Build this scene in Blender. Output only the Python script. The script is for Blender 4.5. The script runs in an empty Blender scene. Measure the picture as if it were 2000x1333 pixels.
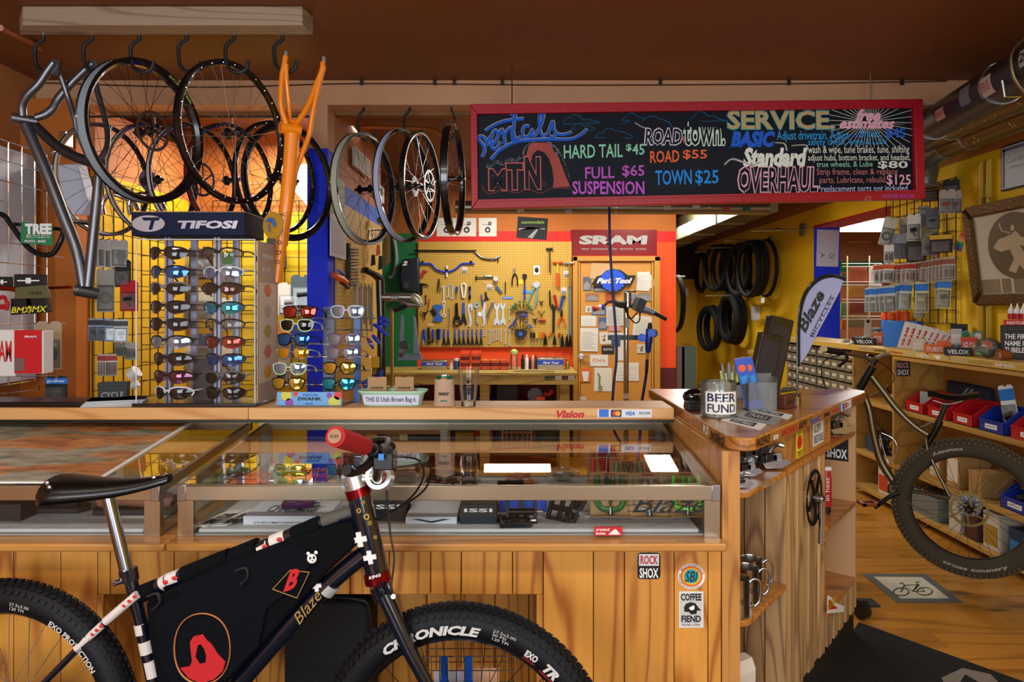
import bpy,math,random
from mathutils import Vector,Matrix
random.seed(7)
V=Vector;PI=math.pi;R=math.radians
C=bpy.context.scene.collection
F=1400.0;H=1.52;HY=600.0
def P(x,y,d):return V(((x-1000)*d/F,d,H-(y-HY)*d/F))
def PX(x,y,X):
 d=F*X/(x-1000.0);return V((X,d,H-(y-HY)*d/F))
def PZ(x,y,z):
 d=(H-z)*F/(y-HY);return V(((x-1000)*d/F,d,z))
def crop(ox,oy,s):return lambda x,y,d:P(ox+x/s,oy+y/s,d)
# ---------------- camera, world, exposure, lights ----------------
cam=bpy.data.objects.new('camera',bpy.data.cameras.new('camera'));C.objects.link(cam)
cam.location=(0,0,H);cam.rotation_euler=(PI/2,0,0)
cam.data.sensor_width=36;cam.data.lens=36*F/2000;cam.data.shift_y=-66.5/2000;cam.data.clip_start=.05
sc=bpy.context.scene;sc.camera=cam
sc.view_settings.view_transform='Standard';sc.view_settings.look='None'
sc.view_settings.gamma=1;sc.view_settings.exposure=0.28;sc.view_settings.use_curve_mapping=False
w=bpy.data.worlds.new('world');sc.world=w;w.use_nodes=True
w.node_tree.nodes['Background'].inputs[0].default_value=(.55,.70,1,1)
w.node_tree.nodes['Background'].inputs[1].default_value=.6
def area(name,loc,rot,sx,sy,power,col):
 l=bpy.data.lights.new(name,'AREA');l.shape='RECTANGLE';l.size=sx;l.size_y=sy;l.energy=power;l.color=col
 o=bpy.data.objects.new(name,l);C.objects.link(o);o.location=loc;o.rotation_euler=rot;return o
area('window_light',(-1.45,-2.05,1.55),(R(90),0,0),1.9,1.5,82,(.88,.94,1))
area('window_light',(1.45,-2.05,1.55),(R(90),0,0),1.9,1.5,50,(.88,.94,1))
area('front_fill_light',(-1.2,.7,2.79),(0,0,0),1.2,.3,28,(1,.93,.82))  # this pair is unseen warm fill, added to brighten the front
area('front_fill_light',(1.3,.7,2.79),(0,0,0),1.2,.3,16,(1,.93,.82))
area('workshop_tube_light',(.05,6.35,2.70),(0,0,0),.62,.45,25,(1,.97,.88))
area('workshop_tube_light',(1.42,6.2,2.70),(0,0,0),.25,1.2,22,(1,.97,.88))
area('corridor_tube_light',(2.15,9.3,2.62),(0,0,0),.2,1.2,40,(1,.97,.88))
area('aisle_fill_light',(2.3,1.3,2.76),(0,0,0),.25,1.1,26,(1,.95,.84))  # unseen fill lamp added to brighten the aisle and right wall
area('nook_tube_light',(-1.5,4.85,2.72),(0,0,0),.9,.2,36,(1,.96,.86))
area('back_room_light',(4.3,8.2,2.42),(0,0,0),.9,.9,34,(1,.97,.92))
# ---------------- materials ----------------
def lin(h):
 if not isinstance(h,str):return tuple(h)[:3]+(1,)
 h=h.lstrip('#');o=[]
 for i in(0,2,4):
  c=int(h[i:i+2],16)/255;o.append(c/12.92 if c<=.04045 else((c+.055)/1.055)**2.4)
 return tuple(o)+(1,)
_M={}
def mat(name,col='#808080',rough=.5,metal=0,emit=0,spec=None,coat=0,alpha=1,bump=0,bs=60,var=0):
 if name in _M:return _M[name]
 m=bpy.data.materials.new(name);m.use_nodes=True;nt=m.node_tree;b=nt.nodes['Principled BSDF']
 b.inputs['Base Color'].default_value=lin(col);b.inputs['Roughness'].default_value=rough
 b.inputs['Metallic'].default_value=metal;b.inputs['Coat Weight'].default_value=coat
 b.inputs['Alpha'].default_value=alpha
 if spec is not None:b.inputs['Specular IOR Level'].default_value=spec
 if emit:b.inputs['Emission Color'].default_value=lin(col);b.inputs['Emission Strength'].default_value=emit
 if bump or var:
  tc=nt.nodes.new('ShaderNodeTexCoord');n=nt.nodes.new('ShaderNodeTexNoise');n.inputs['Scale'].default_value=bs
  n.inputs['Detail'].default_value=4;nt.links.new(tc.outputs['Object'],n.inputs['Vector'])
  if bump:
   bp=nt.nodes.new('ShaderNodeBump');bp.inputs['Strength'].default_value=bump;bp.inputs['Distance'].default_value=.01
   nt.links.new(n.outputs[0],bp.inputs['Height']);nt.links.new(bp.outputs[0],b.inputs['Normal'])
  if var:
   mx=nt.nodes.new('ShaderNodeMix');mx.data_type='RGBA';c=lin(col)
   mx.inputs[6].default_value=tuple(max(0,k*(1-var))for k in c[:3])+(1,);mx.inputs[7].default_value=tuple(min(1,k*(1+var))for k in c[:3])+(1,)
   n2=nt.nodes.new('ShaderNodeTexNoise');n2.inputs['Scale'].default_value=bs*.12;n2.inputs['Detail'].default_value=5
   nt.links.new(tc.outputs['Object'],n2.inputs['Vector']);nt.links.new(n2.outputs[0],mx.inputs[0]);nt.links.new(mx.outputs[2],b.inputs['Base Color'])
 _M[name]=m;return m
def wood(name,ca,cb,axis=0,scale=1.0,rough=.38,lines=9,knots=True,coat=.15,vary=.25):
 if name in _M:return _M[name]
 m=bpy.data.materials.new(name);m.use_nodes=True;nt=m.node_tree;N=nt.nodes.new;L=nt.links.new;b=nt.nodes['Principled BSDF']
 tc=N('ShaderNodeTexCoord');oi=N('ShaderNodeObjectInfo');mp=N('ShaderNodeMapping')
 s=[6*scale]*3;s[axis]=.55*scale;mp.inputs['Scale'].default_value=s
 ad=N('ShaderNodeVectorMath');ad.operation='ADD';sc_=N('ShaderNodeVectorMath');sc_.operation='SCALE';sc_.inputs['Scale'].default_value=37.0
 cb3=N('ShaderNodeCombineXYZ')
 for i in range(3):L(oi.outputs['Random'],cb3.inputs[i])
 L(cb3.outputs[0],sc_.inputs[0]);L(tc.outputs['Object'],ad.inputs[0]);L(sc_.outputs[0],ad.inputs[1]);L(ad.outputs[0],mp.inputs['Vector'])
 n=N('ShaderNodeTexNoise');n.inputs['Scale'].default_value=1;n.inputs['Detail'].default_value=1.5;n.inputs['Roughness'].default_value=.3;n.inputs['Distortion'].default_value=.08;L(mp.outputs[0],n.inputs['Vector'])
 mu=N('ShaderNodeMath');mu.operation='MULTIPLY';mu.inputs[1].default_value=lines*6.28;L(n.outputs[0],mu.inputs[0])
 si=N('ShaderNodeMath');si.operation='SINE';L(mu.outputs[0],si.inputs[0])
 mr=N('ShaderNodeMapRange');mr.inputs[1].default_value=-1;L(si.outputs[0],mr.inputs[0])
 pw=N('ShaderNodeMath');pw.operation='POWER';pw.inputs[1].default_value=9;L(mr.outputs[0],pw.inputs[0])
 fi=N('ShaderNodeTexNoise');fi.inputs['Scale'].default_value=9;fi.inputs['Detail'].default_value=5;L(mp.outputs[0],fi.inputs['Vector'])
 mx=N('ShaderNodeMix');mx.data_type='RGBA';mx.inputs[6].default_value=lin(ca);mx.inputs[7].default_value=lin(cb)
 m1=N('ShaderNodeMath');m1.operation='MULTIPLY';m1.inputs[1].default_value=.72;L(pw.outputs[0],m1.inputs[0])
 m2=N('ShaderNodeMath');m2.operation='MULTIPLY_ADD';m2.inputs[1].default_value=.5;L(fi.outputs[0],m2.inputs[0]);L(m1.outputs[0],m2.inputs[2])
 m3=N('ShaderNodeMath');m3.operation='SUBTRACT';m3.inputs[1].default_value=.14;L(m2.outputs[0],m3.inputs[0]);m3.use_clamp=True
 L(m3.outputs[0],mx.inputs[0]);out=mx.outputs[2]
 if knots:
  vo=N('ShaderNodeTexVoronoi');vo.inputs['Scale'].default_value=.62;mp2=N('ShaderNodeMapping');s2=[4*scale]*3;s2[axis]=2.2*scale
  mp2.inputs['Scale'].default_value=s2;L(ad.outputs[0],mp2.inputs['Vector']);L(mp2.outputs[0],vo.inputs['Vector'])
  kr=N('ShaderNodeMapRange');kr.inputs[1].default_value=.03;kr.inputs[2].default_value=.11;kr.inputs[3].default_value=1;kr.inputs[4].default_value=0;L(vo.outputs['Distance'],kr.inputs[0])
  k=N('ShaderNodeMix');k.data_type='RGBA';k.inputs[7].default_value=tuple(c*.28 for c in lin(cb)[:3])+(1,)
  L(kr.outputs[0],k.inputs[0]);L(out,k.inputs[6]);out=k.outputs[2]
 hs=N('ShaderNodeHueSaturation');vr=N('ShaderNodeMapRange');vr.inputs[3].default_value=1-vary;vr.inputs[4].default_value=1+vary
 L(oi.outputs['Random'],vr.inputs[0]);L(vr.outputs[0],hs.inputs['Value']);L(out,hs.inputs['Color']);L(hs.outputs[0],b.inputs['Base Color'])
 b.inputs['Roughness'].default_value=rough;b.inputs['Coat Weight'].default_value=coat;b.inputs['Coat Roughness'].default_value=.25
 bp=N('ShaderNodeBump');bp.inputs['Strength'].default_value=.12;bp.inputs['Distance'].default_value=.004;L(fi.outputs[0],bp.inputs['Height']);L(bp.outputs[0],b.inputs['Normal'])
 _M[name]=m;return m
def glass(name,tint=(1,1,1),refl=1.0,rough=.01,dens=0.0,dcol=(.8,.9,.9)):
 if name in _M:return _M[name]
 m=bpy.data.materials.new(name);m.use_nodes=True;nt=m.node_tree;N=nt.nodes.new;L=nt.links.new
 nt.nodes.remove(nt.nodes['Principled BSDF']);out=nt.nodes['Material Output']
 tr=N('ShaderNodeBsdfTransparent');tr.inputs[0].default_value=tuple(tint)+(1,);gl=N('ShaderNodeBsdfGlossy');gl.inputs['Roughness'].default_value=rough
 fr=N('ShaderNodeFresnel');fr.inputs['IOR'].default_value=1.5;mu=N('ShaderNodeMath');mu.operation='MULTIPLY';mu.inputs[1].default_value=refl;mu.use_clamp=True
 L(fr.outputs[0],mu.inputs[0]);mx=N('ShaderNodeMixShader');L(mu.outputs[0],mx.inputs[0]);L(gl.outputs[0],mx.inputs[2]);L(tr.outputs[0],mx.inputs[1])
 if dens:
  df=N('ShaderNodeBsdfDiffuse');df.inputs[0].default_value=tuple(dcol)+(1,);m2=N('ShaderNodeMixShader');m2.inputs[0].default_value=dens
  L(tr.outputs[0],m2.inputs[1]);L(df.outputs[0],m2.inputs[2]);L(m2.outputs[0],mx.inputs[1])
 L(mx.outputs[0],out.inputs[0]);_M[name]=m;return m
def col(h,rough=.5,metal=0):
 return mat('paint_%s_%d_%d'%(h.strip('#'),rough*100,metal*100),h,rough,metal)
# ---------------- mesh building ----------------
def frame(n,up=None):
 n=V(n).normalized();a=V(up)if up is not None else(V((0,0,1))if abs(n.z)<.9 else V((1,0,0)))
 u=a.cross(n)
 if u.length<1e-6:u=V((1,0,0)).cross(n)
 u.normalize();return u,n.cross(u)
class B:
 def __init__(s):s.v=[];s.f=[];s.mi=[];s.m=0
 def add(s,vs,fs):
  k=len(s.v);s.v+=[V(q)for q in vs];s.f+=[tuple(i+k for i in f)for f in fs];s.mi+=[s.m]*len(fs);return s
 def bx(s,a,b):
  x0,x1=sorted((a[0],b[0]));y0,y1=sorted((a[1],b[1]));z0,z1=sorted((a[2],b[2]))
  return s.add([(x0,y0,z0),(x1,y0,z0),(x1,y1,z0),(x0,y1,z0),(x0,y0,z1),(x1,y0,z1),(x1,y1,z1),(x0,y1,z1)],[(0,3,2,1),(4,5,6,7),(0,1,5,4),(1,2,6,5),(2,3,7,6),(3,0,4,7)])
 def bar(s,p0,p1,w,h,up=(0,0,1)):
  p0=V(p0);p1=V(p1);n=(p1-p0);u,v=frame(n,up);vs=[]
  for p in(p0,p1):
   for a,b in((-1,-1),(1,-1),(1,1),(-1,1)):vs.append(p+u*a*w/2+v*b*h/2)
  return s.add(vs,[(0,3,2,1),(4,5,6,7),(0,1,5,4),(1,2,6,5),(2,3,7,6),(3,0,4,7)])
 def pr(s,pts,ext,taper=1):
  pts=[V(p)for p in pts];n=len(pts);e=V(ext);c=sum(pts,V())/n
  q=[c+(p-c)*taper+e for p in pts]
  return s.add(pts+q,[tuple(range(n-1,-1,-1)),tuple(range(n,2*n))]+[(i,(i+1)%n,n+(i+1)%n,n+i)for i in range(n)])
 def cy(s,p0,p1,r0,r1=None,n=12):
  r1=r0 if r1 is None else r1;p0=V(p0);p1=V(p1);u,v=frame(p1-p0);vs=[]
  for p,r in((p0,r0),(p1,r1)):
   for i in range(n):a=2*PI*i/n;vs.append(p+(u*math.cos(a)+v*math.sin(a))*r)
  return s.add(vs,[tuple(range(n-1,-1,-1)),tuple(range(n,2*n))]+[(i,(i+1)%n,n+(i+1)%n,n+i)for i in range(n)])
 def tu(s,pts,r,n=8,closed=False,flat=1.0,sm=0):
  pts=[V(p)for p in pts]
  if sm:pts,r=cr(pts,sm,closed,r)
  N=len(pts);rr=r if isinstance(r,(list,tuple))else[r]*N;vs=[];u=None
  for i,p in enumerate(pts):
   t=(pts[(i+1)%N]-pts[i-1])if closed else(pts[min(i+1,N-1)]-pts[max(i-1,0)])
   t.normalize()
   if u is None:u,v=frame(t)
   else:
    u=u-t*u.dot(t)
    if u.length<1e-6:u,_=frame(t)
    u.normalize()
   v=t.cross(u)
   for k in range(n):a=2*PI*k/n;vs.append(p+(u*math.cos(a)+v*math.sin(a)*flat)*rr[i])
  fs=[];M=N if closed else N-1
  for i in range(M):
   j=(i+1)%N
   for k in range(n):fs.append((i*n+k,i*n+(k+1)%n,j*n+(k+1)%n,j*n+k))
  if not closed:fs+=[tuple(range(n-1,-1,-1)),tuple(range((N-1)*n,N*n))]
  return s.add(vs,fs)
 def la(s,prof,c,axis=(0,0,1),n=20,up=None,cap=True):
  c=V(c);ax=V(axis).normalized();u,v=frame(ax,up);vs=[]
  for r,h in prof:
   for k in range(n):a=2*PI*k/n;vs.append(c+ax*h+(u*math.cos(a)+v*math.sin(a))*r)
  fs=[(i*n+k,i*n+(k+1)%n,(i+1)*n+(k+1)%n,(i+1)*n+k)for i in range(len(prof)-1)for k in range(n)]
  if cap:fs+=[tuple(range(n-1,-1,-1)),tuple(range((len(prof)-1)*n,len(prof)*n))]
  return s.add(vs,fs)
 def ri(s,c,axis,prof,n=48):
  c=V(c);ax=V(axis).normalized();u,v=frame(ax);m=len(prof);vs=[]
  for k in range(n):
   a=2*PI*k/n;e=u*math.cos(a)+v*math.sin(a)
   for r,h in prof:vs.append(c+e*r+ax*h)
  return s.add(vs,[(k*m+i,((k+1)%n)*m+i,((k+1)%n)*m+(i+1)%m,k*m+(i+1)%m)for k in range(n)for i in range(m)])
 def ba(s,c,r,n=10,sc=(1,1,1)):
  c=V(c);vs=[];m=n//2
  for i in range(m+1):
   t=PI*i/m
   for k in range(n):a=2*PI*k/n;vs.append(c+V((math.sin(t)*math.cos(a)*r*sc[0],math.sin(t)*math.sin(a)*r*sc[1],math.cos(t)*r*sc[2])))
  return s.add(vs,[(i*n+k,(i+1)*n+k,(i+1)*n+(k+1)%n,i*n+(k+1)%n)for i in range(m)for k in range(n)])
 def ob(s,name,mats,p=None,lb=None,cat=None,gr=None,kind=None,ang=35,bv=0,base=True):
  me=bpy.data.meshes.new(name);off=V((0,0,0))
  if p is not None:off=OFF[p.name]
  elif base and s.v:
   xs=[q.x for q in s.v];ys=[q.y for q in s.v];off=V(((min(xs)+max(xs))/2,(min(ys)+max(ys))/2,min(q.z for q in s.v)))
  me.from_pydata([q-off for q in s.v],[],s.f)
  ms=mats if isinstance(mats,(list,tuple))else[mats]
  for m in ms:me.materials.append(m)
  if len(ms)>1:me.polygons.foreach_set('material_index',s.mi)
  me.polygons.foreach_set('use_smooth',[True]*len(s.f));me.set_sharp_from_angle(angle=R(ang));me.update()
  o=bpy.data.objects.new(name,me);C.objects.link(o);OFF[o.name]=off.copy()
  if p is not None:o.parent=p
  else:o.location=off
  if bv:
   bm=o.modifiers.new('bevel','BEVEL');bm.width=bv;bm.segments=2;bm.limit_method='ANGLE';bm.angle_limit=R(50)
  return tag(o,lb,cat,gr,kind)
OFF={}
def tag(o,lb=None,cat=None,gr=None,kind=None):
 if lb:o['label']=lb
 if cat:o['category']=cat
 if gr:o['group']=gr
 if kind:o['kind']=kind
 return o
def T(name,lb,cat,loc=(0,0,0),gr=None):
 o=bpy.data.objects.new(name,None);C.objects.link(o);o.location=loc;o.empty_display_size=.05;OFF[o.name]=V(loc)
 return tag(o,lb,cat,gr)
def copy_tree(o,p=None):
 c=o.copy();C.objects.link(c);OFF[c.name]=OFF[o.name].copy()
 if p is not None:c.parent=p
 for ch in list(o.children):copy_tree(ch,c)
 return c
def clone(o,M,lb=None,gr=None):
 c=copy_tree(o);c.matrix_basis=M
 if lb:c['label']=lb
 if gr:c['group']=gr
 return c
def cr(pts,k,closed=False,r=None):
 N=len(pts);out=[];ro=[];rr=r if isinstance(r,(list,tuple))else None
 for i in range(N if closed else N-1):
  if closed:a,b,c,d=pts[i-1],pts[i],pts[(i+1)%N],pts[(i+2)%N]
  else:a,b,c,d=pts[max(i-1,0)],pts[i],pts[i+1],pts[min(i+2,N-1)]
  for j in range(k):
   t=j/k;out.append(.5*((2*b)+(c-a)*t+(2*a-5*b+4*c-d)*t*t+(3*b-a-3*c+d)*t**3))
   if rr:ro.append(rr[i]+(rr[(i+1)%N]-rr[i])*t)
 if not closed:
  out.append(pts[-1])
  if rr:ro.append(rr[-1])
 return out,(ro if rr else r)
_TX={}
def text(s,o,r,u,w,h,m,p,n=None,shear=0,bold=0,name='lettering',lb=None,th=.0004,res=2,arc=None,outline=None,warp=None):
 key=(s,shear,bold,res)
 if key not in _TX:
  c=bpy.data.curves.new('t','FONT');c.body=s;c.shear=shear;c.offset=bold;c.resolution_u=res;c.align_x='LEFT';c.space_line=.95
  to=bpy.data.objects.new('t',c);C.objects.link(to);dg=bpy.context.evaluated_depsgraph_get();me=bpy.data.meshes.new_from_object(to.evaluated_get(dg))
  vs=[v.co.copy()for v in me.vertices];fs=[tuple(f.vertices)for f in me.polygons]
  bpy.data.objects.remove(to);bpy.data.meshes.remove(me);bpy.data.curves.remove(c)
  x0=min(v.x for v in vs);x1=max(v.x for v in vs);y0=min(v.y for v in vs);y1=max(v.y for v in vs)
  _TX[key]=([((v.x-x0)/(x1-x0),(v.y-y0)/max(1e-6,y1-y0))for v in vs],fs)
 uv,fs=_TX[key];r=V(r);u=V(u)
 n=V(n)if n is not None else r.cross(u);n=n.normalized()*th;b=B()
 if arc:
  c0,rad,a0,a1=arc;vs=[]
  for x,y in uv:
   a=a0+(a1-a0)*x;q=rad+y*h;vs.append(V(c0)+r*math.cos(a)*q+u*math.sin(a)*q+n)
 elif warp:vs=[V(o)+r*(warp(x,y)[0]*w)+u*(warp(x,y)[1]*h)+n for x,y in uv]
 else:vs=[V(o)+r*x*w+u*y*h+n for x,y in uv]
 b.add(vs,fs);return b.ob(name,m,p,lb=lb)
X_=V((1,0,0));Y_=V((0,1,0));Z_=V((0,0,1))
def fx(s,x0,y0,x1,y1,d,m,p,**k):
 a=P(x0,y1,d);b=P(x1,y0,d);return text(s,a,X_,Z_,b.x-a.x,b.z-a.z,m,p,n=-Y_,**k)
def fbox(b,x0,y0,x1,y1,d,t=.01):
 a=P(x0,y1,d);c=P(x1,y0,d);return b.bx(a,(c.x,d+t,c.z))
def flat(b,pts,d,t=.005):return b.pr([P(x,y,d)for x,y in pts],(0,t,0))
# ---------------- palette ----------------
cH=mat('chrome','#d8d8dc',.12,1);sT=mat('steel','#a9a9ab',.28,1);alu=mat('brushed_aluminium','#b5a68c',.3,1);bP=mat('black_plastic','#0c0c0e',.42)
bM=mat('black_metal','#101013',.25,.0,coat=.5);rU=mat('rubber','#0e0f11',.75,spec=.3,bump=.2,bs=90);wH=mat('white_paper','#e6e4e0',.75);wP=mat('white_plastic','#e4e4e2',.4)
rP=mat('red_plastic','#b3141a',.38);bluep=mat('blue_plastic','#0f3fb5',.38);oP=mat('orange_plastic','#e8590f',.42);yellowp=mat('yellow_plastic','#dfc21a',.45)
greenp=mat('green_plastic','#6fbf3a',.4);card=mat('brown_card','#b08a5e',.8,bump=.1,bs=30,var=.15);ink=mat('black_ink','#0b0b0c',.6);wink=mat('white_ink','#e9e9e6',.6)
rI=mat('red_ink','#c41e22',.6);lI=mat('blue_ink','#1764c8',.6);gI=mat('grey_ink','#8b8b8b',.6);cL=glass('clear_plastic',(.93,.95,.95),1.0,.06,.10,(.85,.88,.9));gold=mat('gold','#c9a24d',.3,.9)
pinelt=wood('light_pine','#d9a566','#c07f40',0,.8,rough=.45,vary=.08);ply=wood('plywood','#b98450','#a06c3c',2,.6,lines=4,knots=False,vary=.08)
benchw=wood('bench_timber','#b59a4c','#8a7030',0,.9,rough=.6,vary=.1);yply=wood('yellow_ply','#b98f3f','#93692a',1,.7,lines=4,knots=False,vary=.06,rough=.5)
# ---------------- room shell ----------------
def wallm(name,segs,axis='z',bump=.15,rough=.7):
 m=bpy.data.materials.new(name);m.use_nodes=True;nt=m.node_tree;N=nt.nodes.new;L=nt.links.new;b=nt.nodes['Principled BSDF']
 tc=N('ShaderNodeTexCoord');sp=N('ShaderNodeSeparateXYZ');L(tc.outputs['Object'],sp.inputs[0])
 n=N('ShaderNodeTexNoise');n.inputs['Scale'].default_value=45;n.inputs['Detail'].default_value=5;L(tc.outputs['Object'],n.inputs['Vector'])
 n2=N('ShaderNodeTexNoise');n2.inputs['Scale'].default_value=2.2;n2.inputs['Detail'].default_value=4;L(tc.outputs['Object'],n2.inputs['Vector'])
 out=None
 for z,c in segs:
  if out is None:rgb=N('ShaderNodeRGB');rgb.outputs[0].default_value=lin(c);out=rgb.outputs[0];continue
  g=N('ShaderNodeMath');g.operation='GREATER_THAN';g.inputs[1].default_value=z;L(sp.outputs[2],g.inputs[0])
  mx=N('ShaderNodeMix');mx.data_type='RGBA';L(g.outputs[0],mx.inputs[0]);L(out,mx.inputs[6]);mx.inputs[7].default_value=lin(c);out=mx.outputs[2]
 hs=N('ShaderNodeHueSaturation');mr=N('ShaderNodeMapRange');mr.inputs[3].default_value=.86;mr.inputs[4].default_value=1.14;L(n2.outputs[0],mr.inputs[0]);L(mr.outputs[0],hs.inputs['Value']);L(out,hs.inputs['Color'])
 L(hs.outputs[0],b.inputs['Base Color']);b.inputs['Roughness'].default_value=rough
 bp=N('ShaderNodeBump');bp.inputs['Strength'].default_value=bump;bp.inputs['Distance'].default_value=.006;L(n.outputs[0],bp.inputs['Height']);L(bp.outputs[0],b.inputs['Normal'])
 return m
def S(name,b,m,**k):return b.ob(name,m,kind='structure',base=False,**k)
CE='#7a451c'
ceil_m=wallm('ceiling_paint',[(0,CE)],rough=.6,bump=.25);tan='#b98458'
XL=-2.73;XR=3.2;YB=7.3;YM=4.11
b=B().bx((XL-.1,-2.2,2.82),(7.3,12.6,2.9));S('ceiling',b,ceil_m)
S('wall_left',B().bx((XL-.12,-2.2,0),(XL,12.6,2.82)),wallm('left_wall_paint',[(0,'#b57a45')]))
YEL='#e6b800'
rm=wallm('right_wall_paint',[(0,YEL),(2.56,'#a5671c')])
b=B();b.bx((XR,-2.2,0),(XR+.27,6.05,2.82));b.bx((XR,6.05,0),(XR+.27,7.6,1.12));b.bx((XR,6.05,2.38),(XR+.27,7.6,2.82));b.bx((XR,7.6,0),(XR+.27,12.4,2.82));S('wall_right',b,rm)
S('trim_1',B().bx((XR-.001,6.05,2.358),(XR+.271,7.6,2.38)),col('#a11a22',.6),lb=None)
S('trim_2',B().bx((XR,7.588,1.14),(XR+.272,7.6,2.358)),col('#0a2ff0',.5))
bm_=wallm('back_wall_paint',[(0,'#5a1a10'),(.90,'#ee4a08'),(1.8,'#ee4a08'),(2.18,'#cf1d12'),(2.292,'#b5641c')])
S('wall_back',B().bx((-.965,YB,0),(1.67,YB+.15,2.82)),bm_)
S('wall_back_left',B().bx((XL,YB,0),(-.965,YB+.15,2.82)),wallm('green_wall_paint',[(0,'#0d6b3a'),(2.27,'#a5601e')]))
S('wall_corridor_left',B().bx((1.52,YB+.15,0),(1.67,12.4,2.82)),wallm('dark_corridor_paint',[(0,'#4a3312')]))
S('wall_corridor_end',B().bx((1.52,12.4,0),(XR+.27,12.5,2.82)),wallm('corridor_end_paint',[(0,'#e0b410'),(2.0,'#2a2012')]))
S('wall_front_left',B().bx((-.62,-2.2,0),(.62,-2.1,2.82)).bx((XL,-2.2,0),(-2.5,-2.1,2.82)).bx((-2.5,-2.2,2.35),(3.3,-2.1,2.82)).bx((2.5,-2.2,0),(3.3,-2.1,2.35)).bx((-2.5,-2.2,0),(2.5,-2.1,.75)),ceil_m)
for k,x in enumerate((-1.56,1.56)):
 b=B();b.bx((x-.94,-2.18,.75),(x-.88,-2.1,2.35)).bx((x+.88,-2.18,.75),(x+.94,-2.1,2.35)).bx((x-.94,-2.18,.75),(x+.94,-2.1,.8)).bx((x-.94,-2.18,2.3),(x+.94,-2.1,2.35)).bx((x-.02,-2.17,.8),(x+.02,-2.11,2.3))
 S('window_%d'%(k+1),b,col('#3a2a20'))
beam=wallm('beam_paint',[(0,'#c4946e')])
S('trim_3',B().bx((XL,YM,2.68),(XR,YM+.15,2.82)),beam)
S('trim_4',B().bx((XL,YM+.15,2.66),(XR,YM+.2,2.685)),col('#7c531c',.6))
pier=wallm('pier_paint',[(0,'#0a2cf0'),(2.43,'#c4946e')])
S('wall_pier',B().bx((-1.175,YM,0),(-1.057,YM+.16,2.68)),pier)
S('wall_partition',B().bx((-1.175,YM+.16,0),(-1.057,5.78,2.82)),wallm('partition_paint',[(0,'#b4792a'),(2.02,'#2a5fd0'),(2.29,'#b4692a')]))
S('wall_nook_back',B().bx((XL,5.3,0),(-1.175,5.4,2.82)),wallm('nook_paint',[(0,'#d8b408'),(2.22,'#a9601e')]))
S('wall_left_pier',B().bx((XL,3.98,0),(-2.42,YM,2.68)),wallm('orange_pier_paint',[(0,'#b8661c')]))
S('wall_left_return',B().bx((XL,YM,0),(-2.39,5.3,2.68)),wallm('yellow_return_paint',[(0,'#d8ac08'),(2.3,'#b8743c')]))
S('wall_back_room',B().bx((XR+.27,10.2,0),(7.3,10.3,2.82)),wallm('back_room_paint',[(0,'#7d4a2c'),(2.02,'#0d5a38'),(2.17,'#7d4a2c')]))
S('wall_back_room_side',B().bx((7.2,-.2,0),(7.3,10.2,2.82)),col('#7d4a2c'))
fl=wood('floor_laminate','#c48630','#9a651c',0,.9,rough=.3,lines=5,coat=.3,vary=.16)
floor=B().bx((XL,-2.2,-.06),(7.2,12.4,-.014));floor=S('floor',floor,col('#2e1c0a',.8))
n=0;y=.35;row=0;PW=.19;me0={}
while y<8.2:
 x=-2.7+(row*.47)%1.2-1.2
 while x<XR:
  a=max(x,XL+.01);c=min(x+1.2,XR-.01)
  vis=y>1.1 and((c>.9 and y<8.2 and a>=-.5)or(y>4.2 and a>-2.2 and c>-.9))
  if c-a>.1 and vis and n<285:
   L_=round(c-a-.003,4)
   if L_ not in me0:
    o=B().bx((0,0,-.014),(L_,PW-.003,0)).ob('plank',fl,floor);me0[L_]=o
   else:o=me0[L_].copy();C.objects.link(o);OFF[o.name]=V((0,0,0));o.parent=floor
   o.location=(a,y,0);n+=1
  x+=1.2
 y+=PW;row+=1
b=B().bx((XL,-2.2,-.014),(7.2,.35,0)).bx((XL,8.2,-.014),(7.2,12.4,0)).bx((XR+.27,.35,-.014),(7.2,8.2,0));b.ob('plank',fl,floor,kind='stuff')
def pipe(name,pts,r,m,lb,cat='pipe',sm=4):return B().tu(pts,r,8,sm=sm).ob(name,m,lb=lb,cat=cat)
orp=mat('orange_conduit','#a85c1c',.4)
pipe('conduit',[P(0,54,3.05),P(60,82,3.45),P(115,117,3.98)],.014,orp,'orange painted conduit along the ceiling above the far left hooks',sm=0)
B().cy(P(128,128,4.02),P(128,128,4.02)+V((0,0,-.05)),.06).bx(P(118,135,4.02),P(168,122,4.1)).ob('junction_box',orp,lb='orange painted junction box below the ceiling behind the grey hanging frame',cat='junction box')
pipe('conduit',[P(700,248,5.0),P(800,250,5.0),P(838,252,5.0),P(860,262,5.1),P(868,280,5.3),P(872,300,5.6)],.014,orp,'orange painted conduit bending along the workshop ceiling above the hanging wheels')
cor=col('#3a2417',.8)
B().tu([P(70,161,4.08),P(400,170,4.09),P(700,163,4.09),P(1100,166,4.09),P(1500,164,4.09),P(1850,158,4.09)],.0035,5,sm=6).ob('string_of_clips',cor,lb='thin brown cord strung along the tan header beam',cat='cord')
for x,w_ in((706,'above the first hook'),(849,'leftmost of the close pair right of the hooks'),(887,'second of the close pair right of the hooks'),(981,'over the left end of the chalkboard'),(1290,'over the middle of the chalkboard'),(1541,'over the right half of the chalkboard'),(1762,'over the right end of the chalkboard')):
 bb=B();q=P(x,161,4.088);bb.bx(q-V((.008,.006,.014)),q+V((.008,.006,.014)));bb.cy(q+V((0,0,.01)),q+V((.012,-.004,.022)),.004,n=6)
 bb.ob('clip',ink,lb='small black clip on the beam cord '+w_,cat='clip',gr='black clips along the header beam')
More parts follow.
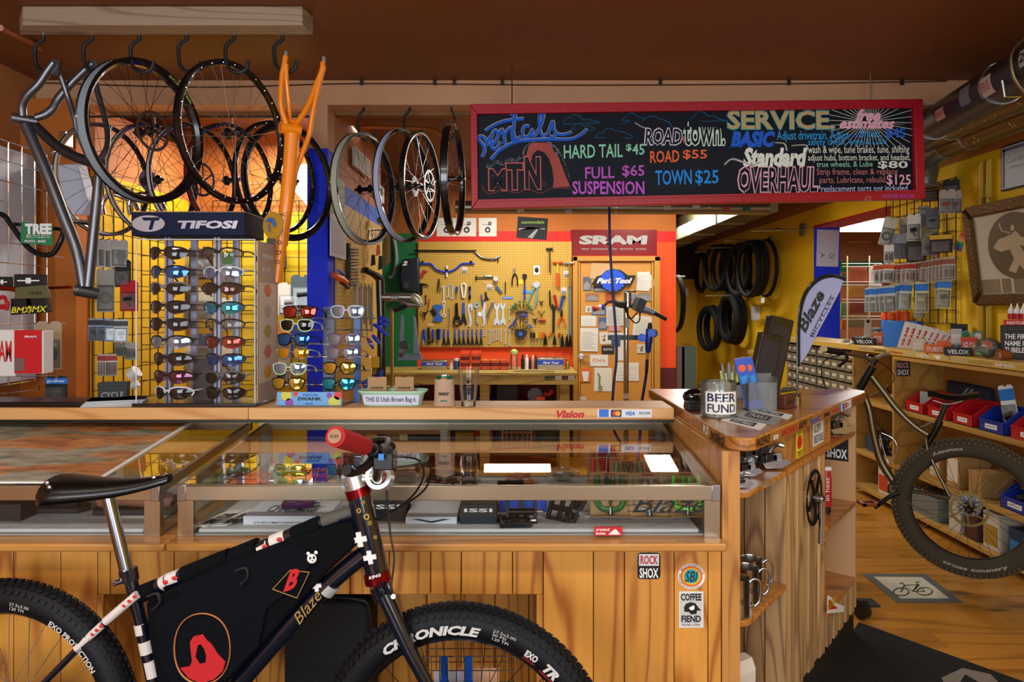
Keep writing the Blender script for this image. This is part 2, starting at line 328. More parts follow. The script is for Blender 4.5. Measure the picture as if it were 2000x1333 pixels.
# ---------------- counter base, cases, bar ----------------
DF=2.2;DB=2.99;ZF=.97;ZBK=1.039
wl=wood('counter_pine','#d6963f','#9a5218',2,.9,rough=.42,lines=10,vary=.13)
ledgew=wood('counter_ledge','#c88c44','#905624',0,.8,rough=.3,vary=.06)
def sK(p,x0,y0,x1,y1,d,c,name='sticker',lb=None,r=0,t=.0012):
 a=P(x0,y1,d);q=P(x1,y0,d);b=B()
 if r:
  cx,cz=(a.x+q.x)/2,(a.z+q.z)/2;rx,rz=(q.x-a.x)/2,(q.z-a.z)/2
  pts=[V((cx+rx*abs(math.cos(k*PI/12))**(2/r)*(1 if math.cos(k*PI/12)>0 else-1),d,cz+rz*abs(math.sin(k*PI/12))**(2/r)*(1 if math.sin(k*PI/12)>0 else-1)))for k in range(24)]
  b.pr(pts,(0,t,0))
 else:b.bx(a,(q.x,d+t,q.z))
 return b.ob(name,mat('sticker_'+c.strip('#'),c,.4),p,lb=lb)
base=T('counter_base','varnished vertical pine board counter base under the glass display cases','counter',(-.4,2.6,0))
lx=[(-2.6,P(340,0,DF).x-.002),(P(341,0,DF).x,.643)]
for k,(a,c)in enumerate(lx):
 b=B();b.bx((a,2.14,.787),(c,3.0,.812));b.ob('ledge',ledgew,base,bv=.006)
zt=.786;zr=P(0,1162,DF).z;x0r=P(190,0,DF).x;x1r=P(1061,0,DF).x
def boards(xs,z0,z1,d):
 for i in range(len(xs)-1):
  a,c=xs[i]+.0012,xs[i+1]-.0012;B().bx((a,d,z0),(c,d+.018,z1)).ob('board',wl,base,bv=.0022)
xs=[-2.6,-2.48,-2.36,-2.24,-2.12,-2.0,-1.88,-1.76,-1.64]+[P(x,0,DF).x for x in(26,118,215,340,425,512,600,684,760,841,901,1001,1061)]
L1=[x for x in xs if x<=x0r]
boards(L1+[x0r],.02,zt,DF);boards([x0r]+[x for x in xs if x>x0r+.02],zr,zt,DF)
boards([P(x,0,DF).x for x in(1061,1159,1220,1317,1383)]+[.643],.02,zt,DF)
boards([x0r-.05+.115*i for i in range(13)]+[x1r],.02,zr+.02,DF+.22)
b=B();b.bx((x1r-.02,DF,.02),(x1r-.001,DF+.22,zr));b.bx((x0r,DF,.02),(x0r+.018,DF+.22,zr));b.bx((x0r,DF+.018,zr),(x1r,DF+.22,zr+.018));b.ob('recess_side',wl,base)
B().bx((-2.6,DF+.24,.0),(lx[1][1]-.02,2.98,.785)).ob('carcass',ply,base)
s=sK(base,1245,1080,1290,1132,DF-.001,'#0c0c0e',lb='rectangular sticker with red and white lettering',r=8)
sK(s,1248,1083,1287,1106,DF-.002,'#e9e9e6',name='panel');fx('ROCK',1251,1086,1285,1103,DF-.0035,rI,s,bold=.02);fx('SHOX',1249,1110,1286,1130,DF-.003,wink,s,bold=.03)
s=sK(base,1324,1101,1377,1152,DF-.001,'#e9e9e6',lb='round institute sticker',r=2)
sK(s,1329,1106,1372,1147,DF-.002,'#e9671c',name='gear_ring',r=2);sK(s,1333,1110,1368,1143,DF-.003,'#e9c23c',name='gear_ring',r=2);sK(s,1336,1113,1365,1140,DF-.004,'#2a9aa8',name='gear_disc',r=2)
fx('SBI',1338,1117,1363,1137,DF-.0055,ink,s,shear=.3)
cc=P(1350.5,1126.5,DF-.0028)
text('BICYCLE INSTITUTE',cc,X_,Z_,1,.0055,ink,s,n=-Y_,arc=(cc,.0335,R(150),R(10)));text('SUSITNA',cc,X_,Z_,1,.0055,ink,s,n=-Y_,arc=(cc,.0335,R(235),R(165)))
text('WWW.SCHOOL.COM',cc,X_,Z_,1,.004,ink,s,n=-Y_,arc=(cc,.034,R(-50),R(-120)))
s=sK(base,1326,1156,1374,1227,DF-.001,'#dcdcda',lb='white sticker with a coffee drinking skull face')
sK(s,1329,1160,1371,1217,DF-.002,'#c9c9c7',name='panel')
fx('COFFEE',1330,1160,1370,1174,DF-.003,ink,s,bold=.03);fx('FIEND',1331,1203,1369,1216,DF-.003,ink,s,bold=.03);fx('MOAB, UTAH',1332,1219,1367,1224,DF-.003,ink,s)
b=B();q=[(1336,1187),(1340,1180),(1349,1177),(1358,1179),(1364,1187),(1370,1194),(1362,1193),(1360,1200),(1350,1201),(1345,1196),(1337,1196)];b.pr([P(x,y,DF-.0025)for x,y in q],(0,.0008,0));b.ob('skull_drawing',ink,s)
b=B();b.cy(P(1351,1187,DF-.0026),P(1351,1187,DF-.0036),.0085,n=16);b.ob('eye',wink,s)
text('PURE FIX',(P(1318,1060,2.2).x,2.155,.8122),X_,Y_,.085,.022,gI,base,n=Z_,name='ledge_lettering')
def hr(b,x0,x1,y,z,t):b.bx((x0,y,z-t),(x1,y+t*.55,z))
def case(xa,xb,lb,grp=None):
 p=T('display_case',lb,'display case',((xa+xb)/2,2.6,.812),'glass display cases on the pine counter base')
 t=.045;m=alu
 b=B();b.bx((xa,DF,ZF-t),(xb,DF+.018,ZF));b.ob('front_rail',m,p,bv=.002)
 for x in(xa,xb-.048):
  b=B();b.bx((x,DF+.004,.8125),(x+.048,DF+.03,ZF-t));b.ob('corner_post',m,p)
  b=B();q=[V((x+(0 if x==xa else.03),DF,ZF-.03)),V((x+(0 if x==xa else.03),DF,ZF)),V((x+(0 if x==xa else.03),DB,ZBK)),V((x+(0 if x==xa else.03),DB,ZBK-.03))];b.pr(q,(.018,0,0));b.ob('side_rail',m,p)
  b=B();b.bx((x,DB-.02,.8125),(x+.03,DB,ZBK-.01));b.ob('rear_post',m,p)
 for x in(xa-.001,xb-.027):B().bx((x,DF-.001,ZF-t-.002),(x+.028,DF+.045,ZF+.003)).ob('corner_cap',sT,p,bv=.002)
 B().bx((xa,DB-.015,ZBK-.03),(xb,DB,ZBK)).ob('rear_rail',m,p)
 g=glass('case_glass',(.98,.99,.98),.42,.004)
 B().bx((xa+.048,DF+.008,.82),(xb-.048,DF+.013,ZF-t)).ob('front_glass',g,p)
 k=(ZBK-ZF)/(DB-DF);b=B();b.pr([V((xa+.012,DF+.018,ZF+k*.018-.004)),V((xa+.012,DF+.018,ZF+k*.018+.002)),V((xa+.012,DB,ZBK+.002)),V((xa+.012,DB,ZBK-.004))],(xb-xa-.024,0,0));b.ob('top_glass',g,p)
 for x in(xa+.004,xb-.010):
  B().pr([V((x,DF+.03,.82)),V((x,DF+.03,ZF-.028)),V((x,DB-.02,ZBK-.034)),V((x,DB-.02,.82))],(.005,0,0)).ob('side_glass',g,p)
 B().bx((xa+.01,DF+.015,.8128),(xb-.01,DB-.01,.819)).ob('deck',col('#8d8a82',.8),p)
 b=B();pts=[(xa+.055,DF+.02),(xb-.06,DF+.02),(xb-.05,DB-.1),(xa+.06,DB-.12)];b.pr([V((x,y,.8195))for x,y in pts],(0,0,.012));b.ob('foam_liner',mat('grey_foam','#c3c6c8',.9,bump=.3,bs=40),p,bv=.005)
 return p
XA=P(346,0,DF).x;XBc=P(1407,0,DF).x
case_r=case(XA,XBc,'wide glass display case full of bike pedals under the wooden bar')
case_l=case(-2.62,P(311,0,DF).x,'left glass display case with a relief map picture on its top')
text('Blaze',(P(1235,0,DF).x,DF+.006,P(0,1003,DF).z),X_,Z_,.235,.055,ink,case_r,n=-Y_,shear=.5,name='glass_lettering')
B().tu([P(1222,988,DF+.006),P(1290,985,DF+.006),P(1370,992,DF+.006),P(1345,1003,DF+.006),P(1225,999,DF+.006)],.0012,5,sm=6).ob('flourish',ink,case_r)
s=B().bx(P(1161,1047,DF-.004),P(1215,1029,DF+.004)).ob('sticker',rI,case_r,lb='red and white mountain sticker')
fx('crested\nbutte',1164,1032,1190,1045,DF-.005,wink,s,bold=.02);b=B();flat(b,[(1188,1045),(1198,1036),(1203,1034),(1212,1045)],DF-.0045,.0005);b.ob('mountain',wink,s)
mm=bpy.data.materials.new('rock_print');mm.use_nodes=True;nt=mm.node_tree;b0=nt.nodes['Principled BSDF'];tc=nt.nodes.new('ShaderNodeTexCoord');mp=nt.nodes.new('ShaderNodeMapping');mp.inputs['Scale'].default_value=(1.3,3.2,1);mp.inputs['Rotation'].default_value=(0,0,-.25)
n1=nt.nodes.new('ShaderNodeTexNoise');n1.inputs['Scale'].default_value=1.6;n1.inputs['Detail'].default_value=9;n1.inputs['Distortion'].default_value=.6
rp=nt.nodes.new('ShaderNodeValToRGB');e=rp.color_ramp.elements;e[0].position=.30;e[0].color=lin('#6a4a3c');e[1].position=.72;e[1].color=lin('#b78d8a')
for q,cx in((.40,'#b3703f'),(.47,'#bd8350'),(.50,'#8f9282'),(.60,'#a5a18c'),(.66,'#7c7f70')):k=e.new(q);k.color=lin(cx)
nt.links.new(tc.outputs['Object'],mp.inputs[0]);nt.links.new(mp.outputs[0],n1.inputs['Vector']);nt.links.new(n1.outputs[0],rp.inputs[0])
n3=nt.nodes.new('ShaderNodeTexNoise');n3.inputs['Scale'].default_value=7;n3.inputs['Detail'].default_value=12;n3.inputs['Roughness'].default_value=.7;nt.links.new(mp.outputs[0],n3.inputs['Vector'])
mx=nt.nodes.new('ShaderNodeMix');mx.data_type='RGBA';mx.blend_type='MULTIPLY';mx.inputs[0].default_value=.8;r2=nt.nodes.new('ShaderNodeValToRGB');r2.color_ramp.elements[0].position=.38;r2.color_ramp.elements[0].color=(.35,.33,.3,1);r2.color_ramp.elements[1].position=.55;r2.color_ramp.elements[1].color=(1.1,1.1,1.1,1)
nt.links.new(n3.outputs[0],r2.inputs[0]);nt.links.new(rp.outputs[0],mx.inputs[6]);nt.links.new(r2.outputs[0],mx.inputs[7]);nt.links.new(mx.outputs[2],b0.inputs['Base Color']);b0.inputs['Roughness'].default_value=.35
def gz(y):return ZF+(ZBK-ZF)*(y-DF)/(DB-DF)+.003
def GT(px,py):
 k=(ZBK-ZF)/(DB-DF);a=(py-HY)/F;y=(H-ZF-.003+k*DF)/(a+k);return V(((px-1000)*y/F,y,gz(y)))
p=T('relief_picture','orange and grey rock strata picture lying on the left glass case','picture',(-1.9,2.6,gz(2.6)))
q=[V((-2.58,GT(0,945).y,0)),V((GT(190,943).x,GT(0,945).y,0)),V((GT(378,826).x,GT(378,826).y,0)),V((-2.58,GT(378,826).y,0))]
for v in q:v.z=gz(v.y)
B().pr(q,(0,0,.004)).ob('white_border',wH,p)
c=sum(q,V())/4;q2=[c+(v-c)*.975+V((0,0,.0045))for v in q];B().pr(q2,(0,0,.001)).ob('print',mm,p)
BZ=1.12;D0=2.84;D1=3.06
bar=T('bar_shelf','long light pine bar shelf running above the glass display cases','shelf',(-.7,2.95,1.05))
xj=P(485,0,D0).x;xe=.643
B().bx((XL+.02,D0,1.072),(xj-.001,D1,BZ)).ob('plank',pinelt,bar,bv=.004)
B().bx((xj,D0,1.072),(xe,D1,BZ)).ob('plank',pinelt,bar,bv=.004)
B().bx((XL+.02,D0+.02,1.058),(xe,D1-.02,1.072)).ob('metal_strip',mat('dark_strip','#3a3a36',.35,.8),bar)
for x in(-2.5,-1.06,-.3,xe-.04):B().bx((x,3.0,.81),(x+.03,3.03,1.058)).ob('bracket',alu,bar)
fx('Vision',1087,802,1141,817,D0-.001,rI,bar,shear=.3,bold=.04)
s=sK(bar,1167,800,1273,816,D0-.001,'#dfe3e8',lb='payment card logo strip')
sK(s,1170,800,1189,815,D0-.002,'#2f6fd0',name='blue_mark');sK(s,1193,801,1214,815,D0-.002,'#101010',name='dark_mark');sK(s,1196,803,1206,813,D0-.003,'#d8321e',name='disc',r=2);sK(s,1202,803,1212,813,D0-.0035,'#f0a020',name='disc',r=2)
fx('VISA',1222,804,1240,812,D0-.003,lI,s,shear=.25,bold=.02);fx('DISCOVER',1248,805,1270,810,D0-.003,ink,s)
# ---------------- angled right counter unit ----------------
Q0=V((.70,2.18,0));U=V((.9,1.15,0)).normalized();NI=V((-U.y,U.x,0))
def DQ(t,o,z):return Q0+U*t+NI*o+V((0,0,z))
def D(px,py,o=0):
 s=(px-1000)/F;q=Q0+NI*o;y=(NI.x*q.x+NI.y*q.y)/(NI.x*s+NI.y);return V((s*y,y,H-(py-HY)*y/F))
def dbox(b,t0,t1,o0,o1,z0,z1):return b.pr([DQ(t0,o0,z0),DQ(t1,o0,z0),DQ(t1,o1,z0),DQ(t0,o1,z0)],(0,0,z1-z0))
unit=T('corner_counter','angled wooden corner counter with open shelves and slatted front beside the right case','counter',(1.1,3.0,0))
cw=wood('corner_top_wood','#b87a38','#82491a',0,.9,rough=.28,coat=.4,vary=.05);ce=wood('corner_edge_wood','#c48a44','#965c28',2,1,rough=.4,vary=.08);slat=wood('slat_wood','#c09a68','#7a5a3c',2,1.1,rough=.5,vary=.25)
arcp=[V((.667+.06*(1-math.cos(a)),2.24-.06*math.sin(a)*.9,0))for a in[R(20*i)for i in range(1,5)]]
tp=[V((.667,3.5,0)),V((.667,2.25,0))]+arcp+[V((.745,2.195,0)),V((1.66,3.36,0)),V((1.685,3.42,0)),V((1.66,3.5,0))]
B().pr([v+V((0,0,1.078))for v in tp],(0,0,.042)).ob('top',cw,unit,bv=.005)
B().bx((.645,2.2,.1),(.664,3.4,1.077)).ob('end_panel',ce,unit)
B().bx((.664,2.2,.1),(.70,2.222,1.077)).ob('front_post',ce,unit)
def shelf(z,t1,o1,nm='shelf',t0=-.02,th=.018):
 b=B();b.pr([V((.664,2.225,z-th)),V((.72,2.222,z-th)),DQ(.06,0,z-th),DQ(t1,0,z-th),DQ(t1,o1,z-th),V((.664,2.9,z-th))],(0,0,th));return b.ob(nm,cw,unit,bv=.002)
shelf(.945,1.44,.3);shelf(.545,.425,.25);shelf(.16,.425,.25)
for i in range(4):
 b=B();dbox(b,.432,.448,.005+.075*i,.076+.075*i,.1,.926);b.ob('divider_board',slat,unit,bv=.002)
for i in range(7):
 t=.45+.0735*i;b=B();dbox(b,t+.001,t+.072,.012+.008*(i%2),.03,.1,.926);b.ob('slat',slat,unit,bv=.003)
b=B();dbox(b,.476,1.09,.02,.035,.947,1.077);b.ob('fascia_panel',ce,unit);b=B();dbox(b,.476,.49,.035,.3,.947,1.077);b.ob('niche_wall',ce,unit)
b=B();dbox(b,1.44,1.458,0,.5,.13,1.077);b.ob('right_panel',mat('plywood_side','#c79a6c',.55,var=.12,bs=14),unit)
b=B();dbox(b,.966,1.44,0,.3,.60,.62);b.ob('shelf',cw,unit);b=B();dbox(b,.966,1.44,0,.3,.25,.27);b.ob('shelf',cw,unit)
for i in range(5):
 t=.97+.098*i;b=B();dbox(b,t,t+.06,.0,.02,.12,.25);b.ob('kick_slat',slat,unit)
b=B();dbox(b,.966,1.44,.02,.03,.12,.25);dbox(b,.95,.965,.01,.3,.1,.926);b.ob('carcass',ply,unit);b=B();dbox(b,.05,1.46,.012,.06,.0,.1);b.ob('plinth',mat('plinth_dark','#1a120c',.7),unit)
def dtext(s_,px,py,w,h,m,o=-.0015,par=None,**k):return text(s_,D(px,py,o),U,Z_,w,h,m,par or unit,n=-NI,**k)
def ltext(s_,y,z,w,h,m,**k):return text(s_,(.6655,y,z),-Y_,Z_,w,h,m,unit,n=-X_,**k)
ltext('KS',2.50,1.083,.075,.030,wink,shear=.2,bold=.03);ltext('RACEFACE',2.40,1.083,.15,.024,ink,bold=.03)
TE=-.0235
eo=NI.dot(V((.745,2.195,0))-Q0)
for s_,t,w_,h_,m_ in(('RACE FACE',.05,.12,.026,ink),('ene',.2,.05,.016,wink),('RACEFACE',.29,.17,.022,rI),('LEV',.48,.10,.024,ink),('marzocchi',.62,.12,.02,lI),('SPANK',.80,.09,.018,ink),('E13grips.com',.93,.12,.018,rI)):
 text(s_,DQ(t,eo-.002,1.087),U,Z_,w_,h_,m_,unit,n=-NI,shear=.2,bold=.02)
def dst(t0,t1,z0,z1,o,c,name='sticker',lb=None,par=None):
 b=B();dbox(b,t0,t1,o-.0012,o,z0,z1);return b.ob(name,mat('sticker_'+c.strip('#'),c,.45),par or unit,lb=lb)
s=dst(1.07,1.24,1.082,1.117,eo-.001,'#dfe3e8',lb='payment card logo strip on the counter edge')
dst(1.08,1.115,1.085,1.114,eo-.0025,'#2f6fd0',name='blue_mark',par=s);dst(1.125,1.16,1.087,1.112,eo-.0025,'#c4571a',name='orange_mark',par=s);text('VISA',DQ(1.165,eo-.004,1.093),U,Z_,.03,.014,lI,s,n=-NI,shear=.2)
dst(1.40,1.46,1.085,1.115,eo-.001,'#b3241c',lb='small red sticker')
s=dst(.60,.68,.955,1.06,.0185,'#e6d21e',lb='yellow sticker with a red tomato');b=B();c=DQ(.64,.0165,1.012);b.pr([c+U*.028*math.cos(a)+Z_*.026*math.sin(a)for a in[k*PI/8 for k in range(16)]],NI*.001);b.ob('tomato',rI,s)
text('DON\'T',DQ(.61,.0165,1.043),U,Z_,.06,.012,ink,s,n=-NI);text('TOMATO',DQ(.61,.0165,.958),U,Z_,.06,.022,ink,s,n=-NI)
s=dst(.82,.97,.965,1.06,.0185,'#d7dade',lb='white note handwritten with blue letters');text('ALL DEMO\nBIKES ON SALE',DQ(.83,.0165,.975),U,Z_,.13,.075,ink,s,n=-NI,shear=.1)
text('9',DQ(1.02,.018,1.0),U,Z_,.03,.05,col('#7c9a52'),unit,n=-NI)
def crank(c,n,up,rad,lb,armlen=.175,matl=mat('dark_crank','#2a2725',.3,.8)):
 c=V(c);n=V(n).normalized();u=V(up).normalized();v=n.cross(u)
 p=T('crankset',lb,'crankset',c);b=B();pr=[]
 b.ri(c,n,[(rad-.012,-.002),(rad-.003,-.002),(rad-.003,.002),(rad-.012,.002)],60)
 for k in range(40):a=2*PI*k/40;e=u*math.cos(a)+v*math.sin(a);b.bar(c+e*(rad-.004),c+e*(rad+.004),.007,.003,up=n)
 b.ob('chainring',matl,p)
 for k in range(5):a=2*PI*(k+.5)/5;e=u*math.cos(a)+v*math.sin(a);B().bar(c+n*.004,c+e*(rad-.012)+n*.004,.016,.008,up=n).ob('spider_arm',matl,p)
 b=B();b.cy(c-n*0,c+n*.03,.02,n=16);b.tu([c+n*.022,c+n*.024-u*armlen*.5,c+n*.022-u*armlen],[.017,.013,.015],10,flat=.6);b.ob('crank_arm',sT,p);b=B();b.cy(c+n*.03,c+n*.036,.012,n=12);b.cy(c-u*armlen+n*.022,c-u*armlen+n*.036,.007,n=10);b.ob('bolt',cH,p)
 return p
crank(D(1589,972,.004)-NI*.003,-NI,(0,0,1),.105,'worn crankset with toothed chainring hanging on the slatted corner counter')
p=T('cream_tube','red squeeze tube standing upside down on the right niche shelf','tube',DQ(1.16,.06,.621));c=DQ(1.16,.06,.621)
B().cy(c,c+V((0,0,.03)),.022,n=16).ob('cap',bP,p)
b=B();b.la([(.024,.03),(.026,.05),(.026,.15),(.020,.185)],c,n=16);b.ob('body',mat('dark_red_tube','#b01f2c',.35),p);B().bx(c+V((-.026,-.003,.185)),c+V((.026,.003,.2))).ob('crimp',wH,p)
text('in heat',c+V((.006,-.0275,.06)),Z_,-X_,.10,.02,wink,p,n=-Y_)
b=B();q=[(1617,1200),(1618,1165),(1624,1168),(1630,1178),(1640,1182),(1649,1186),(1648,1197)];o_=T('shoe_cutout','cardboard cut-out of a white and red sneaker leaning on the lowest niche shelf','cut-out',D(1630,1200,.0))
b.pr([D(x,y-1,-.012)for x,y in q],NI*.003);b.ob('board',wH,o_);b=B();b.pr([D(x,y,-.0135)for x,y in[(1618,1192),(1619,1172),(1625,1175),(1630,1184),(1637,1189)]],NI*.001);b.ob('canvas',rP,o_);dtext('BITERS',1617,1196,.12,.03,yellowp,o=-.016,par=o_)
def curved(s_,c,rad,ang,h,m,p,mid=-PI/2,**k):
 o=text(s_,(0,0,0),X_,Z_,ang,h,m,p,n=Y_,th=0,**k);off=OFF[p.name]
 for v in o.data.vertices:
  q=v.co+off;a=mid-ang/2+q.x;v.co=V((c[0]+rad*math.cos(a),c[1]+rad*math.sin(a),c[2]+q.z))-off
 return o
def mug(px,py,d,lb,turn=0):
 c=P(px,py,d);c.z=.5455;p=T('camping_mug',lb,'mug',c,'steel mugs on the corner counter shelf')
 b=B();b.la([(.036,0),(.0375,.002),(.0375,.118),(.0385,.12),(.0365,.12),(.0355,.116),(.0355,.006),(.001,.006)],c,n=28,cap=False);b.ob('body',mat('brushed_steel','#b9b6b0',.25,1),p)
 h=[c+V((.037,0,.10)),c+V((.05,0,.112)),c+V((.068,0,.108)),c+V((.074,0,.085)),c+V((.07,0,.045)),c+V((.055,0,.028)),c+V((.044,0,.036))];B().tu(h,.0042,8,sm=4).ob('carabiner_handle',sT,p)
 curved('HANDUP',c+V((0,0,.045)),.0378,.5,.018,ink,p)
 return p
mug(1459,1088,2.36,'steel camping mug at the back left of the corner counter shelf')
mug(1467,1163,2.44,'steel camping mug in the middle with its carabiner handle to the right')
mug(1440,1200,2.27,'steel camping mug nearest the front of the corner counter shelf')
b=B();c=V((.73,2.33,.161));p=T('paper_bag','plain white paper bag on the bottom shelf of the corner counter','bag',c)
b.pr([c+V(q)for q in((-.04,-.03,0),(.075,.04,0),(.05,.13,0),(-.045,.12,0))],(0,0,.16),1.03);b.ob('bag_body',mat('bag_white','#d9cfc4',.8,bump=.6,bs=14),p,bv=.004)
b=B();b.pr([c+V(q)for q in((-.042,-.031,.16),(.077,.041,.16),(.062,.08,.16),(-.043,.04,.16))],(-.0,.02,.03),.9);b.ob('folded_top',mat('bag_white','#d9cfc4',.8),p)
b=B();b.pr([V((1.665,3.44,.001)),V((3.0,1.62,.001)),V((2.1,.9,.001)),V((.75,2.27,.001))],(0,0,.006));rug=b.ob('door_mat',mat('black_carpet','#0b0b0c',.95,bump=.9,bs=300),lb='black carpet mat on the floor in front of the corner counter',cat='mat')
b=B();a=PZ(1890,1325,.0075);b.pr([PZ(1838,1325,.0075),PZ(1880,1306,.0075),PZ(1935,1318,.0075),PZ(1960,1345,.0075),PZ(1915,1335,.0075),PZ(1885,1318,.0075),PZ(1868,1345,.0075),PZ(1850,1345,.0075)],(0,0,.001));b.ob('woven_mark',mat('grey_carpet','#8d8379',.95,bump=.8,bs=300),rug)
p=T('floor_sheet','laminated white sheet with a bicycle drawing taped to the floor by grey tape','floor sign',PZ(1782,1150,.002))
q=[PZ(1682,1121,.001),PZ(1808,1122,.001),PZ(1882,1178,.001),PZ(1752,1178,.001)];B().pr(q,(0,0,.001)).ob('tape_border',mat('grey_tape','#5a5c58',.7,bump=.3),p)
c=sum(q,V())/4;B().pr([c+(v-c)*.74+V((0,0,.0012))for v in q],(0,0,.0006)).ob('sheet',mat('sheet_paper','#cfc9b6',.6),p)
b=B();z_=.0035
for x,y in((1760,1157),(1806,1156)):b.tu([PZ(x+15*math.cos(a),y+7.5*math.sin(a),z_)for a in[k*PI/10 for k in range(20)]],.003,4,closed=True)
for l in(((1760,1157),(1766,1144),(1795,1143),(1783,1156),(1766,1146)),((1806,1156),(1792,1142),(1783,1156),(1806,1156)),((1766,1144),(1763,1139),(1757,1141)),((1792,1142),(1789,1138),(1797,1138))):b.tu([PZ(x,y,z_)for x,y in l],.003,4)
b.ob('bicycle_drawing',ink,p)
# ---------------- wheels ----------------
silver=mat('silver_spoke','#d9dadd',.2,.9);dark=mat('dark_spoke','#1a1a1c',.35,.6)
def circ(r0,h0,r,n=12):return[(r0+r*math.cos(2*PI*k/n),h0+r*math.sin(2*PI*k/n))for k in range(n)]
def wheel(p,R_,w,dep,rim,tape,spk,ns=28,hub=None,disc=None,cass=False,tyre=None,tw=.035,name='rim',knobs=0,knobm=None,deco=None,nip=None):
 b=B();b.ri((0,0,0),Y_,[(R_,-w/2),(R_,-w/2+.002),(R_-.006,-w*.36),(R_-.006,w*.36),(R_,w/2-.002),(R_,w/2),(R_-dep*.55,w/2*.92),(R_-dep,w*.2),(R_-dep,-w*.2),(R_-dep*.55,-w/2*.92)],64)
 sv=OFF[p.name]
 if deco is not None:OFF[p.name]=V((0,0,0))
 rimo=b.ob(name,rim,p);h=p if deco is None else rimo;OFF[p.name]=sv
 if deco is not None:OFF[rimo.name]=V((0,0,0))
 if tape:b=B();b.ri((0,0,0),Y_,[(R_-.0035,-w*.36),(R_-.0035,w*.36),(R_-.0065,w*.36),(R_-.0065,-w*.36)],64);b.ob('rim_tape',tape,h)
 hub=hub or bM
 b=B();b.la([(.006,-.066),(.009,-.06),(.011,-.045),(.024,-.035),(.024,-.031),(.014,-.026),(.012,0),(.014,.026),(.026,.031),(.026,.035),(.012,.045),(.009,.06),(.006,.066)],(0,0,0),Y_,18);b.ob('hub',hub,h)
 A=None;sp={}
 for k in range(ns):
  side=1 if k%2 else-1;tg=1 if(k//2)%2 else-1;a=2*PI*k/ns;key=(side,tg)
  if key not in sp:
   b=B();b.cy((.023*math.cos(tg*1.25),side*.033,.023*math.sin(tg*1.25)),(R_-dep+.001,side*.003,0),.0011,n=5);sp[key]=b.ob('spoke',spk,h);o=sp[key]
  else:o=sp[key].copy();C.objects.link(o);OFF[o.name]=V((0,0,0));o.parent=h
  o.rotation_euler=(0,a,0)
 if nip:
  b=B()
  for k in range(ns):a=-2*PI*k/ns;b.ba(((R_-dep*.6)*math.cos(a),-w*.46,(R_-dep*.6)*math.sin(a)),.0032,6)
  b.ob('nipples',nip,h,kind='stuff')
 if disc:
  b=B();b.ri((0,0,0),Y_,[(.09,-.050),(.09,-.048),(.076,-.048),(.076,-.050)],48)
  for k in range(6):a=2*PI*k/6;b.bar((.02*math.cos(a),-.049,.02*math.sin(a)),(.078*math.cos(a+.5),-.049,.078*math.sin(a+.5)),.008,.002,up=Y_)
  for k in range(24):a=2*PI*k/24;b.cy((.084*math.cos(a),-.0505,.084*math.sin(a)),(.084*math.cos(a),-.0475,.084*math.sin(a)),.003,n=5)
  b.ob('brake_rotor',disc,h)
 if cass:
  b=B()
  for j,r in enumerate((.056,.05,.044,.038,.032,.027)):
   y=.036+j*.004;b.ri((0,0,0),Y_,[(r,y),(r,y+.002),(.018,y+.002),(.018,y)],36)
   for k in range(24):a=2*PI*k/24;b.bar((r*.97*math.cos(a),y+.001,r*.97*math.sin(a)),((r+.004)*math.cos(a),y+.001,(r+.004)*math.sin(a)),.003,.002,up=Y_)
  b.ob('cassette',sT,h)
 if tyre:
  b=B();rc=R_+tw*.62;b.ri((0,0,0),Y_,circ(rc,0,tw,16),96);b.ob('tyre',tyre,h)
  if knobs:
   b=B();rt=rc+tw
   for k in range(knobs):
    a=2*PI*k/knobs
    for j,(ph,ln)in enumerate(((-.95,.011),(-.45,.010),(0,.010),(.45,.010),(.95,.011))):
     aa=a+(.5*2*PI/knobs if j%2 else 0);rr=rc+tw*math.cos(ph);hh=tw*math.sin(ph);ra=V((math.cos(aa),0,math.sin(aa)));nn=ra*math.cos(ph)+Y_*math.sin(ph)
     c=ra*rr+Y_*hh;b.bar(c-nn*.003,c+nn*.004,.011,ln,up=Y_ if abs(ph)<.9 else ra)
   b.ob('tread',knobm or tyre,h,kind='stuff')
 return rimo
def wplace(o,c,yaw,tilt=0,lean=0):o.matrix_basis=Matrix.Translation(V(c))@Matrix.Rotation(R(yaw),4,'Z')@Matrix.Rotation(R(lean),4,'X')@Matrix.Rotation(R(tilt),4,'Y')
GW='wheels and rims hanging from hooks'
def hw(lb,px,py,d,yaw,R_,w=.03,dep=.022,rim=None,tape=None,spk=dark,lean=0,grp='loose wheels hanging behind the bar',**k):
 p=T('bicycle_wheel',lb,'wheel',(0,0,0),grp);wheel(p,R_,w,dep,rim or bM,tape,spk,**k);wplace(p,P(px,py,d),yaw,random.uniform(-20,20),lean);return p
bluegrey=mat('blue_grey_tape','#8fa0ad',.5);mint=mat('pale_green_rim','#c3cdb8',.45);lilac=mat('pale_blue_rim','#aeb9dc',.4);redrim=mat('red_rim','#8c1414',.4)
w1=hw('black wheel with wide pale grey rim channel and brake rotor by the grey frame',283,258,3.22,69,.318,w=.055,dep=.03,tape=bluegrey,disc=sT,ns=32)
for s_,m_,a0 in(('SCRAPER',mat('lime_ink','#b8d36a',.6),R(48)),):
 a=(0,0,0);o=text(s_,(0,0,0),X_,Z_,1,.014,m_,w1,n=-Y_,th=.0285,arc=((0,0,0),.296,R(62),R(30)),bold=.03)
w2=hw('black rimmed wheel with bright silver spokes hanging beside the orange frame',456,260,3.2,67,.315,w=.03,dep=.024,rim=mat('gloss_black_rim','#0b0c0e',.25,coat=.6),spk=silver,nip=silver,ns=28)
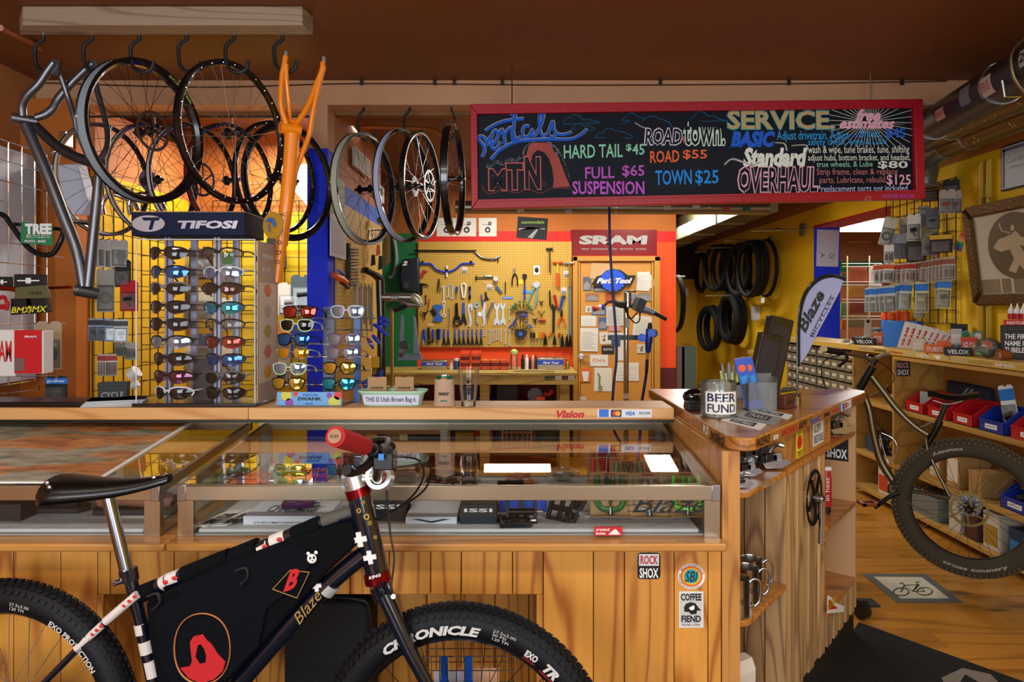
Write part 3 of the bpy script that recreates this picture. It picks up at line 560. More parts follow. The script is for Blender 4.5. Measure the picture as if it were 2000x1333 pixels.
for a in(('rear wheel with black and cream striped rim at the left end of the rail',205,352,73,dict(tape=mint,nip=silver)),('rear wheel with a cream rim and gear cluster behind the big grey rimmed wheel',300,352,70,dict(tape=mint,cass=True)),('rear wheel with a white edged black rim between the two front wheels',380,352,68,dict(tape=wH,disc=sT,nip=silver)),('rear wheel with a red sided rim behind the silver spokes',452,352,66,dict(tape=redrim,nip=silver)),('rear wheel all black with silver spoke nipples left of the orange frame',540,348,66,dict(nip=silver)),('rear wheel with slim black tyre between orange frame and blue pier',566,356,60,dict(tyre=rU,tw=.010))):
 hw(a[0],a[1],a[2],3.78,a[3],.295,w=.026,dep=.02,spk=dark,ns=20,grp='wheels on the rear hook rail',**a[4])
b=B();p=T('hook_rail','grey rail with small white hooks behind the hanging wheels','rail',P(400,228,3.86));b.cy(P(150,228,3.86),P(605,228,3.86),.006,n=8);b.ob('bar',mat('dark_rail','#2a241c',.5),p)
for x in(207,302,382,454,542,568):B().tu([P(x,230,3.86),P(x+1,240,3.83),P(x+3,253,3.78),P(x+8,256,3.76),P(x+12,246,3.75)],.0035,6,sm=4).ob('hook',wH,p)
hw('wheel with a wide cream rim hanging nearest the blue pier',713,370,4.02,70,.312,w=.045,dep=.026,tape=mint,hub=mat('hub_black_red','#151012',.3,.6),ns=28)
hw('wheel with a pale blue printed rim, second from the blue pier',790,364,4.02,70,.315,w=.036,tape=lilac,disc=None,spk=dark,ns=24)
hw('black wheel with a silver cassette sharing the hook with the pale blue rim',823,364,4.04,77,.30,w=.03,dep=.024,cass=True,disc=sT,spk=silver,ns=24)
hw('narrow edge-on black wheel hanging closest to the chalkboard',886,350,4.02,85,.315,w=.04,dep=.022,spk=dark,nip=silver,ns=24)
def hook(pts,p=None,lb=None,tip=True,r=.0085,**k):
 b=B();b.tu(pts,r,8,sm=4);o=b.ob('hook',mat('hook_rubber','#101216',.55),p,lb=lb,**k)
 return o
HK='black rubber coated hooks under the header beam'
for i,(x,lab)in enumerate(((710,'black hook holding the cream rimmed wheel'),(800,'black hook holding the two middle wheels'),(882,'thin black hook holding the edge-on wheel'))):
 d=YM+.02;g=1 if i<2 else.6;s_=1 if i<2 else-.6
 pts=[P(x,211,d),P(x,216,d),P(x-8*s_,226,d),P(x-11*s_,240,d),P(x-8*s_,262,d),P(x+4*s_,273,d),P(x+18*s_,268,d),P(x+25*s_,254,d)]
 p=T('hook',lab,'hook',P(x,211,d),HK);B().tu(pts,.0085*g,8,sm=4).ob('curve',mat('hook_rubber','#101216',.55),p);B().cy(P(x,211,d)+V((0,0,.008)),P(x,216,d),.0045,n=8).ob('screw',cH,p)
pl=T('hook_plank','long weathered timber plank screwed to the ceiling with six black hooks','plank',P(320,50,3.2))
z0,z1=P(0,68,3.2).z,2.818;B().pr([V((P(38,0,3.2).x,3.2,z0)),V((P(612,0,3.2).x,3.2,z0)),V((P(588,0,3.07).x,3.09,z0)),V((P(38,0,3.07).x,3.09,z0))],(0,0,z1-z0)).ob('timber',wood('grey_timber','#a9937c','#7e6a58',0,.9,rough=.7,vary=.02),pl,bv=.003)
for x in(85,180,272,365,457,552):
 d=3.14
 B().cy(P(x,64,d),P(x,72,d),.005,n=8).ob('hook_screw',cH,pl)
 hook([P(x,70,d),P(x-1,78,d),P(x-14,88,d-.01),P(x-17,103,d-.01),P(x-13,128,d-.01),P(x-2,139,d-.01),P(x+12,141,d-.01),P(x+24,134,d-.01),P(x+28,119,d-.01)],pl)
# ---------------- hanging frames ----------------
def fr(name,lb,tubes,m,d,cat='bike frame'):
 p=T(name,lb,cat,P(tubes[0][1][0][0],tubes[0][1][0][1],d))
 for nm,pts,r,sm,mm in tubes:
  q=[P(t[0],t[1],d+(t[2]if len(t)>2 else 0))for t in pts];s_=d/F
  B().tu(q,[k*s_ for k in r]if isinstance(r,tuple)else r*s_,12,sm=sm).ob(nm,mm or m,p)
 return p
gm=mat('raw_grey_steel','#6f7178',.34,.85)
g=fr('bike_frame','raw grey steel bike frame hanging upside down at the far left',[('seat_stay',[(44,226,-.01),(44,205,-.02),(55,185,-.03),(75,165,-.03),(92,140,-.03),(105,122,-.03)],8,5,None),('seat_stay',[(70,230,.01),(88,224,.02),(103,212,.03),(113,194,.04),(135,168,.05),(160,143,.05),(182,124,.05)],8,5,None),('chain_stay',[(118,146,0),(133,190,.03),(146,232,.03),(153,262,.04),(168,290,.03),(192,312,.02)],5.5,5,None),('chain_stay',[(180,130,.12),(188,170,.12),(203,225,.10),(210,260,.08),(208,290,.05),(192,316,.02)],5.5,5,None),('bottom_bracket_shell',[(23,230,-.02),(72,238,.03)],10,0,None),('top_tube',[(50,244),(88,330),(125,425),(150,490),(163,560)],(11,11.5,11.5,11,10),4,None),('down_tube',[(70,246),(110,285),(150,308),(200,322)],(9,10,10,10),4,mat('dark_grey_steel','#3a3a3c',.4,.7)),('seat_tube',[(195,322),(188,400),(180,480),(172,560)],(9,9,9.5,10),2,None),('head_tube',[(147,566,-.02),(190,574,.04)],12,0,None)],gm,3.12)
b=B();c=P(110,134,3.1);b.pr([c+V((-.03,-.01,-.02)),c+V((.012,-.01,-.03)),c+V((.02,-.01,.03)),c+V((-.015,-.01,.04))],(0,.02,0));b.ob('dropout',gm,g)
b=B();c=P(184,132,3.17);b.pr([c+V((-.02,-.01,-.03)),c+V((.01,-.01,-.03)),c+V((.018,-.01,.03)),c+V((-.015,-.01,.03))],(0,.02,0));b.ob('dropout',gm,g)
b=B();b.ri(P(148,566,3.095),(P(147,566,3.1)-P(190,574,3.16)),[(.024,-.002),(.024,.004),(.019,.004),(.019,-.002)],20);b.ob('shell_rim',sT,g)
om=mat('orange_enamel','#f58a0c',.32,coat=.5)
g=fr('bike_frame','bright orange bike frame hanging by its stays beside the blue pier',[('bottom_bracket_shell',[(547,249,-.02),(586,255,.03)],12,0,None),('chain_stay',[(560,243,-.02),(549,205,-.03),(551,150,-.03),(555,130,-.03),(558,110,-.03)],5.5,5,None),('chain_stay',[(578,243,0),(600,210,.03),(618,165,.05),(628,140,.05),(631,122,.05)],5.5,5,None),('seat_stay',[(566,243,.03),(564,200,.0),(560,160,-.02),(559,125,-.03)],4.5,5,None),('seat_stay',[(633,130,.05),(622,170,.05),(612,215,.05),(604,262,.05),(590,300,.03),(577,335,.02)],5,5,None),('bridge',[(563,234,-.01),(580,240,.02)],4,0,None),('bridge',[(577,292,.03),(598,296,.05)],3.5,0,None),('seat_tube',[(571,262),(566,330),(558,410),(549,480),(540,552)],(15,14,13,11,10),3,None),('top_tube',[(577,330,.03),(567,400,.035),(556,480,.02)],6,2,None)],om,3.12)
for x,y,d in((558,108,3.09),(632,118,3.17)):
 c=P(x,y,d);b=B();b.pr([c+V((-.008,-.004,-.03)),c+V((.008,-.004,-.03)),c+V((.010,-.004,.012)),c+V((-.004,-.004,.02))],(0,.008,0));b.ob('dropout',sT,g)
for k,(y,s_)in enumerate(((415,'V'),(445,'o'),(470,'o'),(490,'D'),(508,'O'))):
 x=551-(y-415)*.1;c=P(x-4,y,3.077);text(s_,c,-Z_,X_,.018,.022,ink,g,n=-Y_,th=.003)
# ---------------- front bike ----------------
R0=V((P(20,0,1.99).x,1.99,.38));F0=V((P(905,0,1.834).x,1.834,.38));EB=(F0-R0);EB.z=0;EB.normalize();MB_=V((EB.y,-EB.x,0))
def BP(px,py,o=0):
 s=(px-1000)/F;q=R0+MB_*o;y=(MB_.x*q.x+MB_.y*q.y)/(MB_.x*s+MB_.y);return V((s*y,y,H-(py-HY)*y/F))
bk=T('bikepacking_bike','black mountain bike with a frame bag and fat tyres parked in front of the counter','bicycle',V((R0.x+.6,1.9,0)))
BO=OFF[bk.name];yawb=math.degrees(math.atan2(EB.y,EB.x))
tyb=mat('tyre_blue_black','#07090e',.6,spec=.3,bump=.15,bs=120);navy=mat('navy_gloss','#0a1220',.18,coat=.8)
whs=[]
for c,nm in((R0,'rear'),(F0,'front')):
 h=wheel(bk,.312,.045,.022,bM,None,silver if nm=='rear'else dark,ns=32,hub=bM,disc=sT,tyre=tyb,tw=.042,name='wheel',knobs=110,deco=1,cass=(nm=='rear'))
 wplace(h,c-BO,yawb);whs.append(h)
 def tt(s_,a0,a1,r,hh,m_=mat('tyre_print','#c9c7c0',.6),**k):return text(s_,(0,0,0),X_,Z_,1,hh,m_,h,n=-Y_,th=.0425,arc=((0,0,0),r,R(a0),R(a1)),**k)
 if nm=='front':
  tt('CHRONICLE',127,81,.318,.024,bold=.05,shear=.25);tt('27.5x3.00\n30 PSI\n120 TPI',76,66,.322,.026)
  tt('EXO',60,54,.320,.018,bold=.05);tt('PROTECTION',60,54,.313,.005,rI);tt('TR',50,43,.318,.024,bold=.06,shear=.3);tt('TUBELESS READY',51,42,.311,.005,rI)
 else:tt('27.5x3.00\n120 TPI',84,74,.320,.02);tt('EXO PROTECTION',62,30,.318,.016,bold=.03);tt('CHRONICLE',125,95,.318,.02,bold=.05)
def bt(nm,pts,r,m=navy,sm=0,n=14,**k):return B().tu([BP(*q)for q in pts],r,n,sm=sm).ob(nm,m,bk,**k)
frame_=bt('seat_tube',[(255,1132),(275,1215),(300,1333),(330,1450)],.0175)
bt('top_tube',[(262,1168),(345,1130),(520,1066),(620,1024),(694,1003)],.019,sm=4)
bt('down_tube',[(722,1075),(655,1130),(590,1195),(520,1275),(440,1365),(335,1452)],.0235,sm=4)
ht=bt('head_tube',[(700,965),(738,1125)],.031,n=20)
for o in(.035,-.035):
 bt('seat_stay',[(262,1168,o*.5),(150,1270,o),(20,1402,o*2)],.0095);bt('chain_stay',[(330,1452,o),(20,1402,o*2)],.0105)
pat=mat('patterned_tape','#d9cfc6',.5)
for a,c,q in(((268,1162,.0),(206,1215,.0),.0115),((202,1220,.0),(150,1268,.0),.0112)):
 o=bt('tape_wrap',[(a[0],a[1],.028),(c[0],c[1],.034)],q,pat,n=12)
 for k in range(6):
  f_=(k+.5)/6;cpt=BP(a[0]+(c[0]-a[0])*f_,a[1]+(c[1]-a[1])*f_,.028+q+.001);B().ba(cpt,.005,6,(1.3,.3,1)).ob('red_spot',rI,o)
for x0,y0,x1,y1 in((330,1134,352,1126),(318,1141,328,1135),(508,1073,527,1064),(532,1060,560,1049)):
 o=bt('tape_wrap',[(x0,y0),(x1,y1)],.0198,pat);cpt=BP((x0+x1)/2,(y0+y1)/2,.0205);B().ba(cpt,.006,8,(1.4,.2,1)).ob('red_flower',rI,o)
bt('tape_wrap',[(633,1019),(690,1000)],.0196,mat('snake_tape','#4a4a40',.5,bump=.3,bs=300))
for x0,y0,x1,y1,rr in((275,1218,279,1238,.0182),(283,1252,288,1276,.0182),(292,1290,299,1322,.0182)):bt('tape_wrap',[(x0,y0),(x1,y1)],rr,pat)
def cross(px,py,s_,o,m,rot=.2,par=ht):
 c=BP(px,py,o);b=B();t=s_*.36;q=[(-t,-s_),(t,-s_),(t,-t),(s_,-t),(s_,t),(t,t),(t,s_),(-t,s_),(-t,t),(-s_,t),(-s_,-t),(-t,-t)];ca,sa=math.cos(rot),math.sin(rot)
 b.pr([c+EB*(x*ca-z*sa)+Z_*(x*sa+z*ca)for x,z in q],-MB_*.003);return b.ob('cross_decal',m,par)
cross(702,1055,.019,.0335,wH);cross(722,1090,.017,.0335,wH)
gd=mat('gold_ink','#b8964e',.4,.5)
for x,y,r_ in((701,998,.006),(716,1010,.008),(722,1022,.005),(709,982,.004),(733,1050,.004)):
 c=BP(x,y,.0335);b=B();b.ri(c,MB_,[(r_,0),(r_,.001),(r_*.55,.001),(r_*.55,0)],14)
 for k in range(8):a=2*PI*k/8;b.ba(c+(EB*math.cos(a)+Z_*math.sin(a))*r_*1.45,.0011,5)
 b.ob('flower_decal',gd,ht)
bt('headset_cup',[(697,953),(702,969)],.033,mat('red_anodised','#7d1018',.2,.8),n=22);cup=bt('headset_cup',[(735,1116),(739,1137)],.0345,mat('red_anodised'),n=22)
text('KING',BP(721,1133,.0365),(BP(752,1124,0)-BP(721,1133,0)).normalized(),Z_,.032,.008,wink,cup,n=MB_,bold=.03)
for x,y in((617,1146),(668,1115)):cross(x-40 if 0 else x,y,.014,.0255,wH,par=ht)if x==617 else None
o=bt('tape_wrap',[(636,1155),(650,1140)],.0242,mat('silver_tape','#a9a9a4',.5))
text('Blaze',BP(585,1222,.026),(BP(635,1160,0)-BP(585,1222,0)).normalized(),(BP(600,1178,0)-BP(612,1190,0)).normalized(),.10,.028,gd,bk,n=MB_,shear=.3)
for o in(.062,-.062):bt('fork_leg',[(745,1150,o*.3),(752,1165,o),(800,1270,o),(905,1470,o)],[.022,.021,.019,.013],navy,n=14)
bt('fork_crown',[(742,1142),(752,1170)],.028,navy,n=16);bt('steerer',[(688,925),(699,958)],.0175,navy);bt('top_cap',[(686,919),(688,926)],.018,mat('red_anodised'))
bt('brake_boss',[(766,1165,.06),(768,1166,.075)],.006,sT);bt('spacer',[(695,946),(699,958)],.019,navy)
CB=V((P(742,932,1.87)));st=BP(694,938)
b=B();d_=(BP(700,960)-BP(689,920)).normalized();b.cy(st-d_*.024,st+d_*.024,.030,n=20);b.ob('steerer_clamp',mat('satin_silver','#cfd2d8',.28,.85),bk)
B().tu([st,CB],[.021,.020],16).ob('stem',mat('bare_titanium','#b4a79c',.25,1),bk);b=B();ax=V((-.05,-.9,.3)).normalized();b.ri(CB,ax,[(.034,-.022),(.034,.022),(.023,.022),(.023,-.022)],28);b.ob('bar_clamp',mat('satin_silver'),bk)
for dz in(.013,-.013):
 B().cy(st+V((-.026,-.012,dz)),st+V((-.026,-.024,dz)),.005,n=10).ob('bolt',sT,bk)
G0=V((P(655,853,1.42)));G1=V((P(712,872,1.55)))
near=[CB,CB+V((.004,-.06,.012)),V((P(735,902,1.70))),G1,G0];far=[CB,V((P(743,934,1.98))),V((P(744,935,2.1))),V((P(744,932,2.19)))]
B().tu(near,.0135,12,sm=5).ob('handlebar',bM,bk);B().tu(far,.0125,12,sm=5).ob('handlebar',bM,bk)
foam=mat('red_foam','#a8121a',.85,bump=.15,bs=200);gp=B().tu([G1,G0],[.0195,.021],20).ob('grip',foam,bk);B().tu(far[2:],.0165,16).ob('grip',foam,bk)
dg=(G0-G1).normalized();cp=B().cy(G0,G0+dg*.004,.0145,n=20).ob('end_plug',mat('brass_plug','#c9a98c',.25,.7),gp)
text('ESI',G0+dg*.0045+V((-.0075,-.002,-.003)),X_,Z_,.015,.006,ink,bk,n=dg,name='plug_lettering')
lv=B();L0=G1+V((.01,.03,-.012));lv.tu([L0,L0+V((.02,.05,-.02)),L0+V((.03,.09,-.035))],[.017,.02,.013],10);lv.bx(L0+V((.0,.01,-.05)),L0+V((.045,.07,-.012)));lv.ob('shifter',bP,bk,bv=.003)
B().tu([L0+V((.0,.03,-.025)),L0+V((-.015,-.0,-.04)),L0+V((-.035,-.03,-.045)),L0+V((-.045,-.05,-.035))],[.011,.010,.010,.013],8,sm=4).ob('shift_lever',bP,bk)
B().tu([L0+V((.0,.03,.012)),L0+V((.035,.0,.02)),L0+V((.04,-.07,.01))],[.010,.007,.006],8,sm=4).ob('brake_lever',bP,bk)
B().bx(L0+V((.015,-.005,-.024)),L0+V((.027,-.001,-.010))).ob('button',col('#2f7fd0'),bk)
B().ba(P(760,872,1.66),.016,10,(1,1,.8)).ob('reservoir',bP,bk)
for pts in([(752,895,1.66),(790,893,1.68),(822,903,1.72),(826,935,1.78),(800,975,1.84),(745,1012,1.88)],[(760,915,1.68),(800,910,1.7),(835,905,1.72),(840,935,1.76),(815,970,1.8),(730,1020,1.88)],[(755,958,1.86),(762,1040,1.8),(770,1090,1.79),(765,1140,1.78),(766,1158,1.77)]):
 B().tu([P(*q)for q in pts],.0026,6,sm=6).ob('cable',bP,bk)
bt('seat_post',[(208,958),(250,1128)],.0168,mat('silver_post','#8f939b',.22,1),n=20);bt('seat_clamp',[(250,1112),(254,1135)],.024,navy,n=20);c=BP(236,1136,.01);B().cy(c,c+V((-.012,-.02,0)),.008,n=12).ob('clamp_bolt',cH,bk)
S0=BP(112,944);S1=BP(332,922);b=B();N_=14;M_=12;dS=(S1-S0);nS=MB_;vs=[]
for i in range(N_+1):
 t=i/N_;wd=.082*(1-t)**1.1*(1.0 if t>.08 else.75+3*t)+.018;wd*=(1 if t<.97 else.8);dr=.062*(1-t*.62);zc=.010*math.cos(t*PI)+(-.012*math.sin(t*PI))
 for k in range(M_):
  a=PI*k/(M_-1);x=math.cos(a);vs.append(S0+dS*t+nS*(wd*x)+Z_*(zc+dr*(math.sin(a)**.7 if 0<k<M_-1 else 0)-dr*.8))
fs=[(i*M_+k,(i+1)*M_+k,(i+1)*M_+k+1,i*M_+k+1)for i in range(N_)for k in range(M_-1)]+[tuple(range(M_)),tuple(N_*M_+k for k in range(M_-1,-1,-1))]
b.add(vs,fs);sad=b.ob('saddle',mat('black_leather','#040405',.3,coat=.1),bk);so=sad.modifiers.new('solid','SOLIDIFY');so.thickness=.004;so.offset=-1
for t,a in((.045,.30),(.10,.22),(.88,.35)):
 wd=.082*(1-t)**1.1+.018;x=math.cos(PI*a);c=S0+dS*t+nS*(wd*x+.0)+Z_*(.010*math.cos(t*PI)-.012*math.sin(t*PI)+.062*(1-t*.62)*(math.sin(PI*a)**.7-.8));B().ba(c,.007,10,(1,.5,1)).ob('rivet',sT,sad)
for o in(.022,-.022):B().tu([BP(165,962,o),BP(225,964,o),BP(262,955,o),BP(310,940,o*.6)],.0038,8,sm=3).ob('saddle_rail',cH,bk)
bt('rail_clamp',[(205,960,.03),(205,960,-.03)],.013,bM);bt('nose_shackle',[(300,940),(325,930)],.009,sT)
bagm=mat('bag_canvas','#04050a',.9,spec=.15,bump=.35,bs=160)
bg=[(283,1178),(345,1146),(450,1098),(560,1056),(650,1028),(686,1022),(700,1062),(640,1118),(590,1172),(520,1250),(440,1340),(345,1425),(325,1415),(305,1330),(290,1250)]
b=B();b.pr([BP(x,y,.034)for x,y in bg],-MB_*.068);bag=b.ob('frame_bag',bagm,bk,bv=.008)
b=B();b.pr([BP(x,y,.041)for x,y in[(345,1152),(450,1106),(575,1062),(620,1090),(560,1160),(470,1230),(400,1200),(372,1200)]],-MB_*.006);b.ob('bag_flap',mat('bag_flap','#070910',.9,spec=.15,bump=.35,bs=160),bag,bv=.003)
b=B();b.pr([BP(x,y,.044)for x,y in[(300,1190),(372,1158),(520,1190),(505,1262),(440,1333),(335,1345),(312,1300)]],-MB_*.009);b.ob('bag_pocket',mat('bag_flap'),bag,bv=.004)
for a,c in(((455,1088),(505,1068)),((575,1046),(628,1024)),((360,1124),(450,1088)),((278,1160),(308,1148))):bt('strap',[a,c],.0235,bagm)
for x,y in((300,1170),(472,1120)):b=B();b.tu([BP(x-12,y-4,.045),BP(x+8,y-10,.047),BP(x+12,y+8,.047),BP(x-2,y+22,.046)],.006,6,sm=3,flat=.5);b.ob('buckle',mat('dark_webbing','#241e22',.7),bag)
cg=lambda x,y,o=.046:BP(x,y,o)
em=B();c0=(395,1268);el=[(c0[0]+58*math.cos(a)*(1-.06*math.cos(2*a)),c0[1]+69*math.sin(a))for a in[k*PI/24 for k in range(48)]]
em.tu([cg(x,y,.0475)for x,y in el],.0032,6,closed=True,flat=.5);em.ob('emblem_ring',mat('gold_thread','#c97b3e',.6),bag)
b=B();ar=[(352,1306),(371,1302),(375,1292),(372,1270),(371,1255),(378,1244),(396,1240),(404,1252),(412,1258),(425,1278),(440,1294),(435,1312),(418,1328),(392,1336),(368,1325)]
b.pr([cg(x,y,.0473)for x,y in ar],-MB_*.002);b.ob('emblem_arch',mat('red_thread','#c2181f',.8),bag)
b=B();b.pr([cg(x,y,.0483)for x,y in[(386,1262),(391,1259),(398,1268),(402,1282),(401,1295),(390,1297),(382,1284)]],-MB_*.002);b.ob('emblem_window',bagm,bag)
b=B();q=[(531,1152),(566,1114),(605,1118),(580,1170)]
for m_,sc_,oo in((gd,1,.0425),(bagm,.93,.0432)):
 cx=sum(x for x,y in q)/4;cy=sum(y for x,y in q)/4;b=B();b.pr([BP(cx+(x-cx)*sc_,cy+(y-cy)*sc_,oo)for x,y in q],-MB_*.0015);b.ob('patch',m_,bag)
text('B',BP(553,1157,.0438),(BP(590,1148)-BP(553,1157)).normalized(),Z_,.045,.052,mat('red_thread'),bag,n=MB_,shear=.5,bold=.04)
b=B();b.ba(BP(609,1092,.0425),.0125,12,(1,.12,1));b.ba(BP(602,1082,.0425),.005,8,(1,.2,1));b.ba(BP(617,1080,.0425),.005,8,(1,.2,1));pf=b.ob('bear_face_sticker',wH,bag)
b=B();b.ba(BP(606,1091,.0440),.003,8,(1,.4,1.3));b.ba(BP(613,1090,.0440),.003,8,(1,.4,1.3));b.ba(BP(610,1096,.0440),.0018,6,(1,.4,1));b.ob('eyes_and_nose',ink,pf)
bbp=BP(332,1452);b=B();b.cy(bbp+MB_*.04,bbp-MB_*.04,.022,n=18);b.ob('bottom_bracket',bM,bk)
b=B();b.ri(bbp+MB_*.045,MB_,[(.068,-.001),(.068,.001),(.058,.001),(.058,-.001)],40)
for k in range(4):a=PI*k/2+.4;b.bar(bbp+MB_*.045,bbp+MB_*.045+(EB*math.cos(a)+Z_*math.sin(a))*.062,.01,.004,up=MB_)
b.ob('chainring',bM,bk)
for o,sg in((.062,1),(-.062,-1)):B().tu([bbp+MB_*o*.8,bbp+MB_*o+EB*.17*sg],[.013,.010],10,flat=.6).ob('crank_arm',bM,bk);c=bbp+MB_*(o+.05*sg)+EB*.17*sg;B().bx(c-V((.05,.045,.01)),c+V((.05,.045,.01))).ob('pedal',bM,bk,bv=.004)
B().tu([bbp+MB_*.046+Z_*.065,R0+MB_*.046+Z_*.035],.003,5).ob('chain',mat('chain','#6b5a3c',.4,.8),bk);B().tu([bbp+MB_*.046-Z_*.065,R0+MB_*.046-Z_*.05],.003,5).ob('chain',mat('chain'),bk)
# ---------------- right bike ----------------
H2=V((P(1893,0,3.82).x,3.82,H-392*3.82/F));E2=V((-math.cos(R(33)),math.sin(R(33)),0));M2=V((-E2.y,E2.x,0))
if M2.y>0:M2=-M2
def RP(px,py,o=0):
 s=(px-1000)/F;q=H2+M2*o;y=(M2.x*q.x+M2.y*q.y)/(M2.x*s+M2.y);return V((s*y,y,H-(py-HY)*y/F))
rb=T('mountain_bike','olive grey mountain bike with knobbly tyres beside the parts shelves on the right','bicycle',V((2.0,4.1,0)))
ol=mat('titanium_olive','#6d624a',.3,.85);dol=mat('dark_olive_metal','#2a2820',.35,.8);tyo=mat('dusty_tyre','#38301f',.85,bump=.3,bs=120);tyk=mat('dusty_knob','#5f5036',.9)
yw=math.degrees(math.atan2(-E2.y,-E2.x));h=wheel(rb,.288,.042,.02,bM,None,dark,ns=32,disc=mat('bronze_rotor','#8a7440',.3,.9),cass=True,tyre=tyo,tw=.05,name='wheel',knobs=84,knobm=tyk,deco=1);wplace(h,H2-OFF[rb.name],yw);OFF[h.name]=V((0,0,0))
for a0,a1,s_ in((95,122,'country'),(-112,-58,'cross country')):text(s_,(0,0,0),X_,Z_,1,-.02,mat('tyre_print_dull','#a39a88',.6),h,n=-Y_,th=.0505,arc=((0,0,0),.328,R(a0),R(a1)),bold=.03)
F2=RP(1755,958);FW=H2+E2*1.12;FW.z=.385;h=wheel(rb,.288,.042,.02,bM,None,dark,ns=32,disc=sT,tyre=tyo,tw=.05,name='wheel',knobs=84,knobm=tyk,deco=1);wplace(h,FW-OFF[rb.name],yw)
def rt(nm,pts,r,m=ol,sm=4,n=12):return B().tu([RP(*q)for q in pts],r,n,sm=sm).ob(nm,m,rb)
rt('seat_tube',[(1757,958),(1790,900),(1822,850),(1833,828)],.017,dol);rt('top_tube',[(1702,735),(1725,765),(1752,800),(1785,832),(1812,850)],[.019,.019,.019,.018,.016])
rt('down_tube',[(1684,765),(1697,800),(1706,850),(1722,905),(1755,955)],[.02,.02,.021,.022,.022]);rt('head_tube',[(1704,716),(1678,760)],.024,dol,0)
rt('brace',[(1783,830),(1800,834),(1820,826)],.007)
for o in(.03,-.03):rt('chain_stay',[(1757,958,o*.6),(1800,963,o),(1855,974,o*1.8)],.0105);rt('seat_stay',[(1808,856,o*.5),(1812,880,o),(1832,925,o*1.5),(1855,970,o*1.9)],.009)
rt('seat_post',[(1832,828),(1848,788)],.014,bM,0);rt('seat_clamp',[(1831,832),(1835,822)],.02,bM,0)
b=B();A0=RP(1912,776);A1=RP(1812,772);dS=A1-A0;vs=[]
for i in range(11):
 t=i/10;wd=.07*(1-t)**1.3+.02
 for k in range(10):a=2*PI*k/10;vs.append(A0+dS*t+M2*wd*math.cos(a)+Z_*(.016*math.sin(a)*(1 if math.sin(a)>0 else 1.3)+.01*math.cos(t*PI*2)))
b.add(vs,[(i*10+k,(i+1)*10+k,(i+1)*10+(k+1)%10,i*10+(k+1)%10)for i in range(10)for k in range(10)]+[tuple(range(10)),tuple(100+k for k in range(9,-1,-1))]);b.ob('saddle',mat('black_leather'),rb)
rt('saddle_rail',[(1822,782,.02),(1850,790,.02),(1880,784,.02)],.0035,sT)
rt('crank_arm',[(1755,962,.05),(1735,972,.06),(1708,992,.06)],[.016,.013,.012],dol);b=B();c=RP(1696,984,.09);b.bx(c-V((.045,.04,.008)),c+V((-.03,.04,.008))).bx(c-V((-.03,.04,.008)),c+V((.045,.04,.008))).bx(c-V((.045,.04,.008)),c+V((.045,-.03,.008))).bx(c-V((.045,-.03,.008)),c+V((.045,.04,.008)));b.ob('pedal',mat('copper_pedal','#9a5a34',.35,.8),rb)
b=B();b.ri(RP(1757,958,.035),M2,[(.06,-.001),(.06,.002),(.05,.002),(.05,-.001)],36);b.ob('chainring',dol,rb);rt('chain',[(1757,975,.035),(1820,1005,.05),(1862,1010,.05)],.003,mat('chain'),0)
rt('stem',[(1703,712),(1712,700)],.018,bM,0);rt('fork_crown',[(1676,762),(1672,775)],.03,bM,0)
for o in(.055,-.055):B().tu([RP(1672,772,o*.8),FW+M2*o],[.018,.014],12).ob('fork_leg',bM,rb)
q=[P(1612,683,3.95),P(1650,690,4.0),P(1690,698,4.1),RP(1708,702),P(1722,695,4.4),P(1735,692,4.7)];B().tu(q,.012,10,sm=4).ob('handlebar',mat('bar_silver','#8f8a7a',.3,.9),rb);B().tu([P(1610,683,3.94),P(1645,689,3.99)],.018,12).ob('grip',bP,rb);B().cy(P(1606,682,3.93),P(1611,683,3.94),.017,n=14).ob('end_plug',mat('cream_plug','#d9cf9a',.5),rb)
B().tu([P(1648,688,3.97),P(1655,700,3.96),P(1640,715,3.9)],.009,8,sm=3).ob('brake_lever',bM,rb);B().ba(P(1700,700,4.1),.03,10,(1,1,.9)).ob('shifter',bM,rb)
for q in([(1650,692,4.0),(1610,705,3.9),(1606,735,3.9),(1625,770,4.0),(1680,770,4.2)],[(1690,700,4.1),(1730,715,4.1),(1745,745,4.2),(1700,775,4.3)]):B().tu([P(*k)for k in q],.003,6,sm=6).ob('cable',bP,rb)
rt('bottle_cage',[(1718,850,.03),(1735,905,.03),(1752,880,.03),(1745,858,.03),(1722,846,.03)],.004,cH)
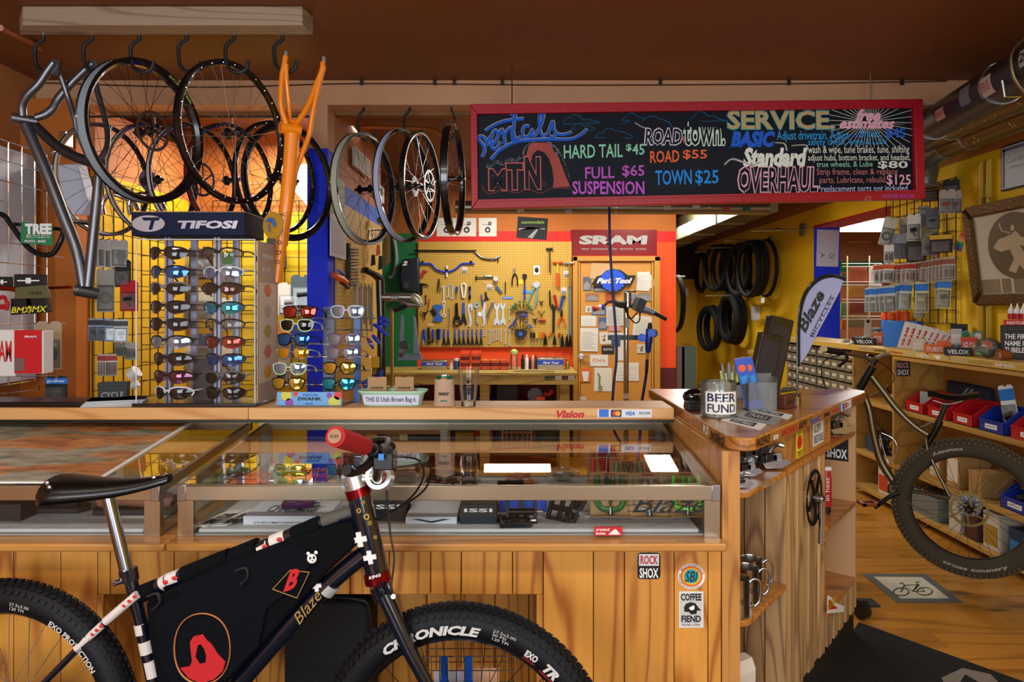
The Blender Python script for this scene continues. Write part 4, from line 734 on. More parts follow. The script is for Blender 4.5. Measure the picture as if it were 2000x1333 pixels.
# ---------------- generic goods ----------------
def LM(loc,yaw=0,pitch=0,roll=0):return Matrix.Translation(V(loc))@Matrix.Rotation(R(yaw),4,'Z')@Matrix.Rotation(R(pitch),4,'X')@Matrix.Rotation(R(roll),4,'Y')
def pack(lb,w,h,loc,yaw=0,roll=0,c='#e6e4e0',hc=None,cc='#24242a',txt=None,tm=None,gr=None,name='blister_pack',cat='package',bub=.62,th=.022,shape='part'):
 p=T(name,lb,cat,(0,0,0),gr);b=B();r=w*.12
 pts=[(-w/2+r,0),(-w/2,-r),(-w/2,-h),(w/2,-h),(w/2,-r),(w/2-r,0),(w*.1,0),(w*.07,-w*.1),(-w*.07,-w*.1),(-w*.1,0)]
 b.pr([V((x,0,z))for x,z in pts],(0,.0012,0));b.ob('backing_card',col(c,.7),p)
 if hc:B().bx((-w/2,-.001,-h*.3),(w/2,-.0002,-h*.08)).ob('header_band',col(hc,.5),p)
 z1=-h*.97;z0=-h*(1-bub)
 b=B();b.pr([V((-w*.44,0,z1)),V((w*.44,0,z1)),V((w*.44,0,z0)),V((-w*.44,0,z0))],(0,-th,0),.86);b.ob('clear_bubble',cL,p)
 zc=(z0+z1)/2;hh=abs(z1-z0);b=B()
 if shape=='part':b.cy((-w*.2,-th*.4,zc+hh*.1),(w*.25,-th*.4,zc+hh*.15),hh*.16,n=10);b.bar((-w*.1,-th*.4,zc+hh*.1),(w*.12,-th*.4,zc-hh*.3),w*.14,th*.5)
 elif shape=='ring':b.ri((0,-th*.4,zc),Y_,[(w*.36,-.002),(w*.36,.002),(w*.22,.002),(w*.22,-.002)],20)
 elif shape=='pads':
  for s in(-1,1):b.pr([V((s*w*.2-w*.13,-th*.3,zc-hh*.3)),V((s*w*.2+w*.13,-th*.3,zc-hh*.3)),V((s*w*.2+w*.15,-th*.3,zc+hh*.2)),V((s*w*.2-w*.1,-th*.3,zc+hh*.3))],(0,-.006,0))
 else:
  for i in range(4):b.cy((w*(-.3+.2*i),-th*.4,zc-hh*.35),(w*(-.3+.2*i),-th*.4,zc+hh*.35),w*.06,n=6)
 b.ob('contents',col(cc,.35),p)
 if txt:text(txt,(-w*.4,-.0015,-h*.27),X_,Z_,w*.8,h*.14,tm or wink,p,n=-Y_,bold=.02)
 p.matrix_basis=LM(loc,yaw,0,roll);return p
def rows(proto_args,locs,labels,gr,**k):
 pr=None
 for i,(l,yw_,rl)in enumerate(locs):
  if pr is None:pr=pack(labels[0],*proto_args,loc=l,yaw=yw_,roll=rl,gr=gr,**k)
  else:clone(pr,LM(l,yw_,0,rl),labels[i%len(labels)]if len(labels)>1 else None)
def cT(lb,w,dp,h,loc,yaw=0,c='#b08a5e',lc=None,txt=None,tm=None,top=None,name='carton',cat='box',gr=None,lid=True,pitch=0,roll=0,tb=None,txt2=None,topc=None):
 p=T(name,lb,cat,(0,0,0),gr);m=col(c,.6)
 B().bx((-w/2,-dp/2,0),(w/2,dp/2,h*.97)).ob('body',m,p,bv=min(w,h)*.02)
 if lid:b=B();b.bx((-w/2-.0006,-dp/2-.0006,h*.82),(w/2+.0006,dp/2+.0006,h));b.ob('lid',col(topc or c,.6),p,bv=min(w,h)*.015)
 f=-dp/2-.0008
 if lc:B().bx((-w*.42,f-.0006,h*.12),(w*.42,f,h*.66)).ob('label_panel',col(lc,.5),p)
 if txt:z=tb or(.25,.55);text(txt,(-w*.38,f-.0012,h*z[0]),X_,Z_,w*.76,h*(z[1]-z[0]),tm or ink,p,n=-Y_,bold=.02)
 if txt2:text(txt2,(-w*.3,-dp*.3,h+.0008),X_,Y_,w*.6,dp*.4,tm or ink,p,n=Z_,bold=.02)
 p.matrix_basis=LM(loc,yaw,pitch,roll);return p
def wiregrid(name,lb,o,r,w,h,nx,ny,m,rad=.003,hooks=()):
 o=V(o);r=V(r).normalized();p=T(name,lb,'grid panel',o);nrm=r.cross(Z_)
 a=B().cy(o,o+Z_*h,rad,n=6).ob('upright_wire',m,p)
 for i in range(1,nx+1):q=a.copy();C.objects.link(q);OFF[q.name]=OFF[a.name];q.parent=p;q.location=r*(w*i/nx)
 a=B().cy(o+nrm*rad*1.6,o+nrm*rad*1.6+r*w,rad*.8,n=6).ob('cross_wire',m,p)
 for i in range(1,ny+1):q=a.copy();C.objects.link(q);OFF[q.name]=OFF[a.name];q.parent=p;q.location=Z_*(h*i/ny)
 for hk in hooks:B().tu([V(k)for k in hk],.0028,6).ob('display_hook',m,p)
 return p
# ---------------- far left racks ----------------
blackwire=mat('black_wire','#0d0d10',.4,.5)
gl_=wiregrid('wire_grid','chrome wire grid panel with white backing at the far left wall',(-2.53,3.3,1.13),(0,1,0),.6,1.22,6,12,cH,.0035,hooks=[[P(90,497,3.62),P(125,503,3.4)],[P(60,635,3.7),P(128,632,3.45)],[P(10,735,3.5),P(145,735,3.4)],[P(0,700,3.5),P(60,720,3.3)],[P(0,770,3.5),P(75,762,3.35),P(78,752,3.35)]])
B().bx((-2.62,3.28,1.13),(-2.60,3.92,2.34)).ob('white_backing',mat('backing_white','#c9cbd2',.6),gl_)
wiregrid('wire_grid','black wire grid panel on the yellow wall behind the bar',(-2.34,4.0,.95),(0,1,0),.95,1.30,9,13,blackwire,.0035,hooks=[[PX(190+14*i,y,-2.335),PX(190+14*i,y,-2.335)+V((.1,-.12,0))]for i,y in enumerate((470,470,530,622,690))])
wiregrid('wire_grid','black wire grid panel on the nook back wall behind the sunglasses',(-2.2,5.27,.95),(1,0,0),.95,1.35,9,13,blackwire,.0035)
b=B();q=[(98,322),(150,320),(172,398),(158,420),(104,412)];b.pr([P(x,y,3.9)for x,y in q],(.02,.06,0));o=b.ob('lamp_housing',mat('housing_white','#c5cad8',.35),lb='pale grey angular plastic housing behind the grey frame',cat='housing',bv=.006)
p=T('bicycle_bell','small chrome bell and bracket on the orange pier','bell',P(115,290,3.9));B().ba(P(110,297,3.85),.03,14,(1,1,.8)).ob('dome',cH,p);b=B();b.bx(P(115,284,3.88),P(143,262,3.95));b.ob('bracket',alu,p,bv=.003)
for k,(x,lab)in enumerate(((0,'chrome curved handlebar hanging left behind the sunglasses display'),(52,'chrome curved handlebar hanging right behind the sunglasses display'))):
 B().tu([P(203+x,420,4.0),P(200+x,400,4.0),P(208+x,385,4.0),P(225+x,380,4.0),P(245+x,388,4.02),P(262+x,396,4.04),P(270+x,410,4.04)],.0145,12,sm=5).ob('handlebar',cH,lb=lab,cat='handlebar')
B().tu([P(-30,415,3.35),P(5,420,3.35),P(22,440,3.35),P(50,478,3.35),P(72,495,3.35),P(95,498,3.35),P(108,490,3.35),P(122,462,3.35),P(128,435,3.4),P(150,433,3.5),P(178,437,3.6)],.0125,10,sm=4).ob('handlebar',mat('satin_black','#1c1e22',.35,.5),lb='satin black high rise handlebar with a green hang card',cat='handlebar')
B().cy(P(18,437,3.37),P(124,449,3.4),.009,n=10).ob('crossbar',bM,bpy.data.objects['handlebar.002']if'handlebar.002'in bpy.data.objects else None)
p=T('hang_card','green printed hang card on the black handlebar at far left','card',P(70,482,3.30));B().pr([P(41,433,3.31),P(103,443,3.31),P(103,480,3.31),P(40,475,3.31)],(0,.002,0)).ob('card',mat('green_card','#1f7a50',.5),p)
fx('TREE',49,437,101,458,3.305,wink,p,bold=.06);fx('BICYCLECO',52,459,98,465,3.305,wink,p);fx('MOTO - BARS',48,469,90,474,3.305,wink,p,bold=.03)
B().tu([P(-5,563,3.3),P(25,565,3.3),P(40,575,3.3)],.012,8,sm=3).ob('handlebar',mat('copper_red','#8c2a16',.3,.8),lb='copper red handlebar end poking past the black packs',cat='handlebar');B().cy(P(92,563,3.36),P(140,561,3.36),.007,n=8).ob('handlebar',mat('copper_red'),lb='thin red bar end sticking out right of the black packs',cat='handlebar')
for i,(x0,y0,x1,y1,lab)in enumerate(((-10,540,16,562,'black package with a white mark at the left frame edge'),(26,535,83,562,'black header pack with a white logo above the olive strap'))):
 a=P(x0,y1,3.3);c=P(x1,y0,3.3);cT(lab,c.x-a.x,.03,c.z-a.z,((a.x+c.x)/2,3.32,a.z),c='#0e0e10',lid=False,txt='+',tm=wink,tb=(.3,.7),name='header_pack')
p=T('grip_pack','olive card of lock-on grips with yellow lettering','package',P(60,600,3.28));b=B();flat(b,[(30,562),(90,557),(99,582),(28,584)],3.28,.01);b.ob('olive_card',col('#5a5632',.6),p);fx('GRIPS',55,570,82,576,3.277,ink,p)
for i,(x,y)in enumerate(((20,596),(50,594))):b=B();flat(b,[(x,y-12),(x+40,y-16),(x+46,y+16),(x,y+20)],3.285,.03);o=b.ob('pack',bP,p,bv=.004);fx('BMX',x+2,y+4,x+42,y+16,3.282,mat('yellow_ink','#d8d020',.6),o,shear=.2,bold=.02)
p=T('brake_lever','small red brake lever pair at the left edge of the picture','brake lever',P(5,590,3.3));B().tu([P(-8,588,3.3),P(6,580,3.28),P(14,592,3.27),P(12,606,3.27)],.009,8,sm=4).ob('lever',rP,p);B().cy(P(-5,600,3.3),P(8,600,3.3),.012,n=10).ob('clamp',rP,p)
a=P(-30,736,3.2);c=P(27,642,3.2);cT('white boxed crank set with red lettering at the left edge',c.x-a.x,.06,c.z-a.z,((a.x+c.x)/2,3.24,a.z),c='#dedbd6',txt='SRAM',tm=rI,tb=(.3,.75),lid=False)
a=P(27,731,3.19);c=P(82,644,3.19);p=cT('red faced crank set box with a photo corner and white lettering',c.x-a.x,.07,c.z-a.z,((a.x+c.x)/2,3.235,a.z),c='#e4e0dc',lid=False)
B().bx(P(28,730,3.196),P(81.5,645,3.197)-V((0,0,0))).ob('red_face',col('#c5111c',.45),p).matrix_parent_inverse=p.matrix_basis.inverted()
o=fx('SRAM',48,656,71,660,3.193,wink,p,bold=.04);o.matrix_parent_inverse=p.matrix_basis.inverted();o=B().bx(P(28,725,3.1945),P(48,700,3.196)).ob('photo_corner',col('#7a5a55',.4),p);o.matrix_parent_inverse=p.matrix_basis.inverted()
a=P(72,719,3.42);pack('brown header bag with a black toothed sprocket',.125,.23,P(95,628,3.42),c='#b7a283',hc=None,cc='#1d1d20',shape='ring',name='sprocket_bag')
pack('black and blue header pack with white lettering above the black tray',.105,.125,P(110,735,3.40),c='#111216',hc='#1f6fd0',cc='#3a3f45',txt='pdw',name='header_pack')
b=B();b.pr([V((P(-60,0,2.86).x,2.86,BZ+.001)),V((P(170,0,2.86).x,2.86,BZ+.001)),V((P(192,0,3.0).x,3.0,BZ+.001)),V((P(-60,0,3.0).x,3.04,BZ+.001))],(0,0,.02));b.ob('tray',mat('tray_black','#08080a',.3),lb='flat black plastic display tray on the left end of the bar',cat='tray',bv=.004)
for i,(x,y)in enumerate(((196,470),(208,468),(221,470),(233,468))):pack(('leftmost','second','third','rightmost')[i]+' of four clear parts packs on the upper grid hook',.085,.15,P(x,y,4.0-.02*i),yaw=35,c='#c9cac6',cc='#8a8a85',name='clear_pack',gr='clear packs on the upper hook')
pack('clear bag holding two grey sprockets below the clear packs',.09,.24,P(206,525,3.95),yaw=15,c='#a9a89c',cc='#6b6b66',shape='ring',name='sprocket_bag')
for i,(x,y)in enumerate(((186,622),(203,622),(219,623),(236,624))):pack(('leftmost','second','third','rightmost')[i]+' of four blue and white cable packs on the grid',.07,.125,P(x,y,3.98-.03*i),yaw=20,c='#d9dadd'if i==3 else'#9fb6d6',hc='#20242c',cc='#2a2a2e',name='cable_pack',gr='blue and white cable packs')
pack('dark pack of small bolts on the lower left of the black grid',.07,.08,P(237,668,3.98),yaw=10,c='#8d8c80',cc='#232326',shape='bars');pack('clear pack of brake pads beside the sunglasses panel',.07,.1,P(257,668,3.98),c='#b7b6a8',cc='#3a3a3a',shape='pads')
for i in range(4):pack(('backmost','third','second','frontmost')[i]+' of the red and white pad packs',.06,.12,P(202+5*i,692,3.99-.018*i),yaw=25,c='#dcd6cf',hc='#b3242a',cc='#7a2a28',name='pad_pack',shape='pads',gr='red and white pad packs on the grid')
a=P(198,788,3.03);cT('black boxed bell on the bar behind the magazines',.11,.06,.085,(P(228,0,3.02).x,3.0,BZ+.001),yaw=18,c='#0d0d0f',txt='CYCLE',tm=gI,name='boxed_part')
pack('red framed pack hanging between the black grid and sunglasses panel',.10,.17,P(252,548,3.95),c='#c3141c',cc='#1c1c1e',name='red_pack');pack('black chain tool pack above the red framed pack',.09,.15,P(240,508,3.96),c='#1d1d20',cc='#4a4a4c',shape='ring')
p=T('cable_roll','white roll of cable ties by the foot of the sunglasses panel','roll',P(262,742,3.9));B().cy(P(255,735,3.9),P(268,725,3.9),.035,n=16).ob('roll',wP,p);B().cy(P(258,755,3.9),P(268,748,3.9),.022,n=14).ob('core',wP,p)
for i in range(4):
 c=V((P(225,0,2.93).x+.004*i,2.93,BZ+.001+.0065*i));p=T('magazine','%s thin pale magazine in the stack on the bar'%('bottom','second','third','top')[i],'magazine',c,'magazines stacked on the bar');b=B();b.bx(c+V((-.105,-.07,0)),c+V((.105,.07,.006)));o=b.ob('pages',mat('mag_paper','#b9bcc0',.6),p);b=B();b.bx(c+V((-.106,-.071,.0045)),c+V((.106,.071,.006)));b.ob('cover',mat('mag_cover%d'%i,('#8b8d90','#9aa0a6','#7c7f84','#5a5d5c')[i],.35),p);p.rotation_euler=(0,0,R(12+3*i))
# ---------------- sunglasses ----------------
def lensmat(name,c,t=.75):return mat('lens_'+name,c,.06,t,coat=.6)
def gL(lb,loc,lens,frm,style='wrap',yaw=0,s=1.0,gr=None,tem=None):
 p=T('sunglasses',lb,'sunglasses',(0,0,0),gr)
 if style=='wrap':ol_=[(.007,0),(.012,.012),(.03,.0165),(.052,.014),(.066,.004),(.062,-.008),(.046,-.018),(.026,-.019),(.012,-.010)];k=7.0
 else:ol_=[(.009,.004),(.013,.019),(.032,.023),(.054,.021),(.066,.014),(.065,-.004),(.055,-.019),(.036,-.023),(.018,-.018)];k=3.0
 cy=lambda x:k*x*x
 for sg in(-1,1):
  b=B();o2,_=cr([V((sg*x,cy(x),z))for x,z in ol_],3,True);n=len(o2);cx=sum(v.x for v in o2)/n;cz=sum(v.z for v in o2)/n
  c=V((cx,cy(cx)-.003,cz));mid=[V((cx+(v.x-cx)*.5,cy(cx+(v.x-cx)*.5)-.002,cz+(v.z-cz)*.5))for v in o2]
  b.add([c]+mid+o2,[((0,1+i,1+(i+1)%n)if sg<0 else(0,1+(i+1)%n,1+i))for i in range(n)]+[((1+i,1+n+i,1+n+(i+1)%n,1+(i+1)%n)if sg<0 else(1+i,1+(i+1)%n,1+n+(i+1)%n,1+n+i))for i in range(n)]);b.ob('lens',lens,p,ang=80)
  b=B()
  if style=='wrap':b.tu([v+V((0,.001,0))for v in o2[:3*5+1]],.0027,6)
  else:b.tu([v+V((0,.001,0))for v in o2],.0026,6,closed=True)
  b.ob('rim',frm,p)
  xe_=ol_[4][0];b=B();b.tu([V((sg*(xe_-.002),cy(xe_)-.001,.006 if style=='wrap'else.013)),V((sg*(xe_+.006),cy(xe_)+.012,.007 if style=='wrap'else.013)),V((sg*(xe_+.006),.07,.006)),V((sg*(xe_+.002),.105,-.002)),V((sg*(xe_-.002),.13,-.022))],[.0045,.0045,.0035,.0035,.004],8,sm=4,flat=.5);b.ob('temple',tem or frm,p)
 B().tu([V((-.009,.001,.004)),V((0,-.001,.007)),V((.009,.001,.004))],.0028,8,sm=3).ob('bridge',frm,p)
 p.matrix_basis=LM(loc,yaw)@Matrix.Scale(s,4);return p
LB=lensmat('blue','#1b5fae');LK=mat('lens_smoke','#06080c',.08,spec=.6);LC=lensmat('cyan','#22a7c9');LR=lensmat('red','#9c2f1c');LP=lensmat('plum','#5a2340');LG=lensmat('gold','#c9a93c');LCl=glass('lens_clear',(.85,.85,.8),1.2,.02);LS=lensmat('silver','#8fa6c0');LY=lensmat('yellow','#d9a520');LBr=lensmat('brown','#4a2c22')
FB=mat('frame_black','#040405',.3,spec=.3);FW_=mat('frame_white','#d9dde2',.3);FG=mat('frame_pale_green','#b8d3a0',.35);FP=mat('frame_purple','#6a4468',.3,coat=.4);FGy=mat('frame_grey','#5a6068',.35);FLB=mat('frame_pale_blue','#c0d2ea',.3);FT=mat('frame_clear_grey','#77797c',.3)
dp_=2.90;XLd=P(262,0,dp_).x;XRd=P(484,0,dp_).x;st=T('sunglasses_display','tall sunglasses display with black header and clear front panel on the bar','display stand',V(((XLd+XRd)/2,3.0,BZ)))
ns_=mat('navy_header','#061233',.6,spec=.2)
z1=P(0,414,2.88).z;z0=P(0,461,2.88).z
b=B();b.bx((P(256,0,2.88).x,2.88,z0),(P(479,0,2.88).x,3.10,z1));b.ob('header',ns_,st,bv=.004);b=B();b.bx((P(256,0,2.88).x,2.879,z1-.002),(P(479,0,2.88).x,3.10,z1+.002));b.ob('header_lip',mat('tan_edge','#8a6a48',.5),st)
b=B();c=P(290,437,2.879);b.la([(.066,0),(.066,.0015)],c,(0,-1,0),36);o=b.ob('oval_mark',mat('mirror_silver','#b4b9c9',.3,.7),st)
for v in o.data.vertices:v.co.z=(v.co.z-(c.z-BZ))*.5+(c.z-BZ)
b=B();b.pr([P(x,y,2.8765)for x,y in[(277,425),(312,425),(310,431),(302,431),(297,449),(290,449),(295,431),(280,431)]],(0,.0006,0));b.ob('mark_t',ns_,o)
fx('TIFOSI',347,431,465,447,2.8775,mat('mirror_silver'),st,bold=.05,shear=.15)
b=B();b.la([(.055,0),(.055,.004)],P(534,440,2.93),(-.5,-1,0),24);dsk=b.ob('round_sticker',mat('mustard','#b58a2a',.4),st);b=B();c=P(532,438,2.92);b.tu([c+V((-.02,-.008,.01)),c+V((0,-.012,.02)),c+V((.012,-.008,-.01))],.006,6,sm=3);b.tu([c+V((-.018,-.006,.0)),c+V((-.012,-.006,-.03))],.003,5);b.ob('rider_drawing',lI,dsk)
b=B();b.pr([V((XLd+.01,2.86,BZ+.0)),V((P(500,0,2.86).x,2.86,BZ)),V((P(520,0,3.02).x+.03,3.05,BZ)),V((XLd+.01,3.05,BZ))],(0,0,.014));b.ob('base_plate',mat('base_black','#0a0a0d',.3,coat=.4),st,bv=.003)
for x,d in((327,2.93),(424,2.93),(378,3.04),(460,3.04)):
 b=B();q=P(x,0,d);b.bx((q.x-.012,d,BZ+.014),(q.x+.012,d+.02,z0));pst=b.ob('post',mat('anodised_blue_grey','#93a3c0',.25,.8),st)
 if d<3:B().bx((q.x-.003,d-.0015,BZ+.014),(q.x+.003,d,z0)).ob('channel',mat('dark_slot','#20242c',.4),pst)
acr=glass('acrylic',(.98,.98,.99),.45,.02)
b=B();b.bx((P(266,0,2.87).x,2.87,P(0,797,2.87).z),(P(498,0,2.87).x,2.874,P(0,468,2.87).z));b.ob('front_panel',acr,st)
edge=mat('acrylic_edge','#c9d2d9',.2)
for a,c in(((266,468),(266,797)),((498,468),(498,797)),((266,468),(498,468)),((266,797),(498,797))):B().cy(P(a[0],a[1],2.872),P(c[0],c[1],2.872),.0025,n=6).ob('panel_edge',edge,st)
sx=P(498,0,2.88).x+.006;b=B();b.bx((sx,2.885,P(0,790,2.88).z),(sx+.004,3.13,P(0,470,2.88).z));sp=b.ob('side_panel',mat('side_poster','#9c9092',.35),st)
b=B();b.bx((sx+.004,2.90,BZ+.09),(sx+.0046,3.11,BZ+.50));b.ob('poster_field',mat('poster_pale','#c6bdb9',.4),sp);text('TIFOSI',(sx+.005,2.93,BZ+.60),Y_,Z_,.13,.018,wink,sp,n=X_,bold=.03);text('FOTOTEC',(sx+.005,2.93,BZ+.545),Y_,Z_,.11,.018,wink,sp,n=X_)
for i,cx in enumerate(('#c9573a','#a39c90','#9a8c4a','#b8605a','#c98a2a')):
 c=V((sx+.0048,3.0,BZ+.47-.085*i));b=B();b.ba(c,.045,12,(.02,1,.6));b.ob('lens_swatch',mat('sw%d'%i,cx,.3),sp);b=B();b.bx(c+V((0,-.03,-.028)),c+V((.0006,.03,-.025)));b.ob('swatch_text',mat('sw%d'%i),sp)
rowsy=[494,531,563,600,634,668,702,737,768]
LL=[('black wrap sunglasses with dark mottled lenses, top left of the tall display',LK,FB),('sunglasses with deep blue mirror lenses, second row left of the tall display',LB,FB),('clear grey framed sunglasses in the third row left of the tall display',LK,FT),('black sunglasses with dark blue lenses, fourth row left of the tall display',LK,FB),('black sunglasses with small blue stickers, fifth row left of the tall display',LK,FB),('black framed silver lens sunglasses, sixth row left of the tall display',LS,FB),('black wrap sunglasses, seventh row left of the tall display',LK,FB),('sunglasses with orange and plum lenses, eighth row left of the tall display',LP,FB),('white framed sunglasses at the bottom left of the tall display',LK,FW_)]
RL=[('black sunglasses with one clear lens, top right of the tall display',LCl,FB),('white and black sunglasses, second row right of the tall display',LS,FW_),('brown lens sunglasses, third row right of the tall display',LBr,FB),('sunglasses with bright cyan mirror lenses on the tall display',LC,FB),('clear lens glasses with black square frames on the tall display',LCl,FB),('sunglasses with red and plum lenses, sixth row right of the tall display',LR,FB),('black sunglasses with silver blue lenses, seventh row right of the tall display',LB,FB),('half rim grey sunglasses, eighth row right of the tall display',LK,FGy),('black sunglasses at the bottom right of the tall display',LK,FB)]
for i,y in enumerate(rowsy):
 B().cy(P(275,y+6,2.975),P(493,y+7,2.975),.0022,n=6).ob('rod',sT,st)
 l=LL[i];gL(l[0],P(316+i*1.2,y,2.91),l[1],l[2],yaw=-14+random.uniform(-4,4),s=1.42,gr='sunglasses on the tall display')
 l=RL[i];gL(l[0],P(424+i*.8,y+1,2.91),l[1],l[2],yaw=-10+random.uniform(-4,4),s=1.36,gr='sunglasses on the tall display')
b=B();b.bx(P(383,790,2.99),P(420,700,2.96));b.ob('centre_card',bP,st)
random.seed(11)
for k,(x,y,cx,cc_,sh,lab)in enumerate(((300,480,'#2a2a2c','#8a8a8a','ring','black pack with a grey ring, top left'),(345,500,'#d0cfc8','#2a2a2a','pads','white pack of black pads'),(392,490,'#1a1a1c','#5a5a5a','bars','black pack of grey rods'),(300,560,'#c8c4b8','#151515','part','white pack with a black part'),(350,580,'#17181a','#b0b0a8','part','black pack with a pale part'),(395,570,'#b9bdb0','#3a3a38','ring','pale pack with a dark ring'),(440,500,'#1f5a38','#101010','part','green pack'),(445,590,'#d8d8d4','#6a6a6a','bars','white pack of grey rods'),(305,650,'#141416','#d0d0c8','pads','black pack of white pads'),(352,670,'#c4c2b4','#252525','part','pale pack with a dark part'),(398,660,'#2a4a8a','#141414','ring','blue pack with a black ring'),(445,680,'#cfcabc','#4a2a1a','part','cream pack with a brown part'),(540,470,'#1d1d20','#707070','bars','black pack of chrome rods'),(565,560,'#dedcd4','#8a8a8a','part','white tall pack'),(590,545,'#4a6068','#2a2a2a','part','grey green cloth pack'),(548,640,'#c8742a','#141414','ring','orange pack with a black ring'),(545,700,'#d0ccc0','#1a1a1a','part','cream pack low down'),(590,640,'#183a8a','#101010','bars','blue pack low down'))):
 pack(lab+(' behind the tall sunglasses display'if x<500 else' between the two sunglasses displays'),.16,.24,P(x,y-8,5.235),yaw=random.uniform(-15,15),c=cx,cc=cc_,shape=sh,name='stock_pack')
s2=T('sunglasses_rack','open sunglasses rack with six steel rods and a clear base on the bar','display stand',P(620,797,2.95));s2.location.z=BZ;OFF[s2.name]=V(s2.location)
for y,xa_,xb_ in((622,572,735),(645,568,730),(672,560,728),(697,552,724),(724,545,722),(752,540,716)):B().cy(P(xa_,y,2.99),P(xb_,y,2.99),.003,n=8).ob('rod',cH,s2)
b=B();b.bx((P(630,0,3.0).x,3.01,BZ+.0),(P(652,0,3.0).x,3.03,P(0,600,3.0).z));b.ob('spine',mat('spine_grey','#3b4660',.4),s2)
b=B();b.bx((P(690,0,3.0).x,3.01,BZ+.0),(P(702,0,3.0).x,3.03,P(0,610,3.0).z));b.ob('spine',mat('spine_blue','#1a58a8',.4),s2)
b=B();b.pr([V((P(541,0,2.87).x,2.87,BZ)),V((P(668,0,2.87).x,2.87,BZ)),V((P(690,0,3.0).x,3.04,BZ)),V((P(560,0,3.0).x,3.04,BZ))],(0,0,.008));b.ob('clear_base',cL,s2)
b=B();b.bx(P(541,793,2.875),P(668,766,2.880));sg=b.ob('sign_card',mat('sign_blue','#5f9fd8',.35),s2)
fx('TIFOSI',590,770,621,774,2.8735,lI,sg,bold=.04,shear=.2);fx('SWANK',581,776,628,783,2.8735,ink,sg,bold=.03);fx('$25',596,787,611,791,2.8735,lI,sg,bold=.03)
for x,y,r_,cx in((559,773,.021,'#c9c840'),(577,770,.010,'#d3342c'),(565,787,.017,'#8a3aa0'),(653,786,.024,'#c9c840'),(660,773,.017,'#d3342c'),(643,773,.011,'#8a3aa0')):
 b=B();c=P(x,y,2.8738);b.pr([V((c.x+r_*math.cos(a),c.y,max(P(0,792.6,2.875).z,min(P(0,766.4,2.875).z,c.z+r_*math.sin(a)))))for a in[k*PI/10 for k in range(20)]],(0,.0006,0));b.ob('sign_dot',mat('dot'+cx.strip('#'),cx,.5),sg)
for x,y,l,f,lab,t in((583,610,LR,FB,'dark framed sunglasses with red plum lenses at the top of the open rack',None),(577,636,LK,FG,'pale green sunglasses with smoke lenses in the second row of the open rack',FW_),(571,664,LB,FB,'black sunglasses with blue mirror lenses, third row left of the open rack',None),(569,691,LY,FGy,'grey sunglasses with orange yellow mirror lenses and green temples on the open rack',FG),(563,721,LS,FG,'pale green sunglasses with dark lenses, fifth row left of the open rack',FW_),(560,750,LG,FB,'black sunglasses with gold lenses, bottom left of the open rack',None),(676,609,LS,FLB,'pale white sunglasses with blue temples, top right of the open rack',mat('temple_blue','#3f8fc0',.35)),(669,664,LS,FP,'purple sunglasses with silver lenses, third row right of the open rack',None),(666,691,LS,FP,'purple sunglasses one row below another purple pair on the open rack',None),(661,720,LG,FB,'black sunglasses with gold mirror lenses, fifth row right of the open rack',None),(659,751,LC,FB,'black sunglasses with cyan lenses, bottom right of the open rack',None)):
 gL(lab,P(x,y,2.88),l,f,'way',yaw=-6+random.uniform(-3,3),s=1.02,gr='sunglasses on the open rack',tem=t)
# ---------------- bar top goods ----------------
c=V((P(768,0,2.93).x,2.93,BZ+.001));p=T('plastic_tub','mint green plastic tub with a handwritten white label on the bar','tub',c);mt=mat('mint_plastic','#a9d3b4',.35)
w0=.125;b=B()
for z,w_,dd in((0,.115,.045),(.045,.127,.052),(.056,.140,.060),(.061,.140,.060)):
 for k in range(24):
  a=2*PI*k/24;ex=5;cx_=abs(math.cos(a))**(2/ex)*(1 if math.cos(a)>0 else-1);cy_=abs(math.sin(a))**(2/ex)*(1 if math.sin(a)>0 else-1);b.v.append(c+V((cx_*w_,cy_*dd,z)))
b.f=[(i*24+k,i*24+(k+1)%24,(i+1)*24+(k+1)%24,(i+1)*24+k)for i in range(3)for k in range(24)]+[tuple(range(23,-1,-1))];b.mi=[0]*len(b.f);o=b.ob('tub',mt,p);m_=o.modifiers.new('s','SOLIDIFY');m_.thickness=.003;m_.offset=-1
b=B();b.pr([c+V((-.108,-.0475,.006)),c+V((.108,-.0475,.006)),c+V((.114,-.0535,.046)),c+V((-.114,-.0535,.046))],(0,-.001,0));lb=b.ob('paper_label',mat('label_lilac','#cdd3ea',.7),p);text('THIS IS Utah Brown Bag it.',c+V((-.103,-.0515,.012)),X_,V((0,-.14,1)).normalized(),.205,.026,ink,lb,n=V((0,-1,-.14)))
for i,(x,lab)in enumerate(((737,'left brown cardboard sleeve standing in the mint tub'),(790,'right brown cardboard sleeve standing in the mint tub'))):
 q=V((P(x,0,2.95).x,2.945,BZ+.008));e=T('card_sleeve',lab,'cardboard sleeve',q,'cardboard sleeves in the mint tub');b=B();pts=[(-.04,0),(.04,0),(.038,.105),(.012,.105),(.008,.096),(-.008,.096),(-.012,.105),(-.038,.105)]
 b.pr([q+V((x_,0,z_))for x_,z_ in pts],(0,.0015,0));b.ob('front',card,e);b=B();b.bx(q+V((-.038,.002,0)),q+V((.038,.012,.103)));b.ob('fold',card,e);text('HANDUP',q+V((-.026,-.001,.056)),X_,Z_,.052,.008,ink,e,n=-Y_,bold=.04)
c=V((P(781,0,3.02).x,3.03,BZ+.001));p=T('glue_bottle','white glue bottle with a red nozzle behind the mint tub','bottle',c);b=B();b.la([(.014,0),(.014,.08),(.011,.088)],c,n=16);b.ob('bottle',wP,p);b=B();b.la([(.010,.088),(.010,.098),(.004,.102),(.002,.125)],c,n=12);b.ob('nozzle',rP,p)
c=V((P(868,0,2.9).x,2.9,BZ+.001));p=T('bagged_can','drinks can in a brown paper bag sleeve on the bar','can',c);b=B()
